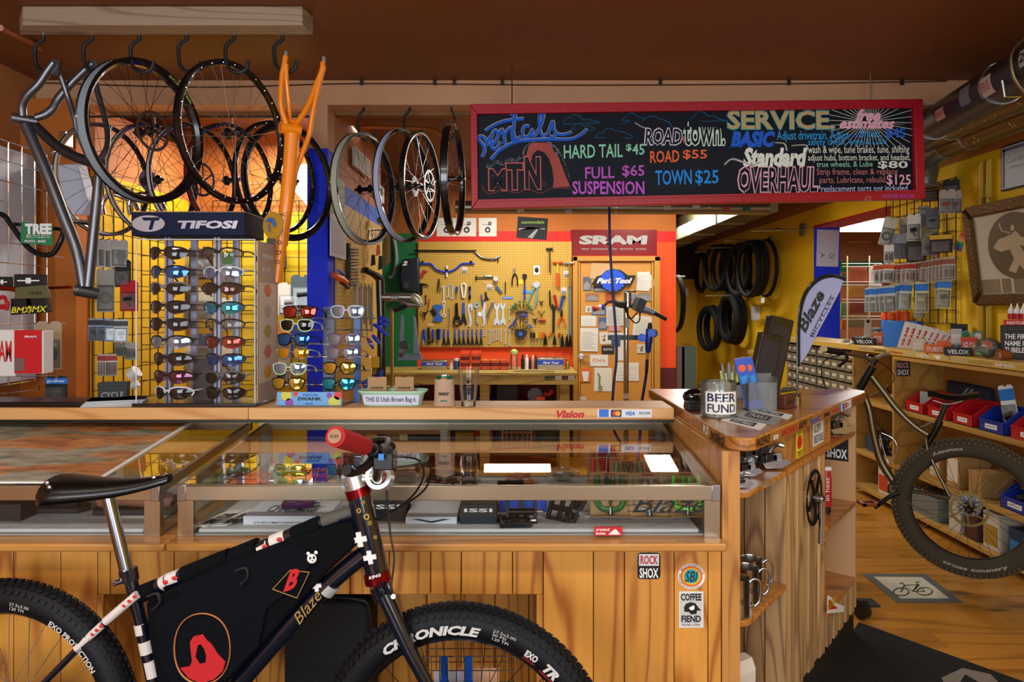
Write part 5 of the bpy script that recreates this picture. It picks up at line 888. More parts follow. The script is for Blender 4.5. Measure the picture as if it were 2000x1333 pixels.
for z,a_,b2 in((0,.046,.026),(.008,.043,.028),(.03,.041,.034),(.108,.040,.036),(.109,.0385,.0345)):
 for k in range(20):a=2*PI*k/20;b.v.append(c+V((a_*math.cos(a),b2*math.sin(a),z)))
b.f=[(i*20+k,i*20+(k+1)%20,(i+1)*20+(k+1)%20,(i+1)*20+k)for i in range(4)for k in range(20)]+[tuple(range(19,-1,-1))];b.mi=[0]*len(b.f);b.ob('paper_sleeve',mat('kraft_pink','#bb9c85',.85,bump=.3,bs=60),p)
b=B();b.la([(.033,.02),(.033,.118),(.030,.123),(.029,.126),(.027,.123)],c,n=24);b.ob('can',mat('can_green','#0f6b4c',.25,.6),p);b=B();b.la([(.0305,.1225),(.030,.126),(.028,.126),(.027,.122)],c,n=24);b.ob('can_rim',cH,p);o=curved('HANDUP',c+V((0,0,.045)),.0445,.95,.013,ink,p,bold=.03)
for v in o.data.vertices:v.co.y=v.co.y*.86-.0015
b=B();b.ba(c+V((0,-.032,.108)),.012,8,(1.2,.2,.7));b.ob('orange_mark',col('#d8642c'),p)
c=V((P(915,0,2.895).x,2.895,BZ+.001));p=T('pint_glass','clear pint glass with a black round print beside the bagged can','glass',c);gg=glass('drink_glass',(.985,.985,.99),.5,.01,.0);b=B();b.la([(.030,0),(.031,.02),(.045,.155),(.0425,.155),(.0285,.022),(.001,.02)],c,n=32,cap=False);b.ob('glass',gg,p);B().la([(.029,.001),(.0295,.018)],c,n=32).ob('thick_base',glass('thick_glass',(.92,.93,.94),1.2,.02,.08),p)
curved('BIKE',c+V((0,-.0,.062)),.0362,.9,.014,ink,p,bold=.05);curved('FIEND',c+V((0,0,.047)),.0352,.85,.012,ink,p,bold=.05)
b=B();b.ri(c+V((0,-.0405,.10)),V((0,1,.1)),[(.017,-.0004),(.017,.0004),(.0145,.0004),(.0145,-.0004)],24);b.ba(c+V((.001,-.040,.102)),.009,10,(1,.08,1));b.ob('printed_emblem',ink,p)
# ---------------- workshop: pegboards ----------------
def pegm(name,axis):
 m=bpy.data.materials.new(name);m.use_nodes=True;nt=m.node_tree;N=nt.nodes.new;L=nt.links.new;b=nt.nodes['Principled BSDF']
 tc=N('ShaderNodeTexCoord');vm=N('ShaderNodeVectorMath');vm.operation='MODULO'if 0 else'WRAP';vm.inputs[1].default_value=(.0127,)*3;vm.inputs[2].default_value=(-.0127,)*3;L(tc.outputs['Object'],vm.inputs[0])
 mu=N('ShaderNodeVectorMath');mu.operation='MULTIPLY';mu.inputs[1].default_value=(0,1,1)if axis=='x'else(1,0,1);L(vm.outputs[0],mu.inputs[0])
 ln=N('ShaderNodeVectorMath');ln.operation='LENGTH';L(mu.outputs[0],ln.inputs[0]);g=N('ShaderNodeMath');g.operation='LESS_THAN';g.inputs[1].default_value=.0038;L(ln.outputs['Value'],g.inputs[0])
 mx=N('ShaderNodeMix');mx.data_type='RGBA';mx.inputs[6].default_value=lin('#c39a3c');mx.inputs[7].default_value=lin('#4a3610');L(g.outputs[0],mx.inputs[0]);L(mx.outputs[2],b.inputs['Base Color']);b.inputs['Roughness'].default_value=.6
 return m
px=pegm('pegboard_front','y');PD=7.268
def Q(x,y,d=PD):return P(800+x/5.126,440+y/5.126,d)
a=Q(88,1222,7.27);c=Q(1622,165,7.27);B().bx(a,(c.x,7.285,c.z)).ob('pegboard',px,lb='large tan pegboard full of tools on the workshop back wall',cat='pegboard')
def W(wd):return wd/5.126*PD/F
def ft(lb,pts,m,t=.006,name='wrench',cat='tool',gr=None,d=PD,p=None):
 b=B();b.pr([Q(x,y,d-t-.001)for x,y in pts],(0,t,0));return b.ob(name,m,p,lb=lb,cat=cat,gr=gr)
def tl(name,lb,cat='tool',at=(0,0),gr=None):return T(name,lb,cat,Q(at[0],at[1]),gr)
def tb(nm,p,pts,r,m,d=None,sm=0,flat=1.0):
 rr=[W(k)for k in r]if isinstance(r,(list,tuple))else W(r);d=d or PD-.014;return B().tu([Q(x,y,d)for x,y in pts],rr,8,sm=sm,flat=flat).ob(nm,m,p)
silv=mat('tool_steel','#b9bab8',.35,.8);dks=mat('dark_steel','#26241f',.4,.7);bh=mat('tool_blue','#1a46b4',.4)
p=tl('frame_gauge','long black bent alignment bar with a pale blue end clip',at=(620,258));tb('bar',p,[(38,257),(620,258),(650,262),(700,310),(750,335),(820,342),(870,340)],9,bM,sm=2);tb('clip',p,[(820,352),(870,330),(912,308)],6,mat('pale_blue','#8fb0c9',.4));tb('end',p,[(885,330),(885,365)],8,bP)
p=tl('alignment_gauge','blue curved alignment gauge with a white sliding pointer',at=(370,420));tb('arc',p,[(98,390),(200,388),(235,405),(275,445),(330,466),(370,470),(420,462),(470,435),(510,398),(545,386),(648,386)],10,mat('royal_blue','#1438c0',.35),sm=3)
for x in(130,615):tb('block',p,[(x,358),(x,385)],13,bP)
tb('pointer',p,[(372,405),(372,518)],9,wP);tb('slider',p,[(372,440),(372,465)],14,bP)
def rs(x,y,w_=54,h_=60):
 b=B();b.bx(Q(x,y+h_,PD-.003),Q(x+w_,y,PD-.0018));o=b.ob('sticker',wH,lb='small red and black lettered sticker on the pegboard by '+{522:'the blue gauge',774:'the board centre',1542:'the wooden hammer',1516:'the right edge'}[x],cat='sticker')
 b=B();b.bx(Q(x+4,y+h_-3,PD-.0038),Q(x+w_-4,y+h_*.54,PD-.003));b.ob('dark_panel',ink,o)
 text('ROCK',Q(x+5,y+h_*.45,PD-.004),X_,Z_,W(w_-10),W(h_*.33),rI,o,n=-Y_);text('SHOX',Q(x+8,y+h_-8,PD-.0042),X_,Z_,W(w_-16),W(h_*.28),wink,o,n=-Y_)
for x,y in((522,420),(774,590),(1542,458),(1516,626)):rs(x,y)
b=B();b.bx(Q(1242,497,PD-.003),Q(1303,405,PD-.0018));o=b.ob('sticker',wH,lb='white skull sticker in the upper right of the pegboard',cat='sticker');b=B();b.ba(Q(1272,450,PD-.004),W(22),8,(1,.1,1.3));b.ob('drawing',ink,o)
ft('red cable cutter head at the upper left of the pegboard',[(140,447),(186,465),(160,482),(148,485),(140,520),(122,533),(107,522),(122,500),(122,480)],rP,.01,'cutter')
p=tl('pick','black claw shaped chain tool left of the tweezers',at=(125,600));tb('head',p,[(98,592),(140,592),(175,600),(196,615)],[8,9,7,3],dks,sm=3);tb('handle',p,[(122,600),(118,700)],11,dks)
p=tl('tweezers','thin dark tweezers hanging point down',at=(294,540));tb('arm',p,[(294,535),(281,670)],4,dks);tb('arm',p,[(294,535),(309,670)],4,dks)
def wr(lb,x,y0,y1,w_,m,gr=None,open_=True,rg=False):
 p=tl('wrench',lb,at=(x,y0),gr=gr);b=B()
 b.pr([Q(x-w_*.3,y0+w_,PD-.008),Q(x+w_*.3,y0+w_,PD-.008),Q(x+w_*.25,y1-w_,PD-.008),Q(x-w_*.25,y1-w_,PD-.008)],(0,.005,0));b.ob('shank',m,p)
 b=B();b.ri(Q(x,y0+w_*.6,PD-.006),Y_,[(W(w_*.8),-.003),(W(w_*.8),.003),(W(w_*.4),.003),(W(w_*.4),-.003)],14);b.ob('ring_end',m,p)
 if rg:b=B();b.ri(Q(x,y1-w_*.6,PD-.006),Y_,[(W(w_*1.1),-.003),(W(w_*1.1),.003),(W(w_*.65),.003),(W(w_*.65),-.003)],14);b.ob('ring_end',m,p)
 else:b=B();b.pr([Q(x+i,j,PD-.009)for i,j in((-w_*.3,y1-w_*1.2),(w_*.3,y1-w_*1.2),(w_*.9,y1-w_*.4),(w_*.8,y1+w_*.3),(w_*.35,y1),(w_*.3,y1-w_*.5),(-w_*.3,y1-w_*.5),(-w_*.35,y1),(-w_*.8,y1+w_*.3),(-w_*.9,y1-w_*.4))],(0,.006,0));b.ob('open_jaw',m,p)
 return p
wr('long white headed flat wrench, upper left row',342,612,780,20,wP);wr('short bright open wrench right of the long white one',387,602,728,20,silv);wr('thin chrome ring wrench in the upper row',427,592,742,16,silv);wr('white ring end wrench hanging below the long one',343,795,915,18,wP,rg=True);wr('tiny dark ring wrench by the claw tool',163,702,790,12,dks)
p=tl('brush','fork tipped tool with a blue handle',at=(473,600));tb('handle',p,[(473,615),(473,675)],10,bh);tb('tine',p,[(467,675),(465,728)],3,silv);tb('tine',p,[(479,675),(481,728)],3,silv)
p=tl('calliper','white lock ring pliers shaped like a loop',at=(540,600));tb('loop',p,[(533,728),(522,660),(518,610),(528,590),(540,584),(553,590),(562,612),(558,665),(547,728)],8,wP,sm=3)
p=tl('spatula','small brush with a black grip and blue collar',at=(603,640));tb('grip',p,[(603,612),(603,660)],12,bP);tb('collar',p,[(603,662),(603,700)],9,bh);tb('bristle',p,[(603,702),(603,745)],12,dks)
p=tl('bearing_press','black plunger tool with a round chrome cup',at=(780,520));tb('shaft',p,[(668,527),(835,524)],6,bM);tb('stop',p,[(668,505),(668,550)],7,bM);b=B();b.cy(Q(864,538,PD-.012),Q(864,538,PD-.045),W(24),n=18);b.ob('cup',silv,p);tb('handle',p,[(740,512),(835,522)],8,bP)
text('Avid',Q(745,520,PD-.002),X_,Z_,W(78),W(22),wink,bpy.data.objects['pegboard'],n=-Y_,th=.019,shear=.3,bold=.05);text('KS',Q(182,1002,PD-.002),X_,Z_,W(66),W(14),wink,bpy.data.objects['pegboard'],n=-Y_,th=.019,shear=.3,bold=.05);text('THOMSON',Q(745,578,PD-.002),X_,Z_,W(90),W(10),wink,bpy.data.objects['pegboard'],n=-Y_,th=.019)
ft('dark blue spoke gauge hanging tilted near the centre',[(858,615),(885,608),(895,630),(930,672),(905,690),(880,650),(862,640)],mat('slate_blue','#30507a',.5),.012,'gauge')
p=tl('pin_tool','thin black pin tool hanging straight near the centre',at=(958,560));tb('pin',p,[(958,565),(958,690)],5,dks)
p=tl('bearing_pliers','black handled pliers with pale steel jaws',at=(1052,480));tb('jaw',p,[(1047,430),(1052,480)],6,silv);tb('jaw',p,[(1059,430),(1055,480)],6,silv);tb('handle',p,[(1050,485),(1030,530),(1026,605)],7,bP,sm=3);tb('handle',p,[(1056,485),(1078,530),(1080,605)],7,bP,sm=3)
b=B();b.bx(Q(1088,592,PD-.003),Q(1135,545,PD-.0018));b.ob('sticker',yellowp,lb='small slanted yellow sticker right of the black pliers',cat='sticker')
p=tl('crank_tool','blue handled tool with a black mushroom head',at=(1152,600));ft(None,[(1130,500),(1140,488),(1165,488),(1175,500),(1172,528),(1160,545),(1158,600),(1146,600),(1144,545),(1130,528)],dks,.01,'head',cat=None,p=p);tb('handle',p,[(1152,600),(1153,750)],10,bh)
b=B();b.bx(Q(928,740,PD-.004),Q(1035,717,PD-.0018));o=b.ob('tag',mat('tag_blue','#2a78c8',.5),lb='blue lettered tag under the small silver ring tool',cat='tag');text('Park Tool',Q(936,735,PD-.0045),X_,Z_,W(90),W(14),wink,o,n=-Y_,shear=.2)
b=B();b.bx(Q(1128,683,PD-.004),Q(1230,655,PD-.0018));b.ob('tag',mat('tag_blue2','#4f9ac0',.5),lb='pale blue tag strip behind the mushroom headed tool',cat='tag')
p=tl('channel_pliers','large silver channel lock pliers with light blue handles',at=(1265,600))
b=B();b.pr([Q(x,y,PD-.016)for x,y in((1230,580),(1255,572),(1285,565),(1305,580),(1300,610),(1275,630),(1250,625),(1232,605))],(0,.012,0));b.ob('jaw',silv,p);tb('handle',p,[(1255,620),(1215,700),(1192,765)],8,mat('light_blue_grip','#5f9fb8',.5),sm=2);tb('handle',p,[(1275,625),(1280,700),(1258,815)],8,mat('light_blue_grip'),sm=2)
def hammer(lb,x,y0,y1,hw_,hm,sm_,nm='hammer',gm_=None,g0=None):
 p=tl(nm,lb,at=(x,y0));tb('head',p,[(x-hw_,y0),(x-hw_*.4,y0+3),(x+hw_*.5,y0),(x+hw_,y0)],[13,9,13,14],hm,d=PD-.02);tb('shaft',p,[(x,y0),(x+4,y1)],[7,9],sm_,d=PD-.02)
 if gm_:tb('grip',p,[(x+1,g0),(x+2,y1)],[16,18],gm_,d=PD-.02)
 return p
hammer('small black ball hammer with a dark wooden shaft, top right of the board',1400,238,475,32,dks,mat('dark_wood','#4a3018',.6));hammer('orange mallet with a yellow neck and orange grip',1482,372,620,50,mat('mallet_orange','#d8521a',.4),yellowp,gm_=mat('mallet_orange'),g0=480);hammer('claw hammer with a long wooden shaft at the right edge of the board',1598,380,615,50,silv,mat('hammer_wood','#8a6a2a',.6))
ft('long grey green ruler strip at the right edge of the pegboard',[(1590,612),(1620,612),(1622,1118),(1592,1118)],mat('ruler','#5a6f68',.5),.004,'ruler')
p=tl('cable_cutter','orange pruning blade and black spring tool at left',at=(200,800));tb('blade',p,[(207,728),(203,800),(185,850)],[5,9,6],mat('orange_tool','#d8801a',.4))
def tripod(lb,x,y,s_=1.0,m=dks):
 p=tl('three_way_wrench',lb,at=(x,y))
 for dx,dy in((-45,-28),(45,-32),(0,70)):tb('arm',p,[(x,y),(x+dx*s_,y+dy*s_)],[9*s_,4*s_],m)
 b=B();b.cy(Q(x,y,PD-.008),Q(x,y,PD-.022),W(20*s_),n=8);b.ob('hub',m,p)
tripod('black three way wrench with a long lower arm, far left of the board',152,888,.9);tripod('small black three way wrench above the yellow one',1318,775,.6);tripod('thin brass coloured three way wrench',1318,870,.9,mat('brass','#a98a3a',.4,.7));tripod('black three way wrench beside the small red level',1255,952,.7)
ft('dark flat lever lying behind the blue tension meter',[(205,855),(235,838),(275,900),(262,925),(240,915)],dks,.006,'lever')
p=tl('tension_meter','blue hourglass shaped spoke tension meter',at=(282,880));ft(None,[(230,808),(250,798),(315,798),(332,808),(328,828),(300,850),(296,890),(325,935),(328,958),(318,966),(245,966),(234,955),(240,938),(270,890),(266,850),(234,828)],mat('meter_blue','#1a5cb8',.35),.012,'body',cat=None,p=p)
p=tl('spoke_rod','long thin steel rod with a small ring at its top',at=(404,900));tb('rod',p,[(404,820),(402,1022)],4,silv)
p=tl('chain_whip','black chain whip with a round looped end',at=(475,880));tb('bar',p,[(471,780),(474,920)],[12,16],dks);b=B();b.ri(Q(475,975,PD-.012),Y_,[(W(40),-.006),(W(40),.006),(W(24),.006),(W(24),-.006)],20);b.ob('chain_loop',dks,p);tb('sprocket',p,[(445,925),(505,925)],14,dks)
def conew(lb,x,y0,y1,blue=True,gr=None,w_=24):
 p=tl('cone_wrench',lb,at=(x,y0),gr=gr);ym=y0+(y1-y0)*.52;b=B();b.pr([Q(i,j,PD-.012)for i,j in((x-w_*.25,y0),(x+w_*.25,y0),(x+w_*.36,ym),(x-w_*.36,ym))],(0,.009,0));b.ob('grip',bh if blue else bP,p,bv=.002)
 b=B();b.pr([Q(i,j,PD-.009)for i,j in((x-w_*.28,ym),(x+w_*.28,ym),(x+w_*.75,y1-w_*.7),(x+w_*.8,y1),(x+w_*.35,y1),(x+w_*.25,y1-w_*.6),(x-w_*.25,y1-w_*.6),(x-w_*.35,y1),(x-w_*.8,y1),(x-w_*.75,y1-w_*.7))],(0,.005,0));b.ob('jaw',dks,p);return p
conew('blue handled headset wrench with a wide dark open jaw',540,775,998,w_=42)
for x,nm,pts in((605,'grey headset wrench with a round hook end at its bottom',[(580,800),(605,788),(635,800),(632,840),(620,862),(612,850),(614,825),(600,822),(598,850),(622,940),(625,985),(605,1028),(585,1010),(600,990),(600,960),(588,900),(582,860)]),(741,'grey hook wrench with a slim waist beside the vice grips',[(735,785),(750,768),(762,800),(755,860),(762,940),(755,990),(735,1018),(718,1008),(735,995),(738,960),(722,880),(722,850),(735,848)]),(872,'wide silver double ended headset wrench',[(842,785),(858,790),(862,812),(880,812),(886,780),(903,790),(900,825),(886,850),(884,930),(902,965),(900,1000),(886,1006),(880,985),(864,985),(860,1008),(842,1000),(842,965),(862,930),(862,850),(845,825)]),(934,'slimmer silver double ended headset wrench right of the wide one',[(908,775),(922,785),(926,805),(942,805),(948,772),(962,790),(955,825),(942,848),(944,925),(962,960),(958,998),(945,1002),(940,980),(926,980),(922,1004),(908,995),(908,965),(926,925),(926,848),(908,820)])):ft(nm,pts,silv,.006)
p=tl('wrench','pale blue ring spanner with a curved tail',at=(670,860));b=B();b.ri(Q(670,802,PD-.006),Y_,[(W(30),-.004),(W(30),.004),(W(17),.004),(W(17),-.004)],18);b.ob('ring_end',mat('pale_blue'),p);tb('shank',p,[(670,830),(672,900),(670,965),(688,985),(684,1018)],[9,10,9,7,4],mat('pale_blue'),sm=2,flat=.5)
b=B();b.cy(Q(705,892,PD-.0018),Q(705,892,PD-.003),W(24),n=20);b.ob('sticker',wH,lb='round white sticker between the grey hook wrenches',cat='sticker')
p=tl('vice_grips','silver locking pliers hanging at a slant',at=(810,860));tb('handle',p,[(835,780),(800,880),(782,960)],[10,9,5],silv);tb('handle',p,[(820,810),(785,870),(762,930)],[9,7,4],silv);tb('jaw',p,[(822,775),(842,768),(838,800)],8,silv)
p=tl('file','blue handled file pointing down into the grey hook wrench',at=(720,700));tb('handle',p,[(716,690),(735,800)],[4,9],bh)
ft('small dark boot shaped tyre tool near the board centre',[(752,672),(770,670),(775,715),(798,745),(770,752),(735,762),(756,735)],dks,.008,'tool')
for lab,ys,cx,cy,m,n_,hl,rad,a0,a1 in(('green handled hex keys fanned out in a rack',None,1122,885,mat('grip_green','#0f6a3a',.4),6,-1,95,R(155),R(25)),):
 p=tl('hex_key_set',lab,'tool set',(cx,cy));b=B();b.pr([Q(x,y,PD-.04)for x,y in((1058,870),(1090,862),(1122,858),(1155,862),(1188,872),(1180,890),(1122,878),(1065,890))],(0,.03,0));b.ob('rack',bP,p)
 for k in range(n_):
  a=a0+(a1-a0)*k/(n_-1);ex=cx+rad*math.cos(a);ey=cy-20-rad*math.sin(a)
  kk=T('hex_key','green hex key, %s from the left in the fanned rack'%('first','second','third','fourth','fifth','sixth')[k],'hex key',Q(ex,ey),'green hex keys in the fan rack');tb('shaft',kk,[(cx+(ex-cx)*.35,cy-15),(ex,ey)],3,dks,d=PD-.03);tb('handle',kk,[(ex+(-18 if ex<cx else 14),ey-12),(ex+8*(1 if ex<cx else-1),ey),(ex+(-34 if ex<cx-40 else 34 if ex>cx+40 else 0)*1.0,ey+(30 if abs(ex-cx)>40 else-14))],[7,11,8],m,d=PD-.03,sm=2)
p=tl('hex_key_set','black shield shaped hex key rack with a blue logo','tool set',(1112,1080));b=B();b.pr([Q(x,y,PD-.04)for x,y in((1050,1060),(1070,1042),(1150,1042),(1178,1062),(1165,1110),(1140,1135),(1085,1135),(1060,1110))],(0,.03,0));rk=b.ob('rack',bP,p);b=B();b.cy(Q(1112,1090,PD-.0405),Q(1112,1090,PD-.042),W(20),n=18);b.ob('logo',lI,rk)
tb('leg',p,[(1095,1130),(1095,1148)],6,bP);tb('leg',p,[(1132,1130),(1132,1148)],6,bP)
for k,(ex,ey,tx,ty)in enumerate(((1000,1030,1045,985),(1035,1000,1062,945),(1060,965,1072,930),(1105,915,1150,895),(1150,905,1185,915),(1165,960,1180,985),(1190,1000,1215,1012),(1205,1025,1232,1025))):
 kk=T('hex_key','blue handled hex key, %s clockwise in the lower fan'%('first','second','third','fourth','fifth','sixth','seventh','eighth')[k],'hex key',Q(ex,ey),'blue hex keys in the lower fan');tb('shaft',kk,[(1112+(ex-1112)*.4,1050),(ex,ey)],3,dks,d=PD-.03);tb('handle',kk,[(ex-6,ey+6),((ex+tx)/2,(ey+ty)/2-2),(tx,ty)],[7,11,8],bh,d=PD-.03,sm=2)
wr('thin pale wrench hanging left of the hex key fans',1000,820,950,9,silv)
p=tl('cable_pliers','red grip pliers hanging left of the blue stripper',at=(1462,760));tb('grip',p,[(1450,700),(1478,830)],[14,12],rP)
p=tl('cutter','blue and black cable cutter leaning right',at=(1520,770));tb('head',p,[(1560,715),(1520,720)],14,bP);tb('handle',p,[(1535,725),(1500,860)],[16,10],mat('cutter_blue','#1a4aa0',.4))
p=tl('adjustable_wrench','large black adjustable wrench pointing down',at=(1440,930));b=B();b.pr([Q(x,y,PD-.012)for x,y in((1415,820),(1432,785),(1445,800),(1440,820),(1452,820),(1462,795),(1468,815),(1455,870),(1450,1082),(1428,1082),(1430,870))],(0,.01,0));b.ob('body',dks,p)
p=tl('orange_pliers','crossed pliers with orange handles at the lower right',at=(1522,900));tb('jaw',p,[(1525,850),(1520,920)],[6,12],dks);tb('handle',p,[(1520,910),(1495,960),(1490,1012)],8,oP,sm=2);tb('handle',p,[(1520,910),(1552,960),(1558,1012)],8,oP,sm=2)
p=tl('screwdriver','tall thin grey tool with a clipped head near the red grip',at=(1402,730));tb('shaft',p,[(1402,655),(1408,810)],[7,9],dks)
p=tl('spirit_level','small red spirit level',at=(1325,952));tb('body',p,[(1292,952),(1362,952)],12,rP)
for k,(x,c,y0,y1)in enumerate(((1215,'#2a2a2a',1075,1130),(1243,'#141414',1075,1130),(1275,'#d8c22a',1080,1130),(1310,'#d87a2a',1072,1130),(1342,'#d8521a',1072,1125),(1425,'#c8601a',1075,1110),(1500,'#9a2a1a',1080,1130))):
 p=tl('screwdriver','%s screwdriver hanging in the lower right row of the pegboard'%{'#2a2a2a':'grey handled','#141414':'black handled','#d8c22a':'yellow and black','#d87a2a':'amber handled','#d8521a':'bright orange handled','#c8601a':'slanted orange handled','#9a2a1a':'dark red handled'}[c],at=(x,y0))
 dx=-30 if c=='#c8601a'else 0;tb('handle',p,[(x,y0),(x+dx,y1)],[10,12],col(c,.4));tb('shaft',p,[(x+dx,y1),(x+dx*1.3-4,y1+75)],3,silv)
for k,x in enumerate((1360,1452,1530,1575,1608)):
 p=tl('pliers',('small black pliers below the orange screwdriver','dark round nosed pliers in the lower right row','black snips at the right of the lower row','dark shears hanging second from the right edge','dark shears hanging at the right edge of the board')[k],at=(x,1140));tb('handle',p,[(x-4,1120),(x-12,1200+20*(k>1))],[5,9],dks,sm=0);tb('handle',p,[(x+4,1120),(x+10,1200+20*(k>1))],[5,9],dks);tb('jaw',p,[(x,1090),(x,1122)],[3,7],dks)
p=tl('cable_tool','blue handled cutter with white jaw, leftmost in the bottom row',at=(145,1120));tb('handle',p,[(145,1040),(158,1160)],[11,12],bh);tb('handle',p,[(140,1060),(136,1140)],[9,9],bh);tb('jaw',p,[(136,1145),(134,1200)],[11,13],silv)
p=tl('adjustable_wrench','dark adjustable wrench between blue handled tools',at=(190,1110));tb('body',p,[(190,1025),(195,1150)],[10,9],dks);tb('jaw',p,[(180,1160),(195,1185),(212,1160)],10,dks,sm=2)
p=tl('torx_driver','single blue handled driver in the bottom row',at=(235,1110));tb('handle',p,[(235,1045),(235,1140)],[12,10],bh);tb('tip',p,[(235,1140),(235,1180)],8,bP)
p=tl('side_cutters','black and blue handled side cutters in the bottom row',at=(290,1110));tb('handle',p,[(280,1040),(282,1150)],[12,9],bP);tb('handle',p,[(302,1040),(300,1150)],[12,9],bh);tb('jaw',p,[(290,1150),(290,1175)],10,silv)
for i,x in enumerate((345,388,454,498,541,586,628,673,716)):conew('blue handled dark cone wrench, %s of the nine in the bottom row'%('leftmost','second','third','fourth','fifth','sixth','seventh','eighth','rightmost')[i],x,1040+(6 if i%3==1 else 0),1205,gr='cone wrenches in the bottom row')
for i,(x,y0,y1,w_)in enumerate(((740,1050,1110,7),(763,1050,1110,7),(803,1045,1190,12),(826,1050,1170,10),(848,1045,1160,9),(870,1045,1150,9),(890,1045,1150,8),(913,1040,1170,11),(958,1045,1190,12),(1002,1050,1210,13))):wr(('shortest bright','second shortest bright','first long bright','slightly leaning bright','fifth bright','sixth bright','seventh bright','thicker bright','second longest bright','longest bright')[i]+' combination wrench in the bottom row',x,y0,y1,w_,silv,gr='combination wrenches in the bottom row')
# ---------------- posters over the board, bench, boxes ----------------
def pA(lb,x0,y0,x1,y1,d,c='#d9d4cc',name='paper',cat='paper',rot=0,txt=None,tm=None,draw=None,t=.0012,lines=0):
 a=P(x0,y1,d);q=P(x1,y0,d);w_,h_=q.x-a.x,q.z-a.z;p=T(name,lb,cat,V(((a.x+q.x)/2,d,a.z)));r=R(rot);ux=V((math.cos(r),0,math.sin(r)));uz=V((-math.sin(r),0,math.cos(r)));cc=V(((a.x+q.x)/2,d-t,(a.z+q.z)/2));o=cc-ux*w_/2-uz*h_/2
 B().pr([o,o+ux*w_,o+ux*w_+uz*h_,o+uz*h_],(0,t,0)).ob('sheet',col(c,.75),p)
 if txt:text(txt,o+ux*w_*.15+uz*h_*.38,ux,uz,w_*.7,h_*.3,tm or ink,p,n=-Y_)
 if lines:
  b=B()
  for k in range(lines):z_=h_*(.12+.76*k/lines);b.pr([o+ux*w_*.1+uz*z_-Y_*.0005,o+ux*w_*(.9-.25*((k*7)%3)/2)+uz*z_-Y_*.0005,o+ux*w_*(.9-.25*((k*7)%3)/2)+uz*(z_+h_*.012)-Y_*.0005,o+ux*w_*.1+uz*(z_+h_*.012)-Y_*.0005],(0,-.0003,0))
  b.ob('text_lines',gI,p,kind='stuff')
 if draw=='mech':
  m=o+ux*w_*.5+uz*h_*.5-Y_*.0006;b=B();b.ri(m-uz*h_*.15,Y_,[(w_*.16,-.0004),(w_*.16,.0002),(w_*.08,.0002),(w_*.08,-.0004)],16);b.ri(m+ux*w_*.12+uz*h_*.2,Y_,[(w_*.10,-.0004),(w_*.10,.0002),(w_*.04,.0002),(w_*.04,-.0004)],14);b.bar(m-uz*h_*.15,m+ux*w_*.12+uz*h_*.2,.0006,w_*.12,up=Y_);b.bar(m-ux*w_*.28+uz*h_*.16,m+ux*w_*.1+uz*h_*.12,.0006,w_*.07,up=Y_);b.ob('drawing',ink,p)
 if draw=='photo':
  b=B();b.pr([o+ux*w_*.08+uz*h_*.1-Y_*.0005,o+ux*w_*.92+uz*h_*.1-Y_*.0005,o+ux*w_*.92+uz*h_*.45-Y_*.0005,o+ux*w_*.5+uz*h_*.7-Y_*.0005,o+ux*w_*.08+uz*h_*.5-Y_*.0005],(0,-.0003,0));b.ob('picture',tm or gI,p)
 return p
WD=YB-.001
pA('pale mechanical print half hidden behind the edge-on wheel',853,426,892,462,WD,draw='mech',name='print');pA('pale derailleur print, second of the three over the pegboard',893,426,930,462,WD,draw='mech',name='print');pA('pale derailleur print, rightmost of the three over the pegboard',935,426,970,462,WD,draw='mech',name='print')
p=pA('dark poster with a green brand word and a road scene',1010,425,1069,467,WD,c='#15171a',name='poster',cat='poster',rot=-4);fx('cannondale',1018,431,1063,437,WD-.003,mat('lime_ink2','#9ac04a',.6),p);b=B();b.pr([P(x,y,WD-.0025)for x,y in[(1030,464),(1048,447),(1051,449),(1040,466)]],(0,-.0004,0));b.pr([P(x,y,WD-.0025)for x,y in[(1013,446),(1064,446),(1064,449),(1035,444),(1013,450)]],(0,-.0004,0));b.ob('road',gI,p)
p=T('banner','dark red banner with large silver lettering above the papered door','banner',P(1200,499,WD));B().bx(P(1115,499,WD-.004),P(1283,449,WD-.001)).ob('sheet',mat('banner_red','#7d0f14',.3),p);fx('SRAM',1131,460,1265,478,WD-.0055,mat('banner_grey','#a9a6a4',.5),p,bold=.06,shear=.05);fx('SRAM   ROCKSHOX   AVID   TRUVATIV   QUARQ',1136,485,1262,489,WD-.0055,mat('banner_grey'),p,bold=.01)
bn=T('workbench','rough timber workbench below the pegboard with stickered front beam','workbench',V((-.2,6.95,0)))
bx0,bx1=-1.28,P(1128,0,6.62).x
for i in range(3):B().bx((bx0,6.62+.22*i,.885),(bx1,6.62+.22*i+.217,.915)).ob('top_board',benchw,bn,bv=.004)
B().bx((bx0,6.63,.80),(bx1-.01,6.67,.884)).ob('front_beam',benchw,bn,bv=.003)
for x in(bx0+.1,-.3,bx1-.16):B().bx((x,6.675,0),(x+.09,6.76,.884)).ob('leg',benchw,bn,bv=.003);B().bx((x,7.18,0),(x+.09,7.27,.884)).ob('leg',benchw,bn)
B().bx((bx0,6.77,.14),(bx1-.17,7.17,.165)).ob('lower_shelf',benchw,bn)
for i,x in enumerate((1085,1098,1110)):
 o=sK(bn,x,728.5,x+11.5,742,6.628,'#e6e2da'if i!=1 else'#16161a');fx('ROCK',x+1.5,730,x+10,735,6.626,rI if i!=1 else wink,o);fx('SHOX',x+1.5,737,x+10,741,6.626,ink if i!=1 else rI,o)
o=sK(bn,1064,736,1084,742,6.628,'#101010');fx('cannondale',1065,738,1083,741,6.6265,mat('lime_ink2'),o);fx('5',941,733,946,742,6.628,mat('chalk_green','#8ac060',.7),bn,name='chalk_mark')
c8=crop(800,660,5.882)
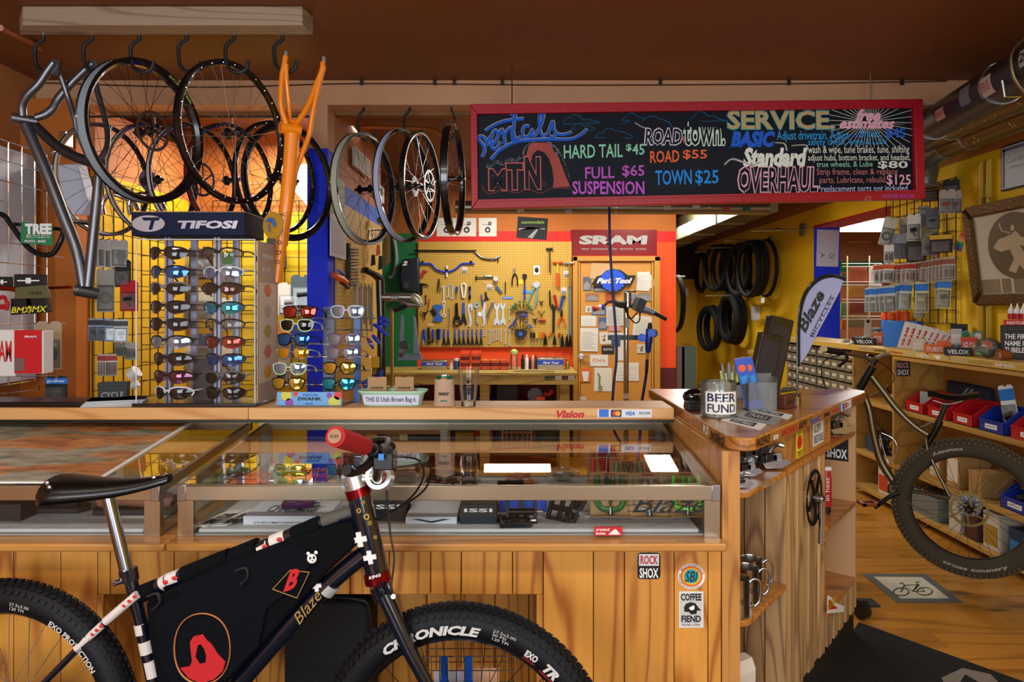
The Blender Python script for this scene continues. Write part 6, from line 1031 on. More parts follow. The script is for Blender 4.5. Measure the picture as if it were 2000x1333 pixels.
for lab,x0,x1,y0,y1,d in(('steel tray box with a blue lettered band on the left of the bench',132,430,262,338,6.9),('steel tool box with a blue lettered band on the right of the bench',1470,1770,235,325,6.9)):
 a=c8(x0,y1,d);q=c8(x1,y0,d);p=T('parts_tray',lab,'tool box',V(((a.x+q.x)/2,d,.916)),'steel tool boxes on the bench');B().bx((a.x,d,.916),(q.x,d+.16,q.z)).ob('body',alu,p,bv=.003);B().bx((a.x+.002,d-.002,a.z+.012),(q.x-.002,d-.0003,q.z-.018)).ob('blue_band',mat('band_blue','#1546c0',.4),p);text('Park Tool',(a.x+(q.x-a.x)*.2,d-.003,a.z+.02),X_,Z_,(q.x-a.x)*.62,.022,wink,p,n=-Y_,shear=.3,bold=.03)
 b=B()
 for k in range(4):b.bx((a.x+.02+k*.08,d+.02,q.z),(a.x+.06+k*.08,d+.12,q.z+.006))
 b.ob('lid_ribs',sT,p)
binm=mat('bin_orange','#e2521a',.4);binr=mat('bin_red','#b3141a',.38);binb=mat('bin_blue','#10308f',.38)
def bin_(lb,w_,h_,dp,loc,m,yaw=0,gr=None,fill=None,lab=None,name='storage_bin'):
 p=T(name,lb,'storage bin',(0,0,0),gr);t=.0035;b=B()
 b.bx((-w_/2,-dp/2,0),(w_/2,dp/2,t)).bx((-w_/2,dp/2-t,0),(w_/2,dp/2,h_)).bx((-w_/2,-dp/2,0),(w_/2,-dp/2+t,h_*.48))
 for s in(-1,1):b.pr([V((s*w_/2,-dp/2,0)),V((s*w_/2,dp/2,0)),V((s*w_/2,dp/2,h_)),V((s*w_/2,-dp*.12,h_)),V((s*w_/2,-dp/2,h_*.5))],(-s*t,0,0))
 b.ob('tray',m,p);b=B();b.bx((-w_/2-.001,-dp/2-.004,h_*.44),(w_/2+.001,-dp/2+.001,h_*.52));b.bx((-w_/2-.003,-dp*.12,h_-.005),(-w_/2+.001,dp/2,h_+.001));b.bx((w_/2-.001,-dp*.12,h_-.005),(w_/2+.003,dp/2,h_+.001));b.ob('rim',m,p)
 if lab:B().bx((-w_*.24,-dp/2-.0016,h_*.14),(w_*.24,-dp/2-.0006,h_*.34)).ob('paper_label',wH,p);b=B();b.bx((-w_*.18,-dp/2-.0022,h_*.22),(w_*.18,-dp/2-.0016,h_*.26));b.ob('label_text',gI,p)
 if fill:
  for k in range(5):b=B();b.ba((w_*(-.3+.15*k),-dp*.1+.1*dp*((k*3)%4),h_*.45),w_*.14,6,(1,1.2,.6));b.ob('contents',col(fill,.5),p)
 p.matrix_basis=LM(loc,yaw);return p
for i,(x,y,f)in enumerate(((642,192,None),(768,192,None),(642,262,'#6a6a6a'),(768,262,None),(642,328,None),(768,328,'#8a5a3a'),(880,262,'#e0d020'),(880,330,'#c0c0c8'),(985,262,'#b0c040'),(985,330,None),(1092,262,'#e09060'),(1092,330,None))):
 q=c8(x,y,6.95);row={192:'top',262:'middle'if x<800 else'upper',328:'bottom',330:'lower'}[y];cn={642:'first',768:'second',880:'third',985:'fourth',1092:'fifth'}[x]
 zb={328:.917,330:.917,262:.9775,192:1.038}[y];bin_('orange bench bin in the %s row, %s column from the left'%(row,cn),.088,.057,.11,(q.x,6.95+(.0),zb),binm,gr='orange stacking bins on the bench',fill=f)
def bottle(lb,x,y0,y1,r_,m,capm,d=6.95,z=.916,cr_=.5,name='bottle'):
 q=P(x,y1,d);h_=P(x,y0,d).z-z;c=V((q.x,d,z));p=T(name,lb,'bottle',c);B().la([(r_,0),(r_,h_*.62),(r_*.9,h_*.7),(r_*cr_,h_*.78)],c,n=14).ob('body',m,p);B().la([(r_*cr_*1.1,h_*.76),(r_*cr_*1.1,h_*.9),(r_*.25,h_)],c,n=12).ob('cap',capm,p);return p
bottle('clear water bottle with a pale green cap on the bench',1004,682,716,.035,cL,mat('pale_green_cap','#a9d070',.4),cr_=.95);bottle('black oil bottle on the bench',1021,692,716,.018,bP,bP);bottle('white lube bottle on the bench',1029,693,716,.018,wP,wP);bottle('short black bottle between white and pink ones',1035,698,716,.013,bP,bP);bottle('pink bottle with a white cap on the bench',1041,694,716,.016,mat('pink','#d87a80',.4),wP);bottle('dark green bottle at the right of the bottle row',1046.5,694,716,.013,mat('dark_green','#1a3a2a',.4),bP);bottle('small brass coloured bottle at the right end of the bench',1108,702,714,.022,mat('brass'),mat('brass'))
bottle('blue tub of grease beside the steel tray box',892,700,717,.03,mat('grease_blue','#1a4f8a',.4),wP,cr_=.9);bottle('small clear white bottle right of the left steel tray',881,705,717,.014,wP,wP,cr_=.9)
B().pr([V((P(1003,0,6.7).x,6.66,.9155)),V((P(1083,0,6.7).x,6.66,.9155)),V((P(1080,0,6.75).x,6.72,.9155)),V((P(1005,0,6.75).x,6.72,.9155))],(0,0,.012)).ob('wood_offcut',mat('offcut','#9a8a58',.7),lb='flat wood offcut lying on the bench front',cat='wood')
B().bx((P(1010,0,6.7).x,6.67,.928),(P(1066,0,6.7).x,6.71,.936)).ob('file_block',mat('offcut2','#c0a878',.7),lb='paler wood strip resting on the offcut',cat='wood')
cT('tall blue crate under the bench, left of the dark box',.16,.18,.48,(P(940,0,6.8).x,7.07,.166),c='#0c1f7a',name='plastic_crate');cT('wide blue crate under the bench',.2,.12,.46,(P(975,0,6.8).x,7.1,.166),c='#1438b0',name='plastic_crate')
for lab,x0,x1,y0,y1,cx in(('yellow bag of parts on the low bench shelf',520,735,1105,1225,'#a9921c'),('red box with an upright cream label on the low shelf',748,950,1065,1215,'#b8381a'),('tall dark cabinet under the bench',1000,1240,545,720,'#12131a')):
 a=c8(x0,y1,6.72);q=c8(x1,y0,6.72);b=cT(lab,q.x-a.x,.2,q.z-.166,((a.x+q.x)/2,6.88,.166),c=cx,lc='#c9b98a'if'red'in lab else None,name='box')
def crate(lb,x0,x1,y0,y1,m,lattice,d=6.775):
 a=c8(x0,y1,d);q=c8(x1,y0,d);p=T('milk_crate',lb,'crate',V(((a.x+q.x)/2,d,a.z)),'milk crates below the bench');w_=q.x-a.x;h_=q.z-a.z;t=.018
 b=B();b.bx(a,(q.x,d+.012,a.z+t)).bx((a.x,d,q.z-t),(q.x,d+.012,q.z)).bx(a,(a.x+t,d+.012,q.z)).bx((q.x-t,d,a.z),(q.x,d+.012,q.z));b.ob('front_frame',m,p)
 b=B();b.bx((a.x,d+.012,a.z),(a.x+.008,d+.28,q.z)).bx((q.x-.008,d+.012,a.z),(q.x,d+.28,q.z)).bx((a.x,d+.27,a.z),(q.x,d+.28,q.z)).bx((a.x,d+.012,a.z),(q.x,d+.28,a.z+.008));b.ob('shell',m,p);b=B()
 if lattice:
  for k in range(-3,8):
   x=a.x+w_*k/6
   for s in(1,-1):
    x2=x+s*h_*.9
    p0=V((max(a.x,min(q.x,x)),d+.006,a.z+h_*.05));p1=V((max(a.x,min(q.x,x2)),d+.006,a.z+h_*.95))
    if abs(p0.x-x)<w_*.01 and abs(p1.x-x2)<w_*.01:b.bar(p0,p1,.006,.006,up=Y_)
  for k in range(4):b.bx((a.x,d+.002,a.z+h_*(.12+.25*k)),(q.x,d+.008,a.z+h_*(.12+.25*k)+.006))
 else:
  for k in range(1,6):b.bx((a.x+w_*k/6-.004,d+.002,a.z),(a.x+w_*k/6+.004,d+.01,q.z))
  for k in range(1,3):b.bx((a.x,d+.002,a.z+h_*k/3-.006),(q.x,d+.01,a.z+h_*k/3+.006))
 b.ob('grille',m,p);return p
crate('peach milk crate seen under the bench',1055,1412,985,1300,mat('peach_plastic','#b8805a',.5),False);p=crate('olive grey lattice milk crate right of the peach one',1422,1795,975,1300,mat('olive_plastic','#4a4c38',.5),True);fx('Suiza foods',1060,864,1100,868,6.77,wink,p)
p=T('hand_drill','orange and grey power tool lying under the bench','tool',P(1052,778,6.75));b=B();b.cy(c8(1440,660,6.8),c8(1440,660,6.9),.07,n=18);b.ob('wheel_guard',mat('tool_grey','#4a4c50',.4),p);B().bx(c8(1455,720,6.74),c8(1552,670,6.8)).ob('body',oP,p,bv=.004);B().tu([c8(1540,640,6.8),c8(1600,650,6.8),c8(1640,600,6.8)],.02,8,sm=3).ob('handle',rP,p)
# ---------------- door with papers ----------------
df=T('door_frame','tan painted door frame with mouldings around the papered door','door frame',V((P(1204,0,7.28).x,7.28,0)));dm=mat('door_tan','#c98b3a',.5);x0,x1=P(1119,0,7.25).x,P(1290,0,7.25).x;zt_=P(0,501,7.25).z
for a_,c_ in(((x0,7.25,0),(x0+.05,7.299,zt_)),((x1-.06,7.25,0),(x1,7.299,zt_)),((x0,7.25,zt_-.05),(x1,7.299,zt_))):B().bx(a_,c_).ob('jamb',mat('jamb_tan','#c08a34',.5),df,bv=.006)
for a_,c_ in(((x0+.055,7.265,0),(x0+.075,7.299,zt_-.055)),((x1-.085,7.265,0),(x1-.065,7.299,zt_-.055))):B().bx(a_,c_).ob('moulding',mat('jamb_tan'),df,bv=.004)
df['kind']='structure';del df['category']
dr=B();dr.bx((x0+.08,7.28,0),(x1-.09,7.299,zt_-.06));dr=dr.ob('door_1',dm,kind='structure',base=False)
B().cy(P(1134,696,7.279),P(1134,696,7.27),.03,n=20).cy(P(1134,696,7.27),P(1134,696,7.24),.012,n=12).bar(P(1134,697,7.24),P(1148,698,7.24),.018,.012).ob('door_handle',sT,dr)
c6=lambda x,y:(1100+x/3.419,400+y/3.419);DD=7.278
for i,(lab,x0_,y0_,x1_,y1_,cx,k)in enumerate((('grey photo of a figure, upper left of the door',133,482,187,577,'#5a5c68',dict(draw='photo')),('tan paper torn in a state shape, top left of the door',182,390,310,500,'#c9a070',dict(rot=-6)),('small landscape photo under the oval sign',200,545,290,580,'#3a5a7a',dict(draw='photo')),('white letter pinned top right of the door',492,450,575,575,'#d6d4cc',dict(rot=-3,lines=7)),('second white letter fanned behind the first',530,455,605,560,'#cfcdc6',dict(rot=35)),('red rock landscape postcard on the left',150,590,237,645,'#9a6a4a',dict(draw='photo')),('blue and red arch postcard behind the stand clamp',282,587,350,642,'#b0522a',dict()),('street postcard at the right of the row',505,588,592,645,'#8a7a6a',dict(draw='photo')),('grey photo right of the clamp',445,597,505,640,'#7a7f88',dict()),('white card with a brown emblem',148,677,190,722,'#d0c8b4',dict(draw='mech')),('blue mountain photo near the emblem card',190,680,283,737,'#4a6f9a',dict(draw='photo')),('newspaper cutting behind the hose',288,680,405,810,'#bdbcb4',dict(lines=12)),('plain white note on the left of the door',118,742,219,813,'#d9d8d0',dict(lines=5)),('blue and brown canyon photo with a thin border',235,752,292,835,'#4a5f8a',dict(draw='photo')),('large white sheet behind the blue gauge',468,745,625,880,'#cfccc0',dict(rot=-6,lines=9)),('white price list with a red heading',113,825,232,980,'#dad8ce',dict(rot=-1,lines=12)),('photo of a small figure with a white border',243,852,300,932,'#d4cfc4',dict(draw='mech',rot=4)),('white sheet beside the stand bracket',300,855,410,930,'#cfcac0',dict()),('black card reading I bike Boston',257,941,340,997,'#1b1b1e',dict(txt='BOSTON',tm=wink)),('drawing of a face at the right of the stand pole',492,933,552,992,'#c9bfae',dict(draw='mech')),('narrow white paper behind the pole',365,930,412,1042,'#d4d0c6',dict()),('white note with a childlike name in red',178,1003,300,1080,'#dcd9d0',dict(txt='Chris',tm=rI)),('wide white sheet of sketches behind the pole',350,1055,505,1178,'#d8d4ca',dict(lines=4,rot=0)),('orange and white glass drawing',113,1090,187,1185,'#d8702a',dict()),('white drawing of a green crank arm',207,1090,325,1247,'#dcd8cc',dict(rot=-1)),('small white slip at the bottom of the door',93,1282,154,1308,'#cfcabc',dict()),('small pink striped print under the newspaper cutting',303,812,385,845,'#c98a8a',dict()))):
 a=c6(x0_,y0_);q=c6(x1_,y1_);pA(lab,a[0],a[1],q[0],q[1],DD-.0016*(i%4)-.0005,c=cx,**k)
b=B();b.pr([P(*c6(x,y),7.268)for x,y in((125,1115),(172,1115),(165,1180),(135,1180))],(0,-.001,0));b.ob('beer_glass_cutout',wH,lb='white glass cut-out on the orange drawing',cat='cut-out')
B().tu([P(*c6(x,y),7.268)for x,y in((232,1125),(245,1150),(240,1190),(250,1215))],.006,6,sm=3).ri(P(*c6(248,1225),7.268),Y_,[(.022,-.002),(.022,.002),(.014,.002),(.014,-.002)],16).ob('arm_drawing',mat('green_pencil','#6f7d4a',.7),lb='green inked crank arm shape on its white sheet',cat='drawing')
p=T('shop_sign','black oval sign with a blue toothed disc and white lettering','sign',P(1200,548,7.26));sp_=[(c6(x,y))for x,y in((190,533),(225,478),(255,472),(285,442),(330,428),(385,436),(420,462),(432,472),(488,472),(455,535),(420,537),(395,568),(345,582),(300,574),(262,545),(240,537))]
b=B();b.pr([P(x,y,7.235)for x,y in sp_],(0,.03,0));b.ob('back_plate',bP,p,bv=.004);b=B();c=P(*c6(332,506),7.234);q=[]
for k in range(80):a=2*PI*k/80;rr=(.129 if k%4<2 else.118);q.append(c+V((rr*math.cos(a),0,rr*.88*math.sin(a))))
b.pr(q,(0,-.004,0));b.ob('toothed_disc',mat('sign_disc_blue','#1650d8',.3),p);a=c6(222,527);q=c6(462,490);fx('Park Tool',a[0],q[1],q[0],a[1],7.228,mat('sign_silver','#d4d4d6',.3),p,shear=.35,bold=.06)
hosem=mat('hose_blue','#0b1c5c',.35);B().tu([P(1190,405,4.6),P(1191,470,4.6),P(1196,560,4.6),P(1202,640,4.6),P(1204,700,4.6),P(1198,760,4.6),P(1196,830,4.6),P(1215,870,4.65)],.0085,10,sm=5).ob('air_hose',hosem,lb='dark blue air hose hanging down in front of the door',cat='hose')
rsn=T('repair_stand','chrome repair stand pole with clamp head and levers before the door','repair stand',V((P(1223,0,6.0).x,6.0,0)));SD=6.0
B().cy(P(1223,0,SD)*1.0+V((0,0,-P(1223,0,SD).z)),P(1223,570,SD),.022,n=18).ob('pole',cH,rsn);B().cy(V((P(1223,0,SD).x,SD,0)),V((P(1223,0,SD).x,SD,.03)),.25,n=28).ob('base',bM,rsn)
B().cy(P(1226,600,SD-.03),P(1226,572,SD-.03),.03,n=14).cy(P(1222,569,SD-.03),P(1240,570,SD-.03),.008,n=8).ba(P(1240,570,SD-.03),.012,8).ob('clamp_screw',sT,rsn)
b=B();q=[P(*c6(x,y),SD-.08)for x,y in((457,690),(492,612),(558,645),(520,730))];b.pr(q,(0,.08,0));b.ob('clamp_jaw',mat('clamp_grey','#5a5854',.4,.5),rsn,bv=.004);b=B();q=[P(*c6(x,y),SD-.083)for x,y in((485,700),(515,622),(560,645),(522,728))];b.pr(q,(0,-.01,0));b.ob('jaw_pad',bP,rsn)
B().tu([P(*c6(520,690),SD-.04),P(*c6(610,725),SD-.06)],[.04,.025],12).ob('clamp_arm',mat('clamp_blue_grey','#7f8590',.35,.5),rsn);B().tu([P(*c6(605,722),SD-.06),P(*c6(690,768),SD-.07)],.017,10).ob('grip',bP,rsn)
B().tu([P(*c6(450,665),SD),P(*c6(390,670),SD),P(*c6(350,655),SD)],.03,10,sm=2).ob('clamp_body',mat('dirty_olive','#3a3a28',.5,.3),rsn);B().tu([P(*c6(350,648),SD),P(*c6(300,655),SD),P(*c6(272,678),SD)],.012,8,sm=3).ob('lever',cH,rsn)
for k,(a_,c_,m_)in enumerate(((272,255,rP),(255,238,wP),(238,218,mat('orange_grip','#e0702a',.5)),(218,198,rP))):B().tu([P(*c6(a_,682+(272-a_)*.22),SD),P(*c6(c_,682+(272-c_)*.22),SD)],.022,12).ob('wrapped_grip',m_ if k else bluep,rsn)
for q in([(425,650),(412,690),(440,750),(480,790),(510,770),(510,700)],[(420,680),(430,740),(455,760),(495,720)]):B().tu([P(*c6(*k),SD-.06)for k in q],.006,6,sm=4).ob('cable',bP,rsn)
a=P(*c6(300,905),SD-.04);q=P(*c6(555,872),SD-.04);B().bx(a,(q.x,SD-.02,q.z)).ob('cross_bracket',mat('bracket_grey','#4c4e4c',.4,.6),rsn)
b=B();b.bx(P(*c6(322,950),SD-.06),P(*c6(380,870),SD-.045));b.ob('rag',mat('rag_blue','#6f86b8',.9,bump=.5),rsn)
o=sK(rsn,*c6(400,1262),*c6(437,1296),SD-.024,'#d9d4cc');fx('ROCK',*c6(403,1264),*c6(434,1278),SD-.0255,rI,o);o=sK(rsn,*c6(415,755),*c6(442,825),SD-.024,'#b9bcc0')
inf=T('air_chuck','bright blue air inflator gun hanging by its hose at the door','air gun',P(1267,660,5.85));idm=mat('inflator_blue','#1244a8',.3,.3)
B().tu([P(*c6(580,790),5.85),P(*c6(578,830),5.85)],[.014,.022],12).ob('top_knob',bP,inf);B().tu([P(*c6(575,830),5.85),P(*c6(572,900),5.85),P(*c6(565,990),5.85)],[.028,.032,.02],12,sm=2).ob('body',idm,inf);B().cy(P(*c6(604,860),5.82),P(*c6(604,860),5.88),.035,n=18).ob('dial',bP,inf);B().cy(P(*c6(592,858),5.80),P(*c6(592,858),5.86),.032,n=18).ob('dial_ring',idm,inf);B().cy(P(*c6(525,890),5.84),P(*c6(525,890),5.88),.034,n=20).ob('gauge',idm,inf)
B().tu([P(*c6(562,990),5.85),P(*c6(560,1035),5.85)],[.012,.011],10).ob('fitting',mat('brass'),inf);B().tu([P(*c6(560,1035),5.85),P(*c6(555,1130),5.85),P(*c6(538,1240),5.85),P(*c6(525,1330),5.85),P(1250,850,5.8),P(1246,900,5.6)],.012,8,sm=4).ob('hose',hosem,inf);B().tu([P(*c6(560,1040),5.849),P(*c6(556,1125),5.849)],.014,8).ob('hose_guard',bP,inf)
dm_=mat('duct_metal','#8f8a78',.32,.8,bump=.1,bs=8);dk=T('ceiling_duct','round silver duct crossing the workshop behind the chalkboard','duct',P(1100,406,5.2));B().cy(P(890,405,5.2),P(1500,407,5.2),.048,n=24).ob('tube',dm_,dk)
for x in(1010,1200,1380):B().cy(P(x,405.5,5.2),P(x+4,405.5,5.2),.0505,n=24).ob('joint_band',sT,dk)
for x,y,cx in((1017,411,'#c9a08a'),(1110,414,'#b9b09a'),(1303,406,'#d6d2c8'),(1360,404,'#d6d2c8'),(1418,408,'#b03a3a'),(1458,408,'#1c5a3c')):b=B();b.bx(P(x-7,y+4,5.148),P(x+7,y-4,5.152));b.ob('sticker',col(cx),dk)
# ---------------- partition pegboard and its tools ----------------
XPt=-1.055;pp=pegm('pegboard_side','x')
def G(x,y):return PX(x,y,XPt+.0)
b=B();b.bx((XPt,4.27,1.0),(XPt+.012,5.76,2.16));b.ob('pegboard',pp,lb='pegboard on the side of the blue pier with hanging keys and spokes',cat='pegboard');XS=XPt+.016
def side(lb,x0,y0,x1,y1,c,name='paper',cat='paper',t=.003,lines=0,off=0):
 a=PX(x0,y0,XS+off);q=PX(x1,y1,XS+off);p=T(name,lb,cat,(XS+off,(a.y+q.y)/2,min(a.z,q.z)));b=B();b.bx((XS+off,a.y,q.z),(XS+off+t,q.y,a.z));b.ob('sheet',col(c,.6),p)
 if lines:
  b=B()
  for k in range(lines):z_=q.z+(a.z-q.z)*(.1+.8*k/lines);b.bx((XS+off+t,a.y+.02,z_),(XS+off+t+.0006,q.y-.03,z_+.005))
  b.ob('text_lines',gI,p,kind='stuff')
 return p
side('framed certificate on the partition behind the cream rimmed wheel',688,285,718,350,'#c9c9c4','frame','picture',.02,8)
side('grey metal plate hanging on the blue pier edge',643,335,672,440,'#7f7c70','plate','plate',.004,off=-.001);side('white lined calendar page under the grey plate',644,416,674,508,'#c6c8dc','calendar','calendar',.006,14,off=.008)
p=side('white lock card on the partition behind the wheel',732,352,750,398,'#c2c8d8','card','card',.002);B().cy(PX(744,375,XS+.003),PX(744,375,XS+.003)+V((.02,0,0)),.03,n=16).ob('disc',mat('disc_cream','#c9c6a8',.5),p)
kt=T('tool_strip','black strip of many small silver bits on the partition','tool strip',PX(680,570,XS+.02));a=PX(679,475,XS+.01);q=PX(683,562,XS+.01);B().bx((XS,a.y,q.z),(XS+.02,a.y+.05,a.z)).ob('strip',bP,kt)
for k in range(12):
 c=PX(684,488+k*6.4,XS+.02);B().tu([c,c+V((.05,.02,.004*(k%3)))],[.009,.004],6).ob('bit',silv,kt)
for k in range(16):
 c=PX(691+k*2.4,556+(k%3)*4,XS+.03+.012*(k%4));o=T('spanner','slim silver spanner hanging in the cluster on the partition','tool',c,'silver spanners on the partition');B().tu([c,c+V((0,.0,-.24-.03*(k%4)))],.0045,6).ob('shaft',silv,o);B().ri(c,X_,[(.012,-.003),(.012,.003),(.006,.003),(.006,-.003)],10).ob('ring',silv,o)
p=T('clamp','orange spring clamp on the partition below the silver bits','clamp',PX(668,545,XS+.02));c=PX(666,545,XS+.03);B().tu([c+V((-.03,-.06,.02)),c,c+V((.02,.08,-.02))],[.016,.022,.014],8).ob('jaw',oP,p);B().tu([c+V((0,-.05,.045)),c+V((0,.05,.03))],.011,8).ob('handle',bluep,p);B().tu([c+V((.0,.0,-.02)),c+V((.02,.1,-.05))],.011,8).ob('handle',bP,p)
for k,(x,y0,y1,m_,lab)in enumerate(((711,470,492,'#c94a8a','pink tag bundle on the partition'),(718,470,508,'#c9b0a0','pale paper tags on the partition'),(738,478,500,'#d87a60','coral tag hanging above the dark cables'),(752,455,520,'#7a5a28','long brown leather strip on the partition'),(757,450,515,'#8a6a30','second brown strip on the partition'),(742,500,528,'#22242a','dark blue cable bundle on the partition'),(728,498,520,'#1a1a1e','black tool hanging on the partition'))):
 a=P(x-4,y1,5.3-.03*k);q=P(x+5,y0,5.3-.03*k);b=B();b.pr([a,V((q.x,a.y,a.z+.01)),V((q.x-.004,a.y,q.z)),V((a.x+.006,a.y,q.z))],(0,.01,0));b.ob('strip',col(m_,.6),lb=lab,cat='strip')
p=T('cable_housing','silver wires and white tags dangling from a bracket behind the wheel','wire',P(730,450,5.2))
for k in range(8):B().tu([P(718+k*4,448,5.25),P(717+k*4,462,5.2),P(718+k*4+(k%3),475,5.2)],.004,5).ob('wire',silv if k%2 else wP,p)
B().cy(P(708,451,5.2),P(756,449,5.2),.005,n=6).ob('bracket',sT,p);B().ba(P(747,430,5.25),.04,10,(1,1,.8)).ob('lamp',mat('grey_blur','#6a6a60',.6),p)
ra=T('stand_arm','dark jointed repair stand arm with silver stickered clamp at the partition end','repair stand',V((-.98,5.0,0)));AD=4.95
B().tu([P(742,545,AD),P(743,580,AD),P(745,640,AD),V((P(745,0,AD).x,AD,0))],.03,12).ob('post',bM,ra);B().tu([P(713,528,AD-.1),P(728,535,AD-.05),P(742,545,AD)],[.02,.022,.03],10).ob('upper_arm',bM,ra);B().tu([P(708,534,AD-.1),P(710,526,AD-.1),P(720,527,AD-.1)],.014,8,sm=3).ob('hook',bM,ra)
b=B();b.cy(P(745,581,AD),P(808,581,AD),.03,n=18);b.ob('clamp_tube',mat('dull_silver','#8f8b80',.3,.8),ra);o=sK(ra,763,577,778,586,AD-.031,'#101014');fx('SHOX',764,578.5,777,584.5,AD-.0325,wink,o,bold=.02)
B().tu([P(806,580,AD-.02),P(815,585,AD-.03),P(824,600,AD-.03)],[.028,.026,.014],10,sm=2).ob('clamp_jaw',mat('cream_metal','#b9b4a0',.35,.5),ra);B().tu([P(786,589,AD-.02),P(800,596,AD-.03),P(822,598,AD-.03)],[.018,.02,.012],10,sm=2).ob('lower_jaw',sT,ra);B().tu([P(768,608,AD-.05),P(793,598,AD-.03)],.016,8).ob('lever',bP,ra)
for k,(x,y,a_)in enumerate(((748,626,-25),(745,634,-28),(737,640,-33),(748,650,-35),(735,661,-50),(726,667,-62))):
 c=P(x-8,y-6,4.45);e=c+V((math.cos(R(a_)),0,math.sin(R(a_))))*.075;B().tu([c,(c+e)/2+V((0,0,.004)),e],[.009,.014,.007],10,sm=2).ob('handled_key',mat('key_blue','#1232c8',.35),lb='blue plastic handled key, %s in the fanned bunch at the rack side'%('top','second','third','fourth','fifth','lowest')[k],cat='tool',gr='blue handled keys in a fan')
p=T('screwdriver_bunch','amber handled screwdriver bundle below the blue keys','tool',P(733,712,4.45))
for k in range(4):B().tu([P(729+3*k,697,4.45),P(729+3*k,718,4.45)],.010,8).ob('handle',mat('amber','#d8a81c',.3),p);B().tu([P(729+3*k,718,4.45),P(728+4*k,735,4.45)],.004,6).ob('shaft',dks,p)
B().pr([P(x,y,4.5)for x,y in((708,745),(748,722),(748,775),(712,778))],(0,.01,0)).ob('blue_board',mat('board_blue','#1a58c0',.5),lb='blue board leaning behind the open sunglasses rack',cat='board')
B().bx((-1.30,6.15,.0),(-.96,6.6,.80)).ob('tool_chest',mat('chest_cream','#a89a5c',.6),lb='cream topped low chest under the truing stand',cat='chest',bv=.005)
ts=T('truing_stand','grey two armed wheel truing stand before the green wall','truing stand',P(797,705,6.35));tsm=mat('truing_grey','#7f93a8',.35,.5);td=6.35
b=B();b.bx((P(779,0,td).x,td-.05,.801),(P(821,0,td).x,td+.12,.83));b.ob('base',bM,ts)
b=B();b.pr([P(x,y,td)for x,y in((776,704),(778,692),(822,692),(824,704))],(0,.05,0));b.ob('foot',tsm,ts)
for q in(((779,693),(781,650),(784,616),(787,620),(788,655),(791,693)),((807,693),(808,655),(808,618),(811,622),(815,655),(820,693))):b=B();b.pr([P(x,y,td)for x,y in q],(0,.03,0));b.ob('arm',tsm,ts)
B().cy(P(788,674,td-.01),P(788,674,td-.03),.04,n=16).cy(P(783,694,td-.002),P(783,694,td-.006),.02,n=16).ob('dial',bP,ts);B().cy(P(786,695,td-.006),P(800,675,td-.03),.006,n=6).ob('adjuster',sT,ts);text('CTP',P(806,695,td-.002),Z_,-X_,.07,.02,bluep,ts,n=-Y_)
cs=T('travel_case','navy hard case with a white number patch on the green wall','case',P(798,570,7.2));b=B();b.pr([P(x,y,7.15)for x,y in((785,507),(817,503),(818,572),(783,569),(781,540))],(0,.12,0));b.ob('shell',mat('case_navy','#141c28',.4),cs,bv=.01);fx('2',785,510,796,519,7.147,wink,cs,shear=.3,bold=.05);B().cy(P(793,557,7.15),P(793,557,7.13),.032,n=16).ob('latch',bP,cs)
B().tu([P(766,455,7.27),P(772,480,7.27),P(774,510,7.27),P(768,538,7.27),P(760,542,7.27)],.02,8,sm=4).ob('inner_tube',mat('grey_tube','#7f8a88',.4),lb='grey hose hanging on the green wall',cat='hose')
B().bx((P(762,0,6.4).x,6.4,.81),(P(767,0,6.4).x,6.45,1.50)).ob('post',mat('post_wood','#a9823c',.6),lb='thin wooden post left of the truing stand',cat='post')
# ---------------- chalkboard ----------------
TL=P(918,203,3.84);TR=P(1803,193,4.03);BR=P(1808,388,4.03);BL=P(921,408,3.84)
cu=(TR-TL);cu.z=0;cn=V((cu.y,-cu.x,0)).normalized()
def CBd(x,y,o=0):
 s=V(((x-1000)/F,1,-(y-HY)/F));q=V((0,0,H));k=((TL+cn*o-q).dot(cn))/s.dot(cn);return q+s*k
ur=(TR-TL).normalized();uz=(TL-BL).normalized()
cbt=T('chalkboard_sign','long chalk lettered menu board in a red painted frame below the beam','sign',(TL+BR)/2)
b=B();b.pr([CBd(x,y,.012)for x,y in((925,210),(1797,200),(1801,383),(928,402))],-cn*.02);pan=b.ob('board',mat('chalkboard','#04101f',.6,spec=.25,bump=.1,bs=20,var=.4),cbt)
rf=mat('red_frame','#a81428',.4,bump=.15,bs=60)
FRP=[((918,203),(1803,193),(1785,210),(932,222)),((921,408),(1808,388),(1790,371),(934,390)),((918,203),(932,222),(934,390),(921,408)),((1803,193),(1808,388),(1790,371),(1785,210))]
for q in FRP:
 b=B();b.pr([CBd(x,y,.04)for x,y in q],-cn*.065);b.ob('frame_rail',rf,cbt,bv=.004)
 cx=[(x+(q[(i^1)if i<2 else(5-i)][0]-x)*0,y)for i,(x,y)in enumerate(q)]
for q in(((929,218),(1788,207),(1785,210),(932,222)),((931,394),(1793,375),(1790,371),(934,390))):b=B();b.pr([CBd(x,y,.048)for x,y in q],-cn*.01);b.ob('inner_bead',rf,cbt)
for k,x in enumerate((1000,1700)):q=CBd(x,203,.0);B().cy(q,V((q.x,q.y,2.82)),.004,n=6).ob('hanger_rod',sT,cbt)
def bt_(s_,x0,y0,x1,y1,m,lift=.0135,dz=0,**k):
 o=CBd(x0,y1,lift);r=CBd(x1,y1+dz,lift)-o;w_=r.length;h_=(CBd(x0,y0,lift)-o).length;return text(s_,o,r.normalized(),uz,w_,h_,m,cbt,n=cn,name='chalk_lettering',th=.0003,**k)
chk=lambda n,c:mat('chalk_'+n,c,.8)
cA=lambda x,y:(900+x/4,180+y/4);cB=lambda x,y:(1380+x/4.348,180+y/4.348)
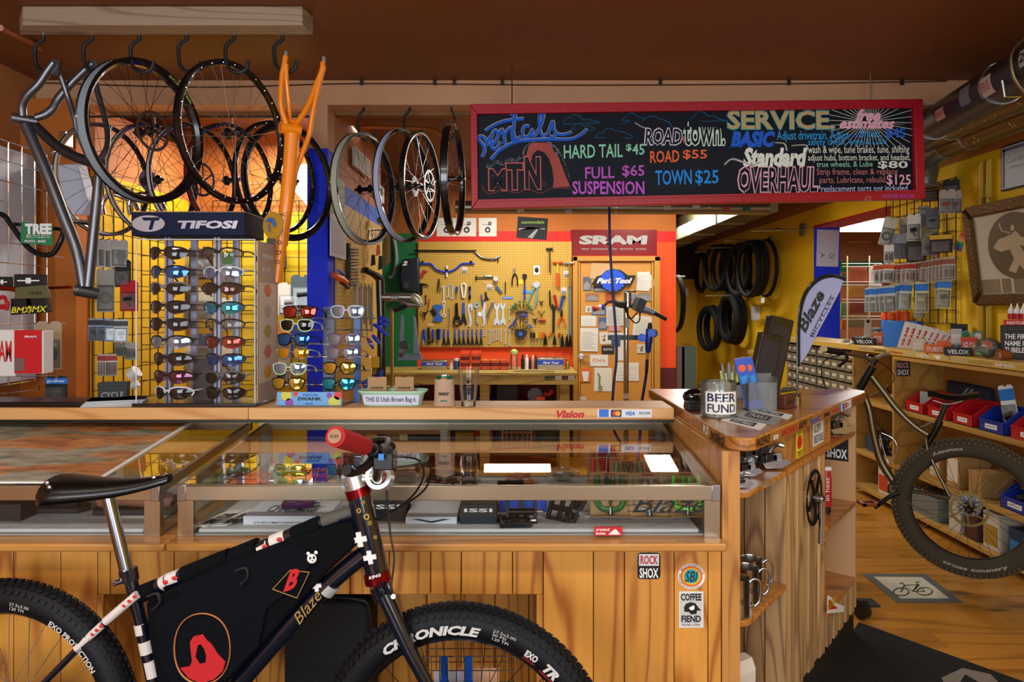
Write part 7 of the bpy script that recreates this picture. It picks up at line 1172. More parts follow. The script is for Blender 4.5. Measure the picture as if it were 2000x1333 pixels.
def bA(s_,x0,y0,x1,y1,m,**k):a=cA(x0,y0);c=cA(x1,y1);return bt_(s_,a[0],a[1],c[0],c[1],m,**k)
def bB(s_,x0,y0,x1,y1,m,**k):a=cB(x0,y0);c=cB(x1,y1);return bt_(s_,a[0],a[1],c[0],c[1],m,**k)
def sR(pts,r,m,f=cA,sm=4,lift=.0135,nm='chalk_line',fl=.3):return B().tu([CBd(*f(x,y),lift)for x,y in pts],r,8,sm=sm,flat=fl).ob(nm,m,cbt)
cream=chk('cream','#ddd8c0');cblue=chk('blue','#1560d8');csky=chk('sky','#2aa0e8');ccor=chk('coral','#c9655c');cmint=chk('mint','#8fd8b8');cmag=chk('magenta','#c05ad0');cor_=chk('orange','#f06a38');cbl2=chk('bright_blue','#2090f0');clil=chk('lilac','#d8d4ee');cpm=chk('pale_mint','#d0ecdc');cgo=chk('gold','#b8a878');cteal=chk('teal','#1c98b0');cpk=chk('pink','#e8b4c8');cro=chk('rose','#c07878');cpb=chk('pale_blue','#c0ccf4');cwh=chk('white','#e4eee6');drk=mat('chalkboard')
RW=[[(165,510),(185,470),(180,430),(150,385),(135,375),(145,350),(175,350),(195,385),(200,420),(215,370),(240,345)],[(240,420),(275,380),(290,330),(270,300),(245,330),(235,380),(245,440),(280,440),(310,390)],[(305,330),(320,290),(340,360),(345,410)],[(335,360),(365,300),(395,280),(400,330),(405,380),(430,375)],[(395,190),(410,165),(425,180),(415,250),(410,310),(430,370),(470,350)],[(535,270),(500,270),(480,310),(490,350),(530,345),(560,290),(555,330),(580,355)],[(580,340),(620,270),(645,190),(630,165),(612,200),(615,290),(640,345),(670,330)],[(680,330),(700,270),(720,230),(725,290),(740,320),(720,355),(690,345)],[(190,305),(270,255),(360,225),(490,210)],[(235,530),(300,460),(420,395),(560,375),(700,370),(850,370),(930,340),(985,290)],[(740,325),(800,335),(865,315)]]
for pts in RW:sR(pts,.0125,cream,lift=.004,fl=1)
for pts in RW:sR(pts,.0085,cblue,lift=.0115,fl=1)
for pts in([(800,245),(830,205),(855,200),(870,180),(910,178),(940,205),(960,215),(1000,215),(1040,225),(1080,240),(800,250)],[(870,275),(900,255),(930,245),(960,265),(1000,262),(1045,290),(1010,300)],[(870,275),(875,290),(900,290)],[(1050,355),(1080,320),(1110,320),(1130,290),(1165,282),(1200,300),(1240,305),(1300,325),(1340,345),(1330,358),(1270,355)],[(1050,355),(1130,357)],[(1255,215),(1290,190),(1310,170),(1350,168),(1380,190),(1430,205),(1440,215)],[(1255,220),(1320,222)],[(1240,260),(1270,240),(1330,230)],[(1415,240),(1440,205),(1500,188),(1540,205),(1590,220),(1630,240),(1650,270)],[(1790,215),(1830,180),(1860,155),(1900,160),(1930,185),(1980,190),(2030,215),(2080,225),(1880,228)]):sR(pts,.0035,csky)
AR=[(520,560),(515,480),(530,420),(560,395),(640,395),(700,400),(725,460),(760,500),(790,580),(820,660),(855,740),(885,845),(760,850),(600,850),(600,790),(720,750),(725,680),(715,600),(690,520),(650,470),(590,450),(560,490),(550,560)]
b=B();b.pr([CBd(*cA(x,y),.0128)for x,y in[(520,550),(515,480),(530,420),(560,395),(640,395),(700,400),(725,460),(760,500),(790,580),(820,660),(855,740),(720,745),(725,680),(715,600),(690,520),(650,470),(600,452),(560,490),(550,545)]],cn*.0006);b.ob('stone_arch_drawing',mat('chalk_arch','#a8504a',.9,bump=.5,bs=30,var=.5),cbt)
for pts in([(165,730),(215,795),(300,770),(350,760),(430,790),(520,760),(620,790),(720,750),(860,755)],):sR(pts,.006,ccor)
for w_,x0,x1,y0,y1 in(('M',215,365,595,775),('T',350,495,550,770),('N',495,630,500,765)):bA(w_,x0,y0,x1,y1,ccor,bold=.075,lift=.0136);bA(w_,x0+9,y0+9,x1-9,y1-9,drk,bold=.04,lift=.0142)
sR([(640,715),(655,708),(662,728),(648,738),(640,715)],.003,ccor)
b=B();random.seed(5)
for k in range(420):
 t=random.random()
 if k<200:x=200+320*t;y=590-70*t-random.random()**2*30+10*math.sin(t*20)
 elif k<330:a=R(190-200*t);x=620+125*math.cos(a)*(1+.12*random.random());y=480-95*math.sin(a)*(1+.12*random.random())
 else:x=700+150*t;y=430+260*t*t-random.random()*25
 q=CBd(*cA(x,y),.0133);b.add([q,q+ur*.0018,q+ur*.0018+uz*.0018,q+uz*.0018],[(0,1,2,3)])
b.ob('stipple',chk('stipple','#a8c8d8'),cbt,kind='stuff')
bA('HARD TAIL',805,415,1265,520,cmint,bold=.012,dz=-3);bA('$',1290,405,1335,465,cmint,bold=.02);bA('45',1340,405,1435,490,cmint,bold=.012)
bA('FULL',972,588,1200,680,cmag,bold=.012,dz=-2);bA('$65',1262,570,1435,668,cmag,bold=.012);bA('SUSPENSION',872,695,1435,800,cmag,bold=.02)
bA('ROAD',1480,460,1708,555,cor_,bold=.015,dz=-2);bA('$55',1735,450,1925,530,cor_,bold=.015);bA('TOWN',1520,612,1805,730,cbl2,bold=.015,dz=-2);bA('$25',1832,608,2015,730,cbl2,bold=.012)
bA('ROAD',1430,275,1735,420,clil,bold=.07,shear=.15);bA('ROAD',1440,285,1728,410,drk,bold=.015,lift=.0142,shear=.15);sR([(1360,240),(1400,265),(1450,285)],.008,clil);sR([(1480,360),(1500,400),(1560,410),(1600,360),(1625,300)],.004,drk,lift=.0155);bA('+',1730,345,1755,400,ccor,bold=.02)
bA('town.',1740,225,2070,425,cpm,bold=.065,shear=.05,lift=.0145);bA('town.',1748,235,2062,415,drk,bold=.005,lift=.0152,shear=.05)
bB('SERVICE.',170,150,1095,325,cteal,bold=.05,lift=.0135);bB('SERVICE.',178,158,1088,316,cgo,bold=.03,lift=.0142)
b=B();c0=(1370,250)
for k in range(44):
 a=2*PI*k/44+.03;r1=(900 if abs(math.cos(a))>.9 else 420);x1=c0[0]+math.cos(a)*r1*.95;y1=c0[1]+math.sin(a)*r1*.6
 x1=max(1045,min(1755,x1));f_=(x1-c0[0])/(math.cos(a)if abs(math.cos(a))>1e-3 else 1e-3);y1=c0[1]+math.sin(a)*f_ if abs(math.cos(a))>.25 else y1
 y1=max(135,min(470,y1));f2=(y1-c0[1])/(math.sin(a)if abs(math.sin(a))>1e-3 else 1e-3);f_=min(abs((x1-c0[0])/(math.cos(a)+1e-6)),abs(f2))if abs(math.sin(a))>.05 else abs(x1-c0[0])
 if f_<90:continue
 p0=CBd(*cB(c0[0]+70*math.cos(a),c0[1]+45*math.sin(a)),.013);p1=CBd(*cB(c0[0]+f_*math.cos(a),c0[1]+f_*math.sin(a)),.013);b.bar(p0,p1,.0022,.0006,up=cn)
b.ob('sunburst',cwh,cbt,kind='stuff');bB('free',1265,145,1480,250,cpk,bold=.04,shear=.4,lift=.0142);bB('estimates',1130,225,1600,312,cpk,bold=.04,shear=.4,lift=.0145);sR([(1590,270),(1650,275),(1685,262)],.004,cpk,f=cB,lift=.0142)
bB('BASIC',205,330,585,470,cblue,bold=.06,shear=.25);sR([(180,475),(300,450),(330,440)],.008,cblue,f=cB)
bB('Adjust drivetrain, Adjust',598,330,1210,430,csky,dz=-1,bold=.008);bB('(cable)',1212,350,1300,392,cblue);bB('Brakes,',1305,318,1490,392,csky,bold=.008);bB('$45',1520,305,1690,400,cblue,bold=.03);bB('safety check, wipe & Lube',862,395,1530,470,csky,dz=-2,bold=.005)
sR([(150,618),(210,570),(290,590),(380,620),(450,600)],.016,cwh,f=cB);bB('Standard',310,470,855,635,cwh,bold=.05,shear=.2,lift=.0142);sR([(580,430),(660,440),(680,500)],.009,cwh,f=cB);sR([(720,455),(850,455),(830,540)],.009,cwh,f=cB)
bB('wash & wipe, tune brakes, tune, shifting',862,455,1722,540,cwh,dz=-1,bold=.005);bB('adjust hubs, bottom bracket, and headset,',862,530,1732,600,cwh,dz=-1,bold=.005);bB('true wheels, & Lube',935,590,1410,645,cmint,dz=-1,bold=.005);bB('$80',1455,585,1710,655,cwh,bold=.02)
bB('OVERHAUL',262,625,950,860,cpk,bold=.07,shear=.1);bB('OVERHAUL',274,637,940,848,drk,bold=.015,lift=.0142,shear=.1)
bB('Strip frame, clean & replace',935,650,1622,720,cro,dz=-1,bold=.005);bB('parts, Lubricate, rebuild.',960,720,1530,790,cro,dz=-1,bold=.005);bB('$125',1530,700,1735,800,cpk,bold=.015);bB('*replacement parts not included.',948,790,1720,870,cpb,dz=-2,bold=.005)
o=bB('RACE FACE',1500,870,1760,898,chk('purple','#9a4ab0'),bold=.03,lift=.041);sR([(1345,925),(1360,890),(1395,895),(1370,920),(1410,920)],.003,cpm,f=cB,lift=.042)
# ---------------- big ducts upper right ----------------
def duct(name,lb,p0,p1,r,m,bands=(),bm2=None):
 p=T(name,lb,'duct',V(p0));B().cy(p0,V(p0)+(V(p1)-V(p0))*(2.4 if len(bands)else 1),r,n=32).ob('tube',m,p)
 d_=(V(p1)-V(p0))
 for t in bands:q=V(p0)+d_*t;B().cy(q,q+d_.normalized()*.012,r+.004,n=32).ob('joint_band',bm2 or sT,p)
 return p
dk1=mat('duct_dark','#4a4c50',.38,.8,bump=.15,bs=6);dk2=mat('duct_brass_grey','#75683f',.4,.8,bump=.15,bs=6)
d1=duct('ceiling_duct','large dark silver duct nearest the ceiling at upper right with stickers',(2.66,4.95,2.64),(2.02,2.3,2.50),.095,dk1,(.28,.62))
d2=duct('ceiling_duct','middle brassy duct speckled with tape bits at upper right',(2.765,5,2.649),(2.48,2.9,2.567),.085,dk2,(.3,))
d3=duct('ceiling_duct','lowest brassy duct ending in an elbow above the yellow wall',(2.92,4.81,2.602),(2.74,2.9,2.563),.08,dk2,(.15,))
B().tu([V((2.92,4.81,2.602)),V((2.95,5.02,2.59)),V((2.98,5.15,2.52)),V((2.98,5.2,2.40))],.083,20,sm=3).ob('elbow',mat('duct_blue_grey','#8f9aa8',.3,.85),d3);B().bx((2.6,5.1,2.38),(3.18,5.5,2.4)).ob('plate',sT,d3)
def onduct(dct,p0,p1,r,t,ang,w_,h_,c,txt=None,tm=None,name='sticker'):
 ax=(V(p1)-V(p0));L_=ax.length;ax.normalize();u,v=frame(ax);b=B();n=6;vs=[];u0=V((-1,0,0));u0=(u0-ax*u0.dot(ax)).normalized();v0=ax.cross(u0)
 for i in range(n+1):
  a=R(ang)+(i/n-.5)*w_/r
  for s in(-.5,.5):vs.append(V(p0)+ax*(t*L_+s*h_)+(u0*math.cos(a)+v0*math.sin(a))*(r+.001))
 b.add(vs,[(2*i,2*i+1,2*i+3,2*i+2)for i in range(n)]);o=b.ob(name,col(c,.5),dct)
 if txt:
  a=R(ang);e=(u0*math.cos(a)+v0*math.sin(a));tt_=(-u0*math.sin(a)+v0*math.cos(a));up_=-tt_ if tt_.z<0 else tt_
  text(txt,V(p0)+ax*(t*L_-h_*.38)+e*(r+.003)-up_*w_*.25,ax,up_,h_*.76,w_*.5,tm or ink,o,n=e)
 return o
D1=((2.66,4.95,2.64),(2.02,2.3,2.50),.095);D2=((2.765,5,2.649),(2.48,2.9,2.567),.085);D3=((2.92,4.81,2.602),(2.74,2.9,2.563),.08)
sgn=1
vv=frame((V(D1[1])-V(D1[0])))
onduct(d1,*D1,.42,15,.06,.13,'#d8b0a8','ROCK SHOX',rI);onduct(d1,*D1,.55,5,.09,.13,'#7c8a92');onduct(d1,*D1,.64,15,.09,.14,'#d8cfc8','SURFER ROSA',rI);onduct(d1,*D1,.78,0,.07,.07,'#c9c9cc','2',ink)
random.seed(3)
for dct,DD_ in((d2,D2),(d3,D3)):
 b=B();ax=(V(DD_[1])-V(DD_[0]));L_=ax.length;ax.normalize();u0=V((-1,0,0));u0=(u0-ax*u0.dot(ax)).normalized();v0=ax.cross(u0)
 for k in range(60):
  a=random.uniform(-1.0,1.0);e=u0*math.cos(a)+v0*math.sin(a);q=V(DD_[0])+ax*random.uniform(.1,.95)*L_+e*(DD_[2]+.0008);t_=(ax*random.uniform(-1,1)+(-u0*math.sin(a)+v0*math.cos(a))*random.uniform(-1,1)).normalized();s_=e.cross(t_);b.add([q,q+t_*.022,q+t_*.022+s_*.008,q+s_*.008],[(0,1,2,3)])
 b.ob('tape_bits',mat('tape_bit','#c9b878',.5),dct,kind='stuff')
B().tu([V((2.12,3.1,2.5)),V((2.13,3.1,2.43)),V((2.2,3.1,2.43))],.006,6).ob('duct_strap',sT,d1);B().tu([V((2.14,3.0,2.64)),V((2.09,3.0,2.58)),V((2.10,3.0,2.48)),V((2.16,3.0,2.40))],.009,6,sm=3,flat=.6).ob('strap',mat('dull_brass','#8a7a5a',.4,.7),d1)
p=T('ceiling_duct','long rectangular silver duct under the corridor ceiling','duct',(2.35,8.5,2.5));q=[(2.28,7.0,2.45),(2.28,7.0,2.75),(2.28,11.8,2.75),(2.28,11.8,2.45)];B().pr([V(k)for k in q],(.32,0,0)).ob('trunk',mat('galvanised','#a9a590',.28,.8,bump=.1,bs=5),p)
for y in(8.0,9.2,10.4):B().bx((2.272,y,2.442),(2.608,y+.03,2.758)).ob('flange',mat('galvanised'),p)
p=T('tube_light','bright twin tube ceiling light by the top of the orange wall','light',(2.0,8.8,2.72));B().bx((1.93,8.0,2.74),(2.07,9.7,2.819)).ob('housing',wP,p)
for x in(1.965,2.035):B().cy((x,8.05,2.72),(x,9.65,2.72),.014,n=10).ob('tube',mat('tube_glow','#fff2cf',.5,emit=9),p)
for y in(8.0,9.65):B().bx((1.94,y,2.695),(2.06,y+.05,2.74)).ob('end_cap',wP,p)
for nm,x0_,x1_,y0_,y1_,lab in(('a',-.26,.36,6.12,6.58,'square ceiling light panel over the workshop'),('b',1.30,1.55,5.6,6.8,'narrow ceiling light over the workshop door')):
 p=T('ceiling_light',lab,'light',((x0_+x1_)/2,(y0_+y1_)/2,2.72));B().bx((x0_,y0_,2.735),(x1_,y1_,2.815)).ob('housing',wP,p);B().bx((x0_+.01,y0_+.01,2.725),(x1_-.01,y1_-.01,2.735)).ob('diffuser',mat('diffuser_glow','#fff6e0',.5,emit=7),p)
p=T('ceiling_light','bright ceiling light panel in the back room beyond the opening','light',(4.3,8.2,2.45));B().bx((3.75,7.6,2.46),(4.9,8.9,2.52)).ob('housing',wP,p);B().bx((3.77,7.62,2.45),(4.88,8.88,2.46)).ob('diffuser',mat('diffuser_glow2','#ffffff',.5,emit=5),p)
b=B();b.pr([P(545,312,5.285),P(600,322,5.285),P(600,402,5.285),P(556,352,5.285)],(0,.01,0));b.ob('bright_mirror',mat('panel_glow','#f4f8ff',.5,emit=2.2),lb='bright white angled mirror with painted-in glow behind the orange frame',cat='light')  # mirror; its bright reflection is put in as emission
# ---------------- corridor: tyres ----------------
def tyre(px_,py_,R_,r_,X,lb,m=rU,side=None,yaw=0):
 d=F*X/(px_-1000);c=V((X,d,H-(py_-HY)*d/F));p=T('bicycle_tyre',lb,'tyre',(0,0,0),'tyres hanging on the corridor wall');b=B();b.ri((0,0,0),X_,[(R_-r_+r_*math.cos(a),r_*math.sin(a))for a in[R(-215+i*250/11+90-35)for i in range(12)]]+[(R_-r_+r_*.8*math.cos(a),r_*.8*math.sin(a))for a in[R(-215+i*250/11+90-35)for i in range(11,-1,-1)]],56);b.ob('carcass',m,p)
 if side:b=B();b.ri((-r_*.9,0,0),X_,[(R_-r_*1.3,-.002),(R_-r_*1.3,.001),(R_-r_*1.8,.001),(R_-r_*1.8,-.002)],56);b.ob('sidewall',mat('tan_sidewall','#b9885a',.7),p)
 p.matrix_basis=LM(c,yaw);return p
TYR=[(1497,524,.36,.016,3.12,'thin tyre with a tan sidewall nearest the opening',1,0),(1478,524,.35,.026,3.02,'fat black tyre next to the tan walled one',0,2),(1469,526,.35,.024,2.93,'black tyre with a paper tag on the right peg',0,-3),(1461,526,.35,.02,2.86,'slim black tyre third along the right peg',0,3),(1451,526,.35,.026,3.0,'glossy black tyre on the middle peg',0,-4),(1441,527,.34,.02,2.88,'folded looking black tyre left on the middle peg',0,6),(1424,525,.34,.024,2.98,'black tyre right of the yellow gap on the left peg',0,4),(1409,523,.33,.026,2.9,'thick grey black tyre left on the left peg',0,8),(1396,524,.33,.022,2.82,'outermost black tyre on the left peg',0,12),(1369,533,.33,.028,3.0,'dark tyre deepest in the corridor',0,0),(1436,624,.36,.04,3.08,'fat tyre with yellow dots at the lower right of the wall',0,2),(1424,622,.35,.038,2.97,'fat tyre left of the yellow dotted one',0,4),(1392,640,.34,.034,3.0,'fat knobbly tyre at the lower left of the wall',0,2),(1383,642,.34,.03,2.90,'fat tyre leaning outward at the lower left',0,10)]
for px_,py_,R_,r_,X,lab,sd,yw_ in TYR:tyre(px_,py_,R_,r_*1.45,X,lab,side=sd,yaw=yw_)
for i,(px_,py_,lab)in enumerate(((1506,469,'right'),(1470,483,'middle'),(1436,491,'left'),(1463,577,'lower'))):
 d=F*3.2/(px_-1000);z_=H-(py_-HY)*d/F;p=T('wall_peg','%s steel pipe peg carrying tyres on the corridor wall'%lab,'peg',(3.2,d,z_));B().cy((3.2,d,z_),(2.62,d,z_-.01),.011,n=10).ob('pipe',mat('galvanised'),p);B().cy((3.2,d,z_),(3.18,d,z_),.05,n=18).ob('flange',mat('galvanised'),p)
d=7.85;p=T('wall_peg','empty steel pipe peg with a round flange high on the yellow wall','peg',(3.2,d,2.36));z_=H-(449-HY)*d/F;B().cy((3.2,d,z_),(2.62,d,z_-.01),.012,n=10).ob('pipe',mat('galvanised'),p);B().cy((3.2,d,z_),(3.17,d,z_),.075,n=20).ob('flange',mat('galvanised'),p);B().cy((2.95,d,z_),(2.88,d,z_),.018,n=10).ob('coupling',sT,p)
p=T('bicycle_tyre','bare black tyres at the left edge of the corridor','tyre',P(1324,594,8.6));B().ri(P(1320,594,8.6),X_,circ(.33,0,.02,10),40).ob('carcass',rU,p);B().ri(P(1324,592,8.9),X_,circ(.33,0,.02,10),40).ob('carcass',rU,p);q=P(1322,594,8.7)+V((0,0,.33));B().cy(V((1.672,8.7,q.z)),V((2.1,8.7,q.z)),.01,n=8).ob('peg',sT,p)
B().bx(P(1332,672,12.37),P(1350,556,12.395)).ob('door_2',mat('yellow_door','#e2ac1a',.5),kind='structure',base=False);B().bx(P(1338,578,12.36),P(1344,562,12.368)).ob('paper',wH,lb='small white notice on the yellow corridor door',cat='paper')
B().bx(P(1322,762,11.2),P(1331,676,11.4)).ob('panel',mat('mauve_panel','#7f6468',.6),lb='mauve panel leaning at the corridor end',cat='panel');b=B();b.bx(P(1332,765,11.2)*1.0,P(1350,676,11.5));b.v=[V((q.x,q.y,q.z if q.z>.6 else.001))for q in b.v];b.ob('trash_cover',mat('grey_green_cloth','#5f6f68',.8,bump=.6,bs=9),lb='grey green draped bin at the corridor end',cat='bin')
side_x=3.199
p=T('price_card','white spec card on the yellow wall behind the black display boxes','card',P(1476,615,8.0));b=B();b.bx((3.196,F*3.2/468,H-(636-HY)*6.84/F),(3.199,F*3.2/484,H-(598-HY)*6.84/F));b.ob('card',wH,p)
p=pA('large white sketch of bicycles on the blue pillar',1595,449,1638,521,7.586,c='#c9cbe0',rot=-1.5);B().tu([P(x,y,7.58)for x,y in((1600,492),(1606,498),(1603,503),(1610,497))],.004,5).tu([P(x,y,7.58)for x,y in((1618,500),(1624,494),(1630,498),(1620,505),(1628,506))],.004,5).ob('sketch_lines',gI,p)
# ---------------- right hand worktop and shelving ----------------
WX=2.80;WZ=1.21
wt=T('worktop','long yellow plywood worktop covered with brand stickers along the right wall','worktop',(3.0,5.0,1.16));B().bx((WX,2.6,1.165),(3.195,7.6,WZ)).ob('board',mat('worktop_ply','#c9a64a',.45,var=.1,bs=10),wt,bv=.004)
def wtext(s_,a,c,z0,h_,m,par=wt,X=WX,**k):
 y0=F*X/(a-1000);y1=F*X/(c-1000);return text(s_,(X-.001,y0,z0),-Y_,Z_,y0-y1,h_,m,par,n=-X_,**k)
for s_,a,c,m_ in(('RACEFACE',1679,1706,gI),('ROCKSHOX',1708,1732,ink),('E13grips.com',1738,1762,rI),('SPECIALIZED',1768,1784,mat('ws','#c9c2a0',.6)),('PURE FIX',1790,1816,wink),('THOMSON',1842,1864,mat('ws')),('MANITOU',1868,1888,mat('ws')),('RACEFACE',1892,1938,mat('ws2','#a98a48',.6)),('SHIMANO',1944,1982,wink)):wtext(s_,a,c,1.176,.022,m_,bold=.03)
y0=F*WX/(1822-1000);y1=F*WX/(1838-1000);b=B();b.pr([V((WX-.001,y0,1.20)),V((WX-.001,y1,1.20)),V((WX-.001,y1,1.19)),V((WX-.001,y1+.03,1.172)),V((WX-.001,y0-.03,1.185))],(-.0006,0,0));b.ob('bird_mark',wink,wt)
cab=T('shelf_unit','yellow plywood shelving unit with bins under the right worktop','shelf unit',(3.0,4.0,0))
YE=F*WX/743.0
for y in(YE,):B().bx((WX+.01,y,.02),(3.19,y+.022,1.16)).ob('divider',yply,cab,bv=.002)
for z in(.775,.36,.08):B().bx((WX+.01,2.6,z-.03),(3.19,YE-.001,z)).ob('shelf',yply,cab,bv=.002);B().bx((WX+.01,YE+.023,z-.03),(3.19,5.9,z)).ob('shelf',yply,cab,bv=.002)
B().bx((WX+.01,2.6,1.135),(WX+.03,YE-.001,1.16)).ob('face_rail',yply,cab);B().bx((3.175,2.6,.02),(3.19,5.9,1.135)).ob('back_panel',mat('back_ply','#a87838',.6,var=.15,bs=10),cab);B().bx((WX+.01,5.9,.02),(3.19,5.92,1.16)).ob('divider',yply,cab)
B().bx((3.165,3.7,1.0),(3.174,4.4,1.1)).ob('back_cutout',mat('dark_brown_panel','#5a3a1a',.7),cab)
q=PX(1752,700,3.0);yy=YE-.0015
b=B();p0=V((2.83,yy,1.01));b.bx(p0,(2.93,yy-.0008,1.12));o=b.ob('sticker',col('#17171a'),cab,lb='black and pink lettered sticker');text('ROCK',(2.836,yy-.0015,1.07),X_,Z_,.085,.042,mat('pinkish','#d8a0a8',.6),o,n=-Y_,bold=.02);text('SHOX',(2.836,yy-.0015,1.018),X_,Z_,.085,.042,wink,o,n=-Y_,bold=.02)
for lab,yc,w_,m_,f in(('red shelf bin with a grey booklet inside, nearest the plywood divider',5.06,.22,binr,None),('red shelf bin second from the divider',4.79,.22,binr,'#5a5a50'),('red shelf bin behind the mountain bike saddle',4.52,.2,binr,None),('blue shelf bin with a tall blue tyre lever card',4.25,.22,binb,None),('widest red shelf bin left of the green labelled boxes',3.93,.30,binr,'#3a3a3a')):bin_(lab,w_,.14,.24,(2.96,yc,.776),m_,yaw=-90,gr='red and blue bins on the upper shelf',fill=f,lab=True)
cT('grey booklet box standing in the first red bin',.16,.03,.13,(2.95,5.06,.79),yaw=-80,c='#8a948e',lid=False,name='booklet',top=None);p=pack('tall blue and white card leaning in the blue bin',.09,.30,V((2.90,4.22,1.06)),yaw=-70,roll=-12,c='#d0d4d8',hc='#1a6fc0',cc='#1a1a1a',name='tool_card')
b=B();c=V((3.05,4.75,.776))
p=T('folded_cloth','navy folded trousers with pale stripes behind the red bins','clothing',V((3.1,4.9,.776)));b=B();b.pr([V((3.14,5.12,.776)),V((3.14,4.62,.776)),V((3.14,4.66,.99)),V((3.14,5.1,1.0))],(-.05,0,0));b.ob('cloth',mat('navy_cloth','#161c2c',.9,bump=.6,bs=14),p,bv=.01);b=B();b.bar((3.088,5.05,.80),(3.088,4.85,.97),.006,.01);b.bar((3.088,5.0,.80),(3.088,4.8,.97),.006,.01);b.ob('stripes',gI,p,kind='stuff')
for k in range(2):cT('green striped tan box, %s at the right end of the upper shelf'%('lower'if k==0 else'upper'),.22,.2,.085,(2.95,3.62-.0*k,.777+.088*k),yaw=-90,c='#a98f58',lc='#4a7a3a',lid=False,gr='green striped boxes',name='parts_box')
for lab,yc,z,w_,m_ in(('blue bin on the lower shelf seen through the bike wheel',4.05,.361,.24,binb),('second blue bin beside it at the right of the lower shelf',3.75,.361,.26,binb),('red bin stacked above the blue lower shelf bins',3.88,.503,.24,binr),('blue bin at the far right of the lower shelf',3.45,.361,.26,binb)):bin_(lab,w_,.14,.24,(2.96,yc,z),m_,yaw=-90,lab=True,fill='#2a2a2a')
for lab,y,z,w_,h_,c_,lc_ in(('tan carton with a white label standing on the lower shelf',4.62,.361,.13,.28,'#a98348','#d8d2c0'),('second tan carton left of it on the lower shelf',4.82,.361,.12,.22,'#a07a42','#c9c0a8'),('short tan box marked in pen on the lower shelf',4.40,.361,.12,.15,'#a98348',None),('white box with a black symbol on the bottom shelf',4.60,.081,.12,.24,'#bdb8a8',None),('brown red box beside the white symbol box',4.44,.081,.12,.22,'#4a2418',None),('white box with gold printing on the bottom shelf',4.25,.081,.14,.22,'#c9c2b0','#a9842a'),('navy box low on the bottom shelf',4.02,.081,.16,.18,'#16304f','#2a78b8'),('pale red box at the right of the bottom shelf',3.8,.081,.18,.14,'#a9685a','#c9b0a0')):cT(lab,w_,.2,h_,(2.94,y,z),yaw=-90,c=c_,lc=lc_,name='carton')
p=T('plastic_tote','grey plastic tote full of small parts on the bottom shelf','tote',V((2.95,4.92,.081)));b=B();b.pr([V((2.84,4.78,.081)),V((3.06,4.78,.081)),V((3.06,5.1,.081)),V((2.84,5.1,.081))],(0,0,.15),1.12);b.ob('tub',mat('tote_grey','#6f7a78',.4),p);b=B()
random.seed(8)
for k in range(40):b.ba((random.uniform(2.85,3.05),random.uniform(4.78,5.1),.235+random.uniform(0,.02)),random.uniform(.008,.016),6)
b.ob('small_parts',sT,p,kind='stuff')
cT('red and white box on the low shelf left of the divider',.16,.16,.22,(2.93,5.5,.081),yaw=-90,c='#c9c4b8',lc='#c03a20',name='carton',lid=False);cT('blue lidded box behind the red and white one',.2,.2,.12,(2.98,5.72,.361),yaw=-90,c='#1f3f6f',name='carton')
for k in range(4):
 c=V((2.90+.03*(k%2),5.36+.13*k,.47));crank(c,(-1,-.2,0),(.0,.3,1),.085,('first','second','third','fourth')[k]+' spare crankset from the divider on the middle shelf',.14,matl=mat('crank_grey','#77777a',.3,.9)if k%2 else mat('dark_crank'))
p=T('spare_part','white cup and dark parts on the upper shelf left of the divider','cup',V((2.9,5.45,.776)));B().la([(.03,0),(.034,.08),(.03,.08),(.027,.004)],(2.88,5.42,.777),n=14,cap=False).ob('cup',mat('cream_cup','#d8d0bc',.5),p);B().ba((2.93,5.62,.84),.055,8,(.6,1,.9)).ob('dark_part',bM,p)
dc=T('drawer_cabinet','dark cabinet of many small grey labelled drawers below the worktop','drawer cabinet',(3.0,6.6,.3));B().bx((2.87,5.95,.30),(3.19,7.45,1.16)).ob('case',mat('cabinet_dark','#2a2a26',.5),dc)
dw=B();dw.bx((0,-.068,.004),(.02,.068,.084));dw.bx((-.012,-.045,.012),(0,.045,.02));dw=dw.ob('drawer',mat('drawer_grey','#77705e',.5),dc,bv=.002);OFFd=OFF[dc.name]
dw.data.transform(Matrix.Translation(OFFd));lbm=B().bx((-.0012,-.038,.034),(0,.038,.060)).ob('drawer_label',mat('drawer_paper','#c9c2a8',.7),dw);lbm.data.transform(Matrix.Translation(OFFd));OFF[dw.name]=V((0,0,0))
nx_=10;first=True
for r_ in range(9):
 for k in range(nx_):
  loc=V((2.848,5.97+.075+.145*k+(.01 if k>4 else 0),.315+.093*r_))-OFFd
  if first:dw.location=loc;first=False
  else:q=dw.copy();C.objects.link(q);q.parent=dc;q.location=loc;OFF[q.name]=V((0,0,0));l=lbm.copy();C.objects.link(l);l.parent=q;OFF[l.name]=V((0,0,0))
B().bx((2.845,6.70,.30),(2.869,6.706,1.16)).ob('centre_post',mat('post_blue','#2a3f52',.4),dc)
bin_('red bins at the far left end under the worktop',.16,.10,.2,(2.93,7.62,.95),binr,yaw=-90)
B().bx((2.80,7.605,.0),(2.84,7.64,1.2)).ob('leg',mat('worktop_ply'),wt);B().bx((2.62,7.62,1.0),(3.19,7.98,1.04)).ob('side_shelf',mat('worktop_ply'),wt)
def WP(px_,X):y=F*X/(px_-1000.0);return V((X,y,WZ+.001))
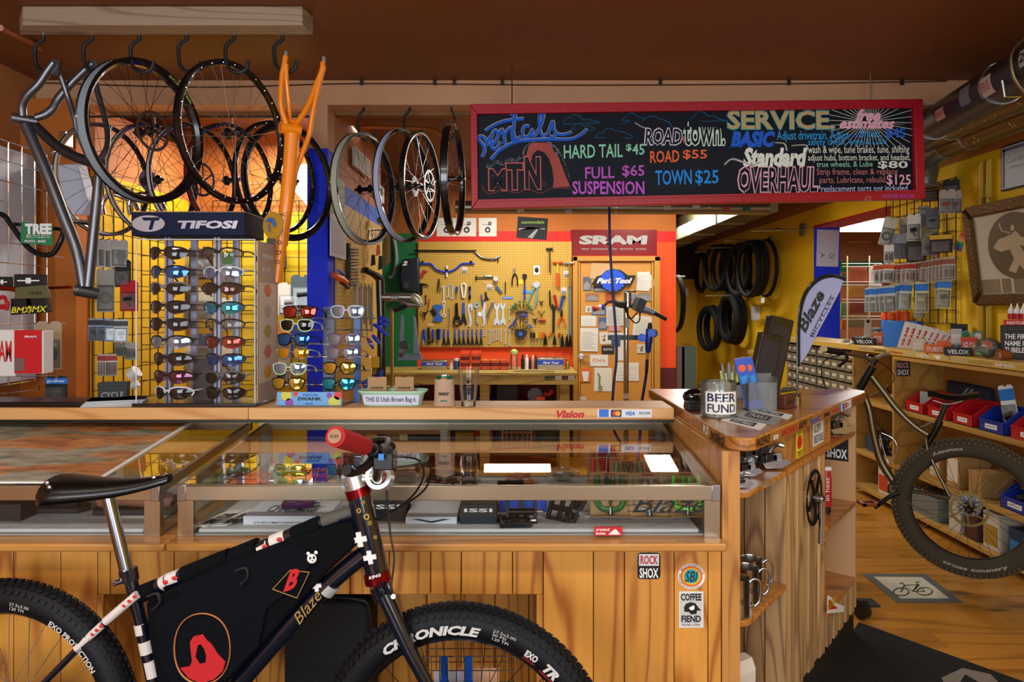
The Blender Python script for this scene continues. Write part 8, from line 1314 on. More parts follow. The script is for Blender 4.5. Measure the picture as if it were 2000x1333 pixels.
for i,(x,lab)in enumerate(((1728,'left blue spray can with an orange cap'),(1741,'right blue spray can with an orange cap'))):
 c=WP(x,3.08);p=T('spray_can',lab,'spray can',c,'blue spray cans on the worktop');B().la([(.027,0),(.028,.006),(.028,.20),(.020,.215)],c,n=18).ob('can',mat('can_blue','#1a7fc8',.3,.2),p);B().la([(.028,.205),(.028,.255),(.025,.262)],c,n=18).ob('cap',oP,p);B().bx(c+V((-.022,-.0285,.11)),c+V((.012,-.027,.16))).ob('label',mat('can_print','#d8a070',.5),p)
 text('FINISH',c+V((.012,-.0295,.02)),Z_,-X_,.08,.022,wink,p,n=-Y_)
for i,(x,lab)in enumerate(((1752,'orange tub lid behind the spray cans'),(1768,'second orange tub lid behind the blue box'))):c=WP(x,3.14);B().la([(.035,0),(.035,.24),(.034,.27),(.03,.275)],c,n=18).ob('tub',oP,lb=lab,cat='tub')
c=WP(1770,3.0);cT('blue display box full of white cable housings',.26,.10,.20,c+V((.04,.12,0)),yaw=-55,c='#2a6fc8',name='display_box')
for k in range(9):
 c=WP(1762+11*k,2.93+.012*(k%2));p=T('cable_packet','%s white and red cable packet leaning on the worktop'%('first','second','third','fourth','fifth','sixth','seventh','eighth','ninth')[k],'packet',(0,0,0),'white and red cable packets');B().bx((-.035,-.004,0),(.035,.004,.20-.008*k)).ob('sleeve',mat('sleeve_white','#cfcac0',.5),p);text('SRAM',(.012,-.0055,.02),Z_,-X_,.14-.006*k,.024,rI,p,n=-Y_,bold=.04);p.matrix_basis=LM(c,-40,-8,14+2*k)
gi=[('white labelled carton in front of the cable packets',1795,2.86,.075,.07,.085,'#cfcab0','#e4e0c8',None),('orange carton with a round printed seal',1826,2.85,.125,.08,.055,'#e06a1c',None,'TUBES'),('orange open display box with a brown fold-up back',1846,2.92,.09,.08,.08,'#d8641c',None,None),('black bar tape box with a red and white word, lying flat',1872,2.86,.155,.08,.05,'#141416',None,'VELOX'),('grey white carton stacked near the bar tape box',1868,2.96,.06,.06,.105,'#b9b9b0','#d8d8d0',None),('red orange patch kit display box with a black header',1893,2.93,.085,.06,.115,'#d8481c',None,'VELOX'),('black bar tape box at the left end of the worktop goods',1690,2.90,.16,.08,.055,'#151515',None,'VELOX'),('small black box left of the bar tape box',1674,2.92,.07,.07,.06,'#1a1a1a','#3a3a3a',None),('orange carton stacked beside the spray cans',1716,3.0,.07,.06,.10,'#e0601c',None,'VELOX'),('black tubeless display box with white and red words at the right edge',1988,3.0,.17,.09,.20,'#141416',None,'THE FIRST\nNAME IN\nTUBELESS'),('red display tray of sealant bottles on the black box',1990,3.0,.15,.08,.03,'#c01c24',None,'NOTUBES'),('black box with a yellow word behind the cable packets',1873,3.12,.10,.05,.19,'#141414',None,'POWER')]
for lab,x,X,w_,dp,h_,c_,lc_,tx_ in gi:
 c=WP(x,X);zz=.202 if'tray'in lab else.058 if'stacked near'in lab else 0
 cT(lab,w_,dp,h_,c+V((0,0,zz)),yaw=-35,c=c_,lc=lc_,txt=tx_,tm=wink if c_ in('#141416','#151515','#c01c24','#d8481c')else mat('y_ink','#d8c020',.6)if c_=='#141414'else wink,tb=(.2,.75),name='product_box')
for k in range(3):
 c=WP(1975+12*k,3.0)+V((0,0,.235));p=T('sealant_bottle','%s white and red sealant bottle in the tray'%('left','middle','right')[k],'bottle',c,'sealant bottles');B().la([(.018,0),(.018,.035)],c,n=12).ob('red_base',rP,p);B().la([(.0175,.035),(.017,.055),(.006,.075),(.003,.095)],c,n=12).ob('neck',wP,p)
for k,(x,lab)in enumerate(((1886,'left round green and blue tag sign'),(1910,'right round blue tag sign'))):
 c=WP(x,3.02);p=T('tag_sign',lab+' on the worktop','sign',c);B().bx(c+V((-.05,.0,0)),c+V((.05,.004,.10))).ob('card',mat('sky_card','#3f9ac0',.5),p);b=B();b.cy(c+V((0,.004,.12)),c+V((0,0,.12)),.032,n=20);b.ob('disc',mat('sky_card'),p);b=B();b.cy(c+V((0,0,.12)),c+V((0,-.002,.12)),.022,n=18);b.ob('centre',mat('disc_green','#3a8a50',.5)if k==0 else wH,p)
p=T('clear_bag','clear bag of orange and green parts on the worktop','bag',WP(1930,2.9));b=B();c=WP(1930,2.9);b.ba(c+V((0,0,.06)),.085,10,(1,.7,.72));b.ob('bag',cL,p)
for k,(dx,dz,cx)in enumerate(((-.04,.03,'#6f9a5a'),(.03,.03,'#2a2a2e'),(0,.08,'#c9581c'),(.04,.07,'#8a8a80'))):B().bx(c+V((dx-.03,-.02,dz-.015)),c+V((dx+.03,.02,dz+.02))).ob('part',col(cx),p,bv=.004)
p=T('tape_roll','brown roll of rim tape lying at the front of the worktop','roll',WP(1962,2.86));c=WP(1962,2.86);B().cy(c+V((-.03,-.0,.03)),c+V((.03,.02,.03)),.03,n=18).ob('roll',mat('tape_brown','#8a4a1c',.5),p);B().cy(c+V((-.0305,-.001,.03)),c+V((-.03,-.001,.03)),.018,n=14).ob('core',card,p)
p=T('tag_card','cream hang card with a black hexagon standing at the left of the worktop','card',WP(1694,2.95));c=WP(1694,2.95);b=B();b.pr([c+V(k)for k in((-.03,0,.05),(.03,0,.05),(.035,.0,.20),(.012,.0,.23),(-.02,.0,.20))],(0,.002,0));b.ob('card',mat('cream_card','#c9c4b0',.6),p);b=B();b.cy(c+V((.005,-.001,.19)),c+V((.005,-.003,.19)),.016,n=6);b.ob('hexagon',ink,p);B().pr([c+V(k)for k in((-.16,-.01,.0),(.02,-.01,.085),(.05,-.01,.085),(.03,-.01,.05),(-.14,-.01,0))],(0,.02,0)).ob('foot',mat('cream_card'),p)
B().bx(WP(1653,2.9)+V((-.03,-.01,0)),WP(1653,2.9)+V((.03,.04,.03))).ob('tag_block',mat('cream_card'),lb='small cream block with a dark spot at the worktop end',cat='block')
c=WP(1712,3.1);B().la([(.04,0),(.04,.11),(.045,.115),(.045,.13)],c,n=16).ob('jar',mat('grey_lid','#6a6a68',.4),lb='grey lidded jar behind the orange carton',cat='jar')
GX=3.17
g2=wiregrid('wire_grid','black wire grid full of hanging parts on the yellow wall',(GX,5.12,1.40),(0,1,0),.95,1.05,9,11,blackwire,.004)
def gp(px_,py_,off=.12):X=GX-off;return PX(px_,py_,X)
HK_=[]
for x,y in((1760,440),(1790,425),(1830,410),(1860,385),(1770,478),(1800,480),(1840,470),(1700,475),(1745,520),(1780,515),(1820,515),(1850,512),(1708,560),(1760,555),(1800,552),(1845,550)):
 a=PX(x,y-2,GX-.005);b=a+V((-.20,0,.0));B().cy(a,b,.003,n=6).ob('display_hook',sT,g2)
def wp(lab,px_,py_,w_,h_,off=.12,**k):return pack(lab,w_,h_,gp(px_,py_,off),yaw=k.pop('yaw',-42),**k)
wp('pale header pack with a clear pouch, leftmost at the top of the grid',1742,425,.10,.22,.20,roll=14,c='#b9b6a8',cc='#1a1a1c',name='header_pack',shape='ring');wp('white pack with a black curved lever and red edge',1785,418,.09,.20,.18,c='#d4d0c8',cc='#1a1a1c',name='lever_pack');wp('clear pack of pale cables at the top of the grid',1768,424,.09,.16,.12,c='#b9b090',cc='#8a8478',shape='bars');wp('dark pack of blue tools beside the lever pack',1803,402,.07,.17,.10,c='#8f9098',cc='#2a4a78',shape='bars');wp('dark smoky pack in the upper middle of the grid',1822,405,.09,.16,.14,c='#5a5c60',cc='#1e2024');wp('black pack with an orange label high on the grid',1818,362,.10,.12,.10,c='#1c1c1e',hc='#d8861c',cc='#0e0e10');wp('clear pack with copper parts at the upper right of the grid',1850,370,.10,.17,.12,c='#b9a898',cc='#8a4a30');wp('second clear copper pack at the right edge of the grid',1866,372,.08,.16,.08,c='#a99a90',cc='#6a4a3a');wp('black strap pack at the top of the grid',1858,350,.10,.12,.08,c='#19191b',cc='#0c0c0e')
wp('clear pack of blue black tubes in the second row',1758,456,.12,.20,.16,c='#8d93a0',cc='#2a3348',shape='bars');wp('black packed pads hanging in a bunch in the second row',1790,462,.13,.19,.14,c='#2a2018',cc='#0e0e10',shape='bars');wp('clear pack with a yellow curved cable',1815,440,.11,.12,.10,c='#9a8f50',cc='#c9b81c');wp('clear pack of dark cleats in the second row',1812,462,.08,.14,.14,c='#7a7668',cc='#1a1a1a');wp('black brake set with an orange label at the right of the second row',1838,456,.14,.14,.12,c='#101012',hc='#d8a01c',cc='#0c0c0e');wp('small orange tagged part under the black brake set',1828,488,.05,.07,.10,c='#3a2018',cc='#e0501c')
wp('white key shaped pad pack hanging alone left of the grid',1736,478,.07,.14,.34,c='#dad6cc',cc='#3a3a30',name='pad_pack',shape='pads')
def runs(labf,n_,x0,dx,y0,dy,w_,h_,off,grp,names,**k):
 pr=None
 for i in range(n_):
  l=gp(x0+dx*i,y0+dy*i,off-.0*i);lab=names[i]+' '+labf;rl=random.uniform(-4,4)
  if pr is None:pr=pack(lab,w_,h_,l,yaw=-42,roll=rl,gr=grp,**k)
  else:clone(pr,LM(l,-42+random.uniform(-6,6),0,rl),lab)
ORD=['first','second','third','fourth','fifth','sixth','seventh','eighth','ninth','tenth','eleventh']
runs('white brake pad pack from the left in the long middle row',3,1715,11,516,-1,.075,.15,.28,'white brake pad packs',ORD,c='#d8d4c8',hc='#c8501c',cc='#4a4a40',name='pad_pack',shape='pads')
runs('red trimmed brake pad pack in the middle row',4,1752,9,516,-1,.075,.15,.2,'red trimmed pad packs',ORD,c='#c9b8a8',hc='#b8301c',cc='#7a3028',name='pad_pack',shape='pads')
runs('clear brown pad pack fanned at the right of the middle row',9,1797,7,512,-1.2,.08,.16,.14,'fanned brown pad packs',ORD,c='#b9ab94',hc='#8a4a30',cc='#5a4030',name='pad_pack',shape='pads')
runs('blue topped clear pack from the left in the lowest row',5,1700,9,562,-1,.085,.20,.26,'blue topped packs at the left of the lowest row',ORD,c='#b9beb8',hc='#1a6fc8',cc='#a9a99c',name='blue_pack',bub=.6)
runs('blue topped clear pack left of the grid centre',4,1746,8,556,-1,.085,.20,.18,'blue topped packs left of centre',ORD,c='#bfc3b8',hc='#1a6fc8',cc='#a0a090',name='blue_pack',bub=.6)
wp('single blue topped pack hanging at the grid centre',1800,550,.09,.23,.16,c='#c0c09a',hc='#1a6fc8',cc='#a9a98a',name='blue_pack');runs('blue topped pack at the right end of the lowest row',2,1838,8,547,-1,.085,.2,.12,'blue topped packs at the right end',ORD,c='#c0c09a',hc='#1a6fc8',cc='#6a6a5a',name='blue_pack')
wp('clear narrow pack below the single blue topped one',1796,590,.08,.12,.14,c='#a9a070',cc='#8a8450')
yp=mat('yellow_conduit','#b89410',.45)
for k,(x,lab)in enumerate(((1916,'left yellow painted pipe on the right wall'),(1931,'right yellow painted pipe on the right wall'))):y=F*3.17/(x-1000.0);B().cy((3.175,y,1.215),(3.175,y,2.50),.02,n=12).ob('pipe',yp,lb=lab,cat='pipe')
gf=mat('gilt','#5f4420',.45,.6,bump=.8,bs=60)
pf=T('picture_frame','ornate gilt frame holding a sepia oval photograph on the yellow wall','picture',(3.18,4.4,1.53));ft_=.075
def GF(y,z,o=0):return V((3.155-.12*(z-1.53)-o,y,z))
Y0_,Y1_,Z0_,Z1_=4.86,3.92,1.53,2.19
for a_,c_ in(((Y0_,Z0_),(Y1_,Z0_)),((Y0_,Z1_),(Y1_,Z1_)),((Y0_,Z0_),(Y0_,Z1_)),((Y1_,Z0_),(Y1_,Z1_))):
 hz=a_[1]==c_[1];sg=1 if(a_[1]==Z0_ and hz)or(not hz)else-1;iy=-1 if a_[0]==Y0_ else 1
 if hz:q=[GF(a_[0],a_[1]),GF(c_[0],c_[1]),GF(c_[0]+ft_,c_[1]+sg*ft_),GF(a_[0]-ft_,a_[1]+sg*ft_)]
 else:q=[GF(a_[0],a_[1]),GF(c_[0],c_[1]),GF(c_[0]+iy*ft_,c_[1]-ft_),GF(a_[0]+iy*ft_,a_[1]+ft_)]
 B().pr(q,(-.035,0,0),.93).ob('frame_rail',gf,pf,bv=.006)
b=B();b.pr([GF(Y0_-.06,Z0_+.06),GF(Y1_+.06,Z0_+.06),GF(Y1_+.06,Z1_-.06),GF(Y0_-.06,Z1_-.06)],(-.006,0,0));b.ob('mount',mat('mount_cream','#b4ac98',.7),pf)
cy_,cz_=4.42,1.90;b=B();b.pr([GF(cy_+.25*math.cos(a),cz_+.205*math.sin(a),.007)for a in[k*PI/20 for k in range(40)]],(-.001,0,0));b.ob('oval_photo',mat('sepia','#5a4a30',.6,var=.6,bs=40),pf)
fgm=mat('sepia_light','#b0a080',.7);b=B();FG_=[(4.56,1.95),(4.62,1.90),(4.55,1.87),(4.47,1.88),(4.44,1.82),(4.50,1.75),(4.44,1.73),(4.40,1.78),(4.36,1.74),(4.34,1.84),(4.38,1.90),(4.30,1.88),(4.26,1.92),(4.36,1.95),(4.40,1.99),(4.44,1.97)];b.pr([GF(y,z,.0085)for y,z in FG_],(-.001,0,0));b.ob('draped_figure',fgm,pf);b=B();b.ba(GF(4.425,2.01,.009),.018,8,(.1,1,1.2));b.tu([GF(4.45,1.98,.009),GF(4.52,2.0,.009),GF(4.54,2.05,.009)],.006,5);b.ob('head_and_arm',fgm,pf)
for y0,y1,z0,z1 in((4.78,4.60,1.61,1.70),(4.58,4.50,1.61,1.70),(4.47,4.36,1.61,1.70)):b=B();b.pr([GF(y0,z0,.007),GF(y1,z0,.007),GF(y1,z1,.007),GF(y0,z1,.007)],(-.001,0,0));b.ob('small_photo',mat('sepia2','#7a6a4c',.6,var=.5,bs=60),pf)
ce_=T('certificate','framed certificate with blue border high on the yellow wall','certificate',(3.19,4.4,2.29));b=B();b.bx((3.18,4.66,2.27),(3.195,4.28,2.56));b.ob('frame',ink,ce_);B().bx((3.177,4.65,2.28),(3.18,4.29,2.55)).ob('paper',mat('cert_paper','#b9c0c4',.5),ce_);b=B()
for a_,c_ in(((4.64,2.52),(4.30,2.54)),((4.64,2.29),(4.62,2.54)),((4.32,2.29),(4.30,2.54))):b.bx((3.1765,a_[0],a_[1]),(3.177,c_[0],c_[1]))
b.ob('border',mat('border_blue','#5a6a86',.6),ce_);text('Certificate',(3.176,4.60,2.44),-Y_,Z_,.25,.035,gI,ce_,n=-X_);text('of Wheel Building',(3.176,4.58,2.395),-Y_,Z_,.22,.022,gI,ce_,n=-X_)
p=T('chainring_ornament','small chainring ornament hanging above the gilt frame','ornament',(3.16,4.8,2.22));c=V((3.165,F*3.165/925,H+205*F*3.165/925/F));B().ri(c,X_,[(.05,-.004),(.05,.004),(.032,.004),(.032,-.004)],24).ob('ring',mat('green_brass','#8a8440',.4,.6),p);B().tu([c+V((0,0,.05)),c+V((0,0,.12))],.004,5).ob('chain',mat('green_brass'),p)
p=T('rainbow_flag','small rainbow striped flag poking out left of the gilt frame','flag',(3.15,5.0,1.95))
for k,cx in enumerate(('#b03020','#c86a28','#b9a030','#2f7a48','#2f5f9a','#5a3f80')):a=V((3.13,4.93+.0,2.02));u_=V((0,.06,-.11)).normalized();s_=V((0,.09,.03));b=B();b.pr([a+u_*.022*k,a+u_*.022*(k+1),a+u_*.022*(k+1)+s_*(.7+.06*k),a+u_*.022*k+s_*(.7+.05*k)],(-.002,0,0));b.ob('stripe',col(cx,.7),p)
rk_=T('wire_rack','white wire rack with coloured bagged goods in the back room','rack',P(1682,640,7.9));rd=7.9
for x in(1655,1698):B().cy(V((P(x,0,rd).x,rd,0)),P(x,500,rd),.006,n=6).ob('upright',wP,rk_)
for y in(515,551,585,618):
 for dz in(0,6):B().cy(P(1645,y+dz,rd),P(1722,y+dz,rd),.004,n=6).ob('rail',wP,rk_)
for k,(x0_,y0_,x1_,y1_,c_,lab)in enumerate(((1658,522,1695,550,'#a9563a','brick and tan bag in the top tier of the white rack'),(1657,556,1690,580,'#b9883a','ochre bag in the second tier of the white rack'),(1658,588,1692,614,'#8a4a3c','dark red bag in the third tier of the white rack'),(1656,620,1690,640,'#8a8468','grey bag at the bottom of the white rack'),(1700,520,1722,560,'#c4bcc0','pale hanging pack at the right of the white rack'),(1642,590,1654,622,'#5a8a7c','green camouflage bag left of the white rack'),(1643,535,1654,560,'#27485a','blue grey bag left of the top tier'),(1643,625,1654,645,'#b0602a','orange bag at the lower left of the rack'))):b=B();a=P(x0_,y1_,rd+.02);q=P(x1_,y0_,rd+.02);b.pr([a,V((q.x,a.y,a.z)),V((q.x-.01,a.y,q.z)),V((a.x+.01,a.y,q.z))],(0,.03,0),.9);b.ob('bagged_goods',mat('bag%d'%k,c_,.5,bump=.5,bs=20,var=.5),lb=lab,cat='bag',gr='bags on the white rack')
# ---------------- goods on the corner counter ----------------
CZ=1.1205
def CP(px_,py_):return PZ(px_,py_,CZ)
c=CP(1403,815);p=T('tip_jar','clear plastic jar with a handwritten BEER FUND label','jar',c);jm=glass('jar_plastic',(.9,.92,.9),1.3,.03,.12,(.75,.78,.76));b=B();b.la([(.055,0),(.063,.008),(.063,.125),(.060,.132),(.0575,.132),(.060,.124),(.060,.008)],c,n=32,cap=False);b.ob('jar',jm,p)
for z_ in(.108,.117,.126):B().ri(c+V((0,0,z_)),Z_,[(.0645,-.002),(.0645,.002),(.063,.002),(.063,-.002)],32).ob('thread_ridge',jm,p)
b=B();n_=16;vs=[]
for k in range(n_+1):a=R(-150)+R(115)*k/n_;vs+=[c+V((.0642*math.cos(a),.0642*math.sin(a),.018)),c+V((.0642*math.cos(a),.0642*math.sin(a),.098))]
b.add(vs,[(2*k,2*k+2,2*k+3,2*k+1)for k in range(n_)]);lb=b.ob('paper_label',wH,p)
curved('BEER',c+V((0,0,.062)),.0648,1.7,.030,mat('ink_navy','#1a2a4a',.6),p,mid=R(-93),bold=.02);curved('FUND',c+V((0,0,.024)),.0648,1.7,.030,mat('ink_navy'),p,mid=R(-93),bold=.02)
b=B();random.seed(2)
for k in range(26):a=random.uniform(0,2*PI);r_=random.uniform(0,.045);q=c+V((r_*math.cos(a),r_*math.sin(a),.006+.0025*(k%4)));b.cy(q,q+V((0,0,.0018)),.010,n=12)
b.ob('coins',mat('coin','#a98a60',.35,.9),p,kind='stuff')
p=T('card_terminal','black card terminal at the left end of the corner counter','card reader',CP(1355,800));c=CP(1356,802);b=B();b.pr([c+V(k)for k in((-.035,-.03,0),(.04,-.03,0),(.045,.06,0),(-.03,.06,0))],(0,0,.035),.9);b.ob('body',bP,p,bv=.006);b=B();b.ba(c+V((.02,.07,.045)),.045,12,(1.1,.7,.7));b.ob('hump',mat('gloss_black','#050506',.12,coat=.6),p)
for k,(pts,lab)in enumerate((([(1408,822),(1422,815),(1497,830),(1484,841)],'front white printed card lying on the corner counter'),([(1436,816),(1452,806),(1525,820),(1512,832)],'grey booklet lying in the middle of the corner counter'),([(1464,803),(1478,798),(1548,812),(1538,820)],'rear white printed card lying on the corner counter'))):
 q=[PZ(x,y,CZ)for x,y in pts];p=T('printed_card',lab,'card',sum(q,V())/4,'printed cards on the corner counter');B().pr(q,(0,0,.002+.006*(k==1))).ob('card',wH if k!=1 else mat('booklet','#8a8a88',.4),p);cc=sum(q,V())/4;z_=.0025+.006*(k==1);b=B();b.pr([cc+(v-cc)*.62+V((0,0,z_))for v in q],(0,0,.0004));b.ob('print',ink,p);text('BIKE FIEND'if k!=1 else'TRAILS',cc+(q[0]-cc)*.5+V((0,0,z_+.0006)),(q[3]-q[0]).normalized(),(q[1]-q[0]).normalized(),(q[3]-q[0]).length*.5,(q[1]-q[0]).length*.45,wink,p,n=Z_)
a=CP(1534,800);q=CP(1592,788);dr_=(q-a).normalized();p=T('wooden_sign','dark wooden block sign carved with polite words','sign',a);nn=V((-dr_.y,dr_.x,0));B().pr([a,a+dr_*.135,a+dr_*.135+nn*.035,a+nn*.035],(0,0,.052)).ob('block',mat('dark_oak','#5a2f1c',.45,bump=.2),p,bv=.003);text('Be Nice Or Leave',a+dr_*.01-nn*.0005+Z_*.016,dr_,Z_,.115,.022,mat('carved','#2a140c',.7),p,n=-nn)
p=T('feather_flag','lilac feather flag with black border and slanted lettering on the corner counter','flag',CP(1557,795));fd=2.86
B().tu([V((P(1557,0,fd).x,fd,CZ)),P(1557,740,fd),P(1558,640,fd),P(1565,590,fd),P(1580,560,fd),P(1600,543,fd),P(1625,537,fd),P(1650,545,fd)],.0045,8,sm=4).ob('pole',bM,p);B().cy(V((P(1557,0,fd).x,fd,CZ)),V((P(1557,0,fd).x,fd,CZ+.04)),.008,n=10).ob('socket',cH,p)
FP_=[(1560,716),(1560,650),(1563,612),(1572,578),(1588,556),(1608,543),(1630,541),(1648,546),(1640,570),(1622,605),(1600,645),(1578,690)]
b=B();b.pr([P(x,y,fd-.004+.015*math.sin(x*.15)*0)for x,y in FP_],(0,.003,0));b.ob('cloth',mat('flag_lilac','#8f92b4',.75,bump=.3,bs=20),p)
b=B();b.tu([P(x,y,fd-.004)for x,y in((1560,716),(1560,650),(1563,612),(1572,578),(1588,556),(1608,543),(1630,540),(1650,546))],.009,8,sm=3,flat=.6);b.ob('border',mat('black_cloth','#08080a',.8),p)
f0=P(1580,655,fd-.006);f1=P(1625,568,fd-.006);r_=(f1-f0).normalized();u_=V((-r_.z,0,r_.x));text('Blaze',f0-r_*.0+u_*.015,r_,u_,.175,.045,ink,p,n=-Y_,shear=.3,bold=.03);text('BICYCLES',f0-u_*.02,r_,u_,.18,.014,ink,p,n=-Y_)
for t_ in(-.006,-.030):
 q0=f0+u_*t_-r_*.005;B().cy(q0,q0+r_*.19,.0008,n=4).ob('rule_line',ink,p)
p=T('brochure_holder','clear acrylic brochure holder on the corner counter','holder',CP(1490,802));c=CP(1488,803);b=B();b.bx(c+V((-.055,-.01,0)),c+V((.055,-.007,.11))).bx(c+V((-.055,-.01,0)),c+V((.055,.06,.004))).bx(c+V((-.055,-.01,0)),c+V((-.052,.06,.13))).bx(c+V((.052,-.01,0)),c+V((.055,.06,.13))).bx(c+V((-.055,.057,0)),c+V((.055,.06,.14)));b.ob('tray',cL,p)
for k,(x,lab)in enumerate(((1458,'left blue trail brochure with an orange sun in the holder'),(1474,'right blue trail brochure with an orange sun in the holder'))):
 c=CP(1488,803)+V((-.035+.03*k,.008+.012*k,.008));e=T('brochure',lab,'brochure',(0,0,0),'blue brochures');B().bx((-.022,0,0),(.022,.006,.20)).ob('paper',mat('brochure_blue','#1648b8',.35),e);B().bx((-.018,-.001,.03),(.018,0,.12)).ob('dark_field',mat('brochure_dark','#16202c',.4),e);b=B();b.cy((0,0,.16),(0,-.001,.16),.014,n=16);b.ob('sun',oP,e);b=B();b.bx((-.016,-.0015,.10),(.016,-.001,.13));b.ob('print',mat('can_blue'),e);e.matrix_basis=LM(c,0,0,-14)
def slab(lab,c,w_,dp,h_,yaw,pitch,roll,c_,sc_,name='display_carton'):
 p=T(name,lab,'box',(0,0,0));B().bx((-w_/2,-dp/2,0),(w_/2,dp/2,h_)).ob('body',mat('carton_'+c_.strip('#'),c_,.3,coat=.3),p,bv=.003);B().bx((w_/2,-dp*.4,h_*.05),(w_/2+.001,dp*.4,h_*.95)).ob('silver_edge',mat('edge_'+sc_.strip('#'),sc_,.3,.5),p);b=B();b.bx((-w_*.4,-dp/2-.001,h_*.1),(w_*.4,-dp/2,h_*.9));b.ob('front_panel',mat('carton_navy','#0d1e3c',.25,coat=.4),p);p.matrix_basis=LM(c,yaw,pitch,roll)
slab('tall navy display carton leaning in front of the taller black one',CP(1478,782),.10,.04,.29,12,0,13,'#0c1424','#8a93a8');slab('tallest black display carton leaning right behind the brochures',CP(1492,776),.11,.05,.36,12,0,13,'#101216','#6f7684')
B().tu([P(1489,592,3.15),P(1490,582,3.15)],.008,8).ob('paper_tip',wH,lb='white paper tip above the tallest black carton',cat='paper')
p=T('pen_cup','dark cup crowded with highlighters behind the jar','cup',CP(1432,775));c=CP(1432,777);B().la([(.04,0),(.042,.07),(.039,.07),(.037,.004)],c,n=20,cap=False).ob('cup',bM,p)
for k,(dx,dz,c_,lab)in enumerate(((-.055,.11,'#c8d880','pale green highlighter, leftmost in the cup'),(-.03,.10,'#cfe08a','pale green highlighter, second in the cup'),(-.005,.105,'#d0e088','pale green highlighter in the middle of the cup'),(.025,.11,'#e0d030','yellow highlighter in the cup'),(.042,.10,'#1f6f50','dark green marker at the right of the cup'),(-.045,.14,'#8a8c90','grey pen with a pointed cap on the left'),(-.02,.145,'#8f9195','grey pen standing tallest in the cup'),(.005,.135,'#77797d','third grey pen in the cup'))):
 q=c+V((dx*.6,.0+.012*(k%2),.006));e=q+V((dx*.4,0,dz));o=T('marker_pen',lab,'pen',q,'pens and highlighters in the cup');B().cy(q,q+(e-q)*.75,.008,n=10).ob('barrel',col(c_,.4),o);B().cy(q+(e-q)*.75,e,.0075,.005,n=10).ob('cap',col(c_,.35),o)
B().bx(CP(1445,780)+V((-.02,.0,0)),CP(1445,780)+V((.05,.05,.06))).ob('card_stack',mat('grey_stack','#8a8a88',.6),lb='stack of grey cards right of the pen cup',cat='cards',bv=.002)
p=T('rolled_map','yellow edged notepad lying at the back of the corner counter','notepad',CP(1545,764));B().pr([CP(1525,772),CP(1560,768),CP(1556,758),CP(1530,760)],(0,0,.012)).ob('pad',yellowp,p);B().pr([CP(1524,773)+V((0,0,.013)),CP(1556,769)+V((0,0,.013)),CP(1552,762)+V((0,0,.013)),CP(1528,764)+V((0,0,.013))],(0,0,.004)).ob('black_sheet',bP,p)
def mech(px_,py_,lab,s_=1.0,t=0,z=.9465,P0=None):
 c=P0 or PZ(px_,py_,z);p=T('derailleur',lab,'bike part',c,'used parts on the upper corner shelf');m1=sT;b=B();b.bx(c+V((-.02,-.02,0))*s_,c+V((.02,.02,.05))*s_);b.ob('body',bM,p,bv=.004);b=B();b.pr([c+V(k)*s_ for k in((-.03,-.025,.02),(.045,-.025,.035),(.06,-.025,.02),(.03,-.025,.005),(-.02,-.025,.004))],(0,.006*s_,0));b.ob('cage',m1,p)
 for k in((.02,-.02,.04),(-.02,-.015,.065)):b=B();b.cy(c+V(k)*s_,c+V(k)*s_+V((0,.012,0)),.014*s_,n=12);b.ob('pulley',m1 if k[0]>0 else bM,p)
 B().tu([c+V((0,0,.05))*s_,c+V((.02,.0,.075))*s_,c+V((.045,0,.07))*s_],.006*s_,6,sm=3).ob('arm',m1,p)
mech(1462,905,'black derailleur with a silver cage at the left of the corner shelf',1.1);mech(1503,915,'black derailleur standing at the right of the corner shelf',1.1);mech(1455,930,'silver platform pedal half behind the shelf post',.9);mech(1448,952,'small chrome clamp nearest the edge of the corner shelf',.6)
B().pr([PZ(1480,950,.9465),PZ(1500,936,.9465),PZ(1512,944,.9465),PZ(1495,954,.9465)],(0,0,.001)).ob('paper_tag',card,lb='tan price tag lying on the corner shelf',cat='tag')
mech(0,0,'silver pedal on the end of the corner shelf below the right panel',1.2,P0=DQ(1.3,.05,.9465))
B().pr([DQ(1.12,.01,.9465),DQ(1.25,.01,.9465),DQ(1.25,.08,.9465),DQ(1.12,.08,.9465)],(0,0,.004)).ob('leaflet',mat('leaflet_red','#a84a3a',.5),lb='red and white leaflet on the end of the corner shelf',cat='leaflet')
o=B();f0=DQ(1.4395,.05,.84);b=B();b.pr([DQ(1.4395,.03,.80),DQ(1.4395,.13,.80),DQ(1.4395,.13,.91),DQ(1.4395,.03,.91)],-U*.001);o=b.ob('sticker',ink,unit,lb='black and white lettered sticker');text('SHOX',DQ(1.438,.125,.81),-NI,Z_,.09,.045,wink,o,n=-U,bold=.03)
b=B();b.ba(DQ(1.42,.22,.0)+V((0,0,.05)),.04,8)
text('wellgo',DQ(1.439,.14,1.0),-NI,Z_,.12,.03,mat('teal_ink','#2a6a5a',.6),unit,n=-U,bold=.02,shear=.2)
p=T('stroller_wheel','small black caster wheel and step at the end of the corner counter','wheel part',PZ(1680,1190,.0));c=PZ(1678,1192,.05);B().cy(c,c+V((.03,.01,0)),.045,n=18).ob('caster',bP,p);B().bx(c+V((.0,.05,-.01)),c+V((.13,.14,.0))).ob('step',mat('ribbed_black','#1a1c1c',.6,bump=.5,bs=200),p)
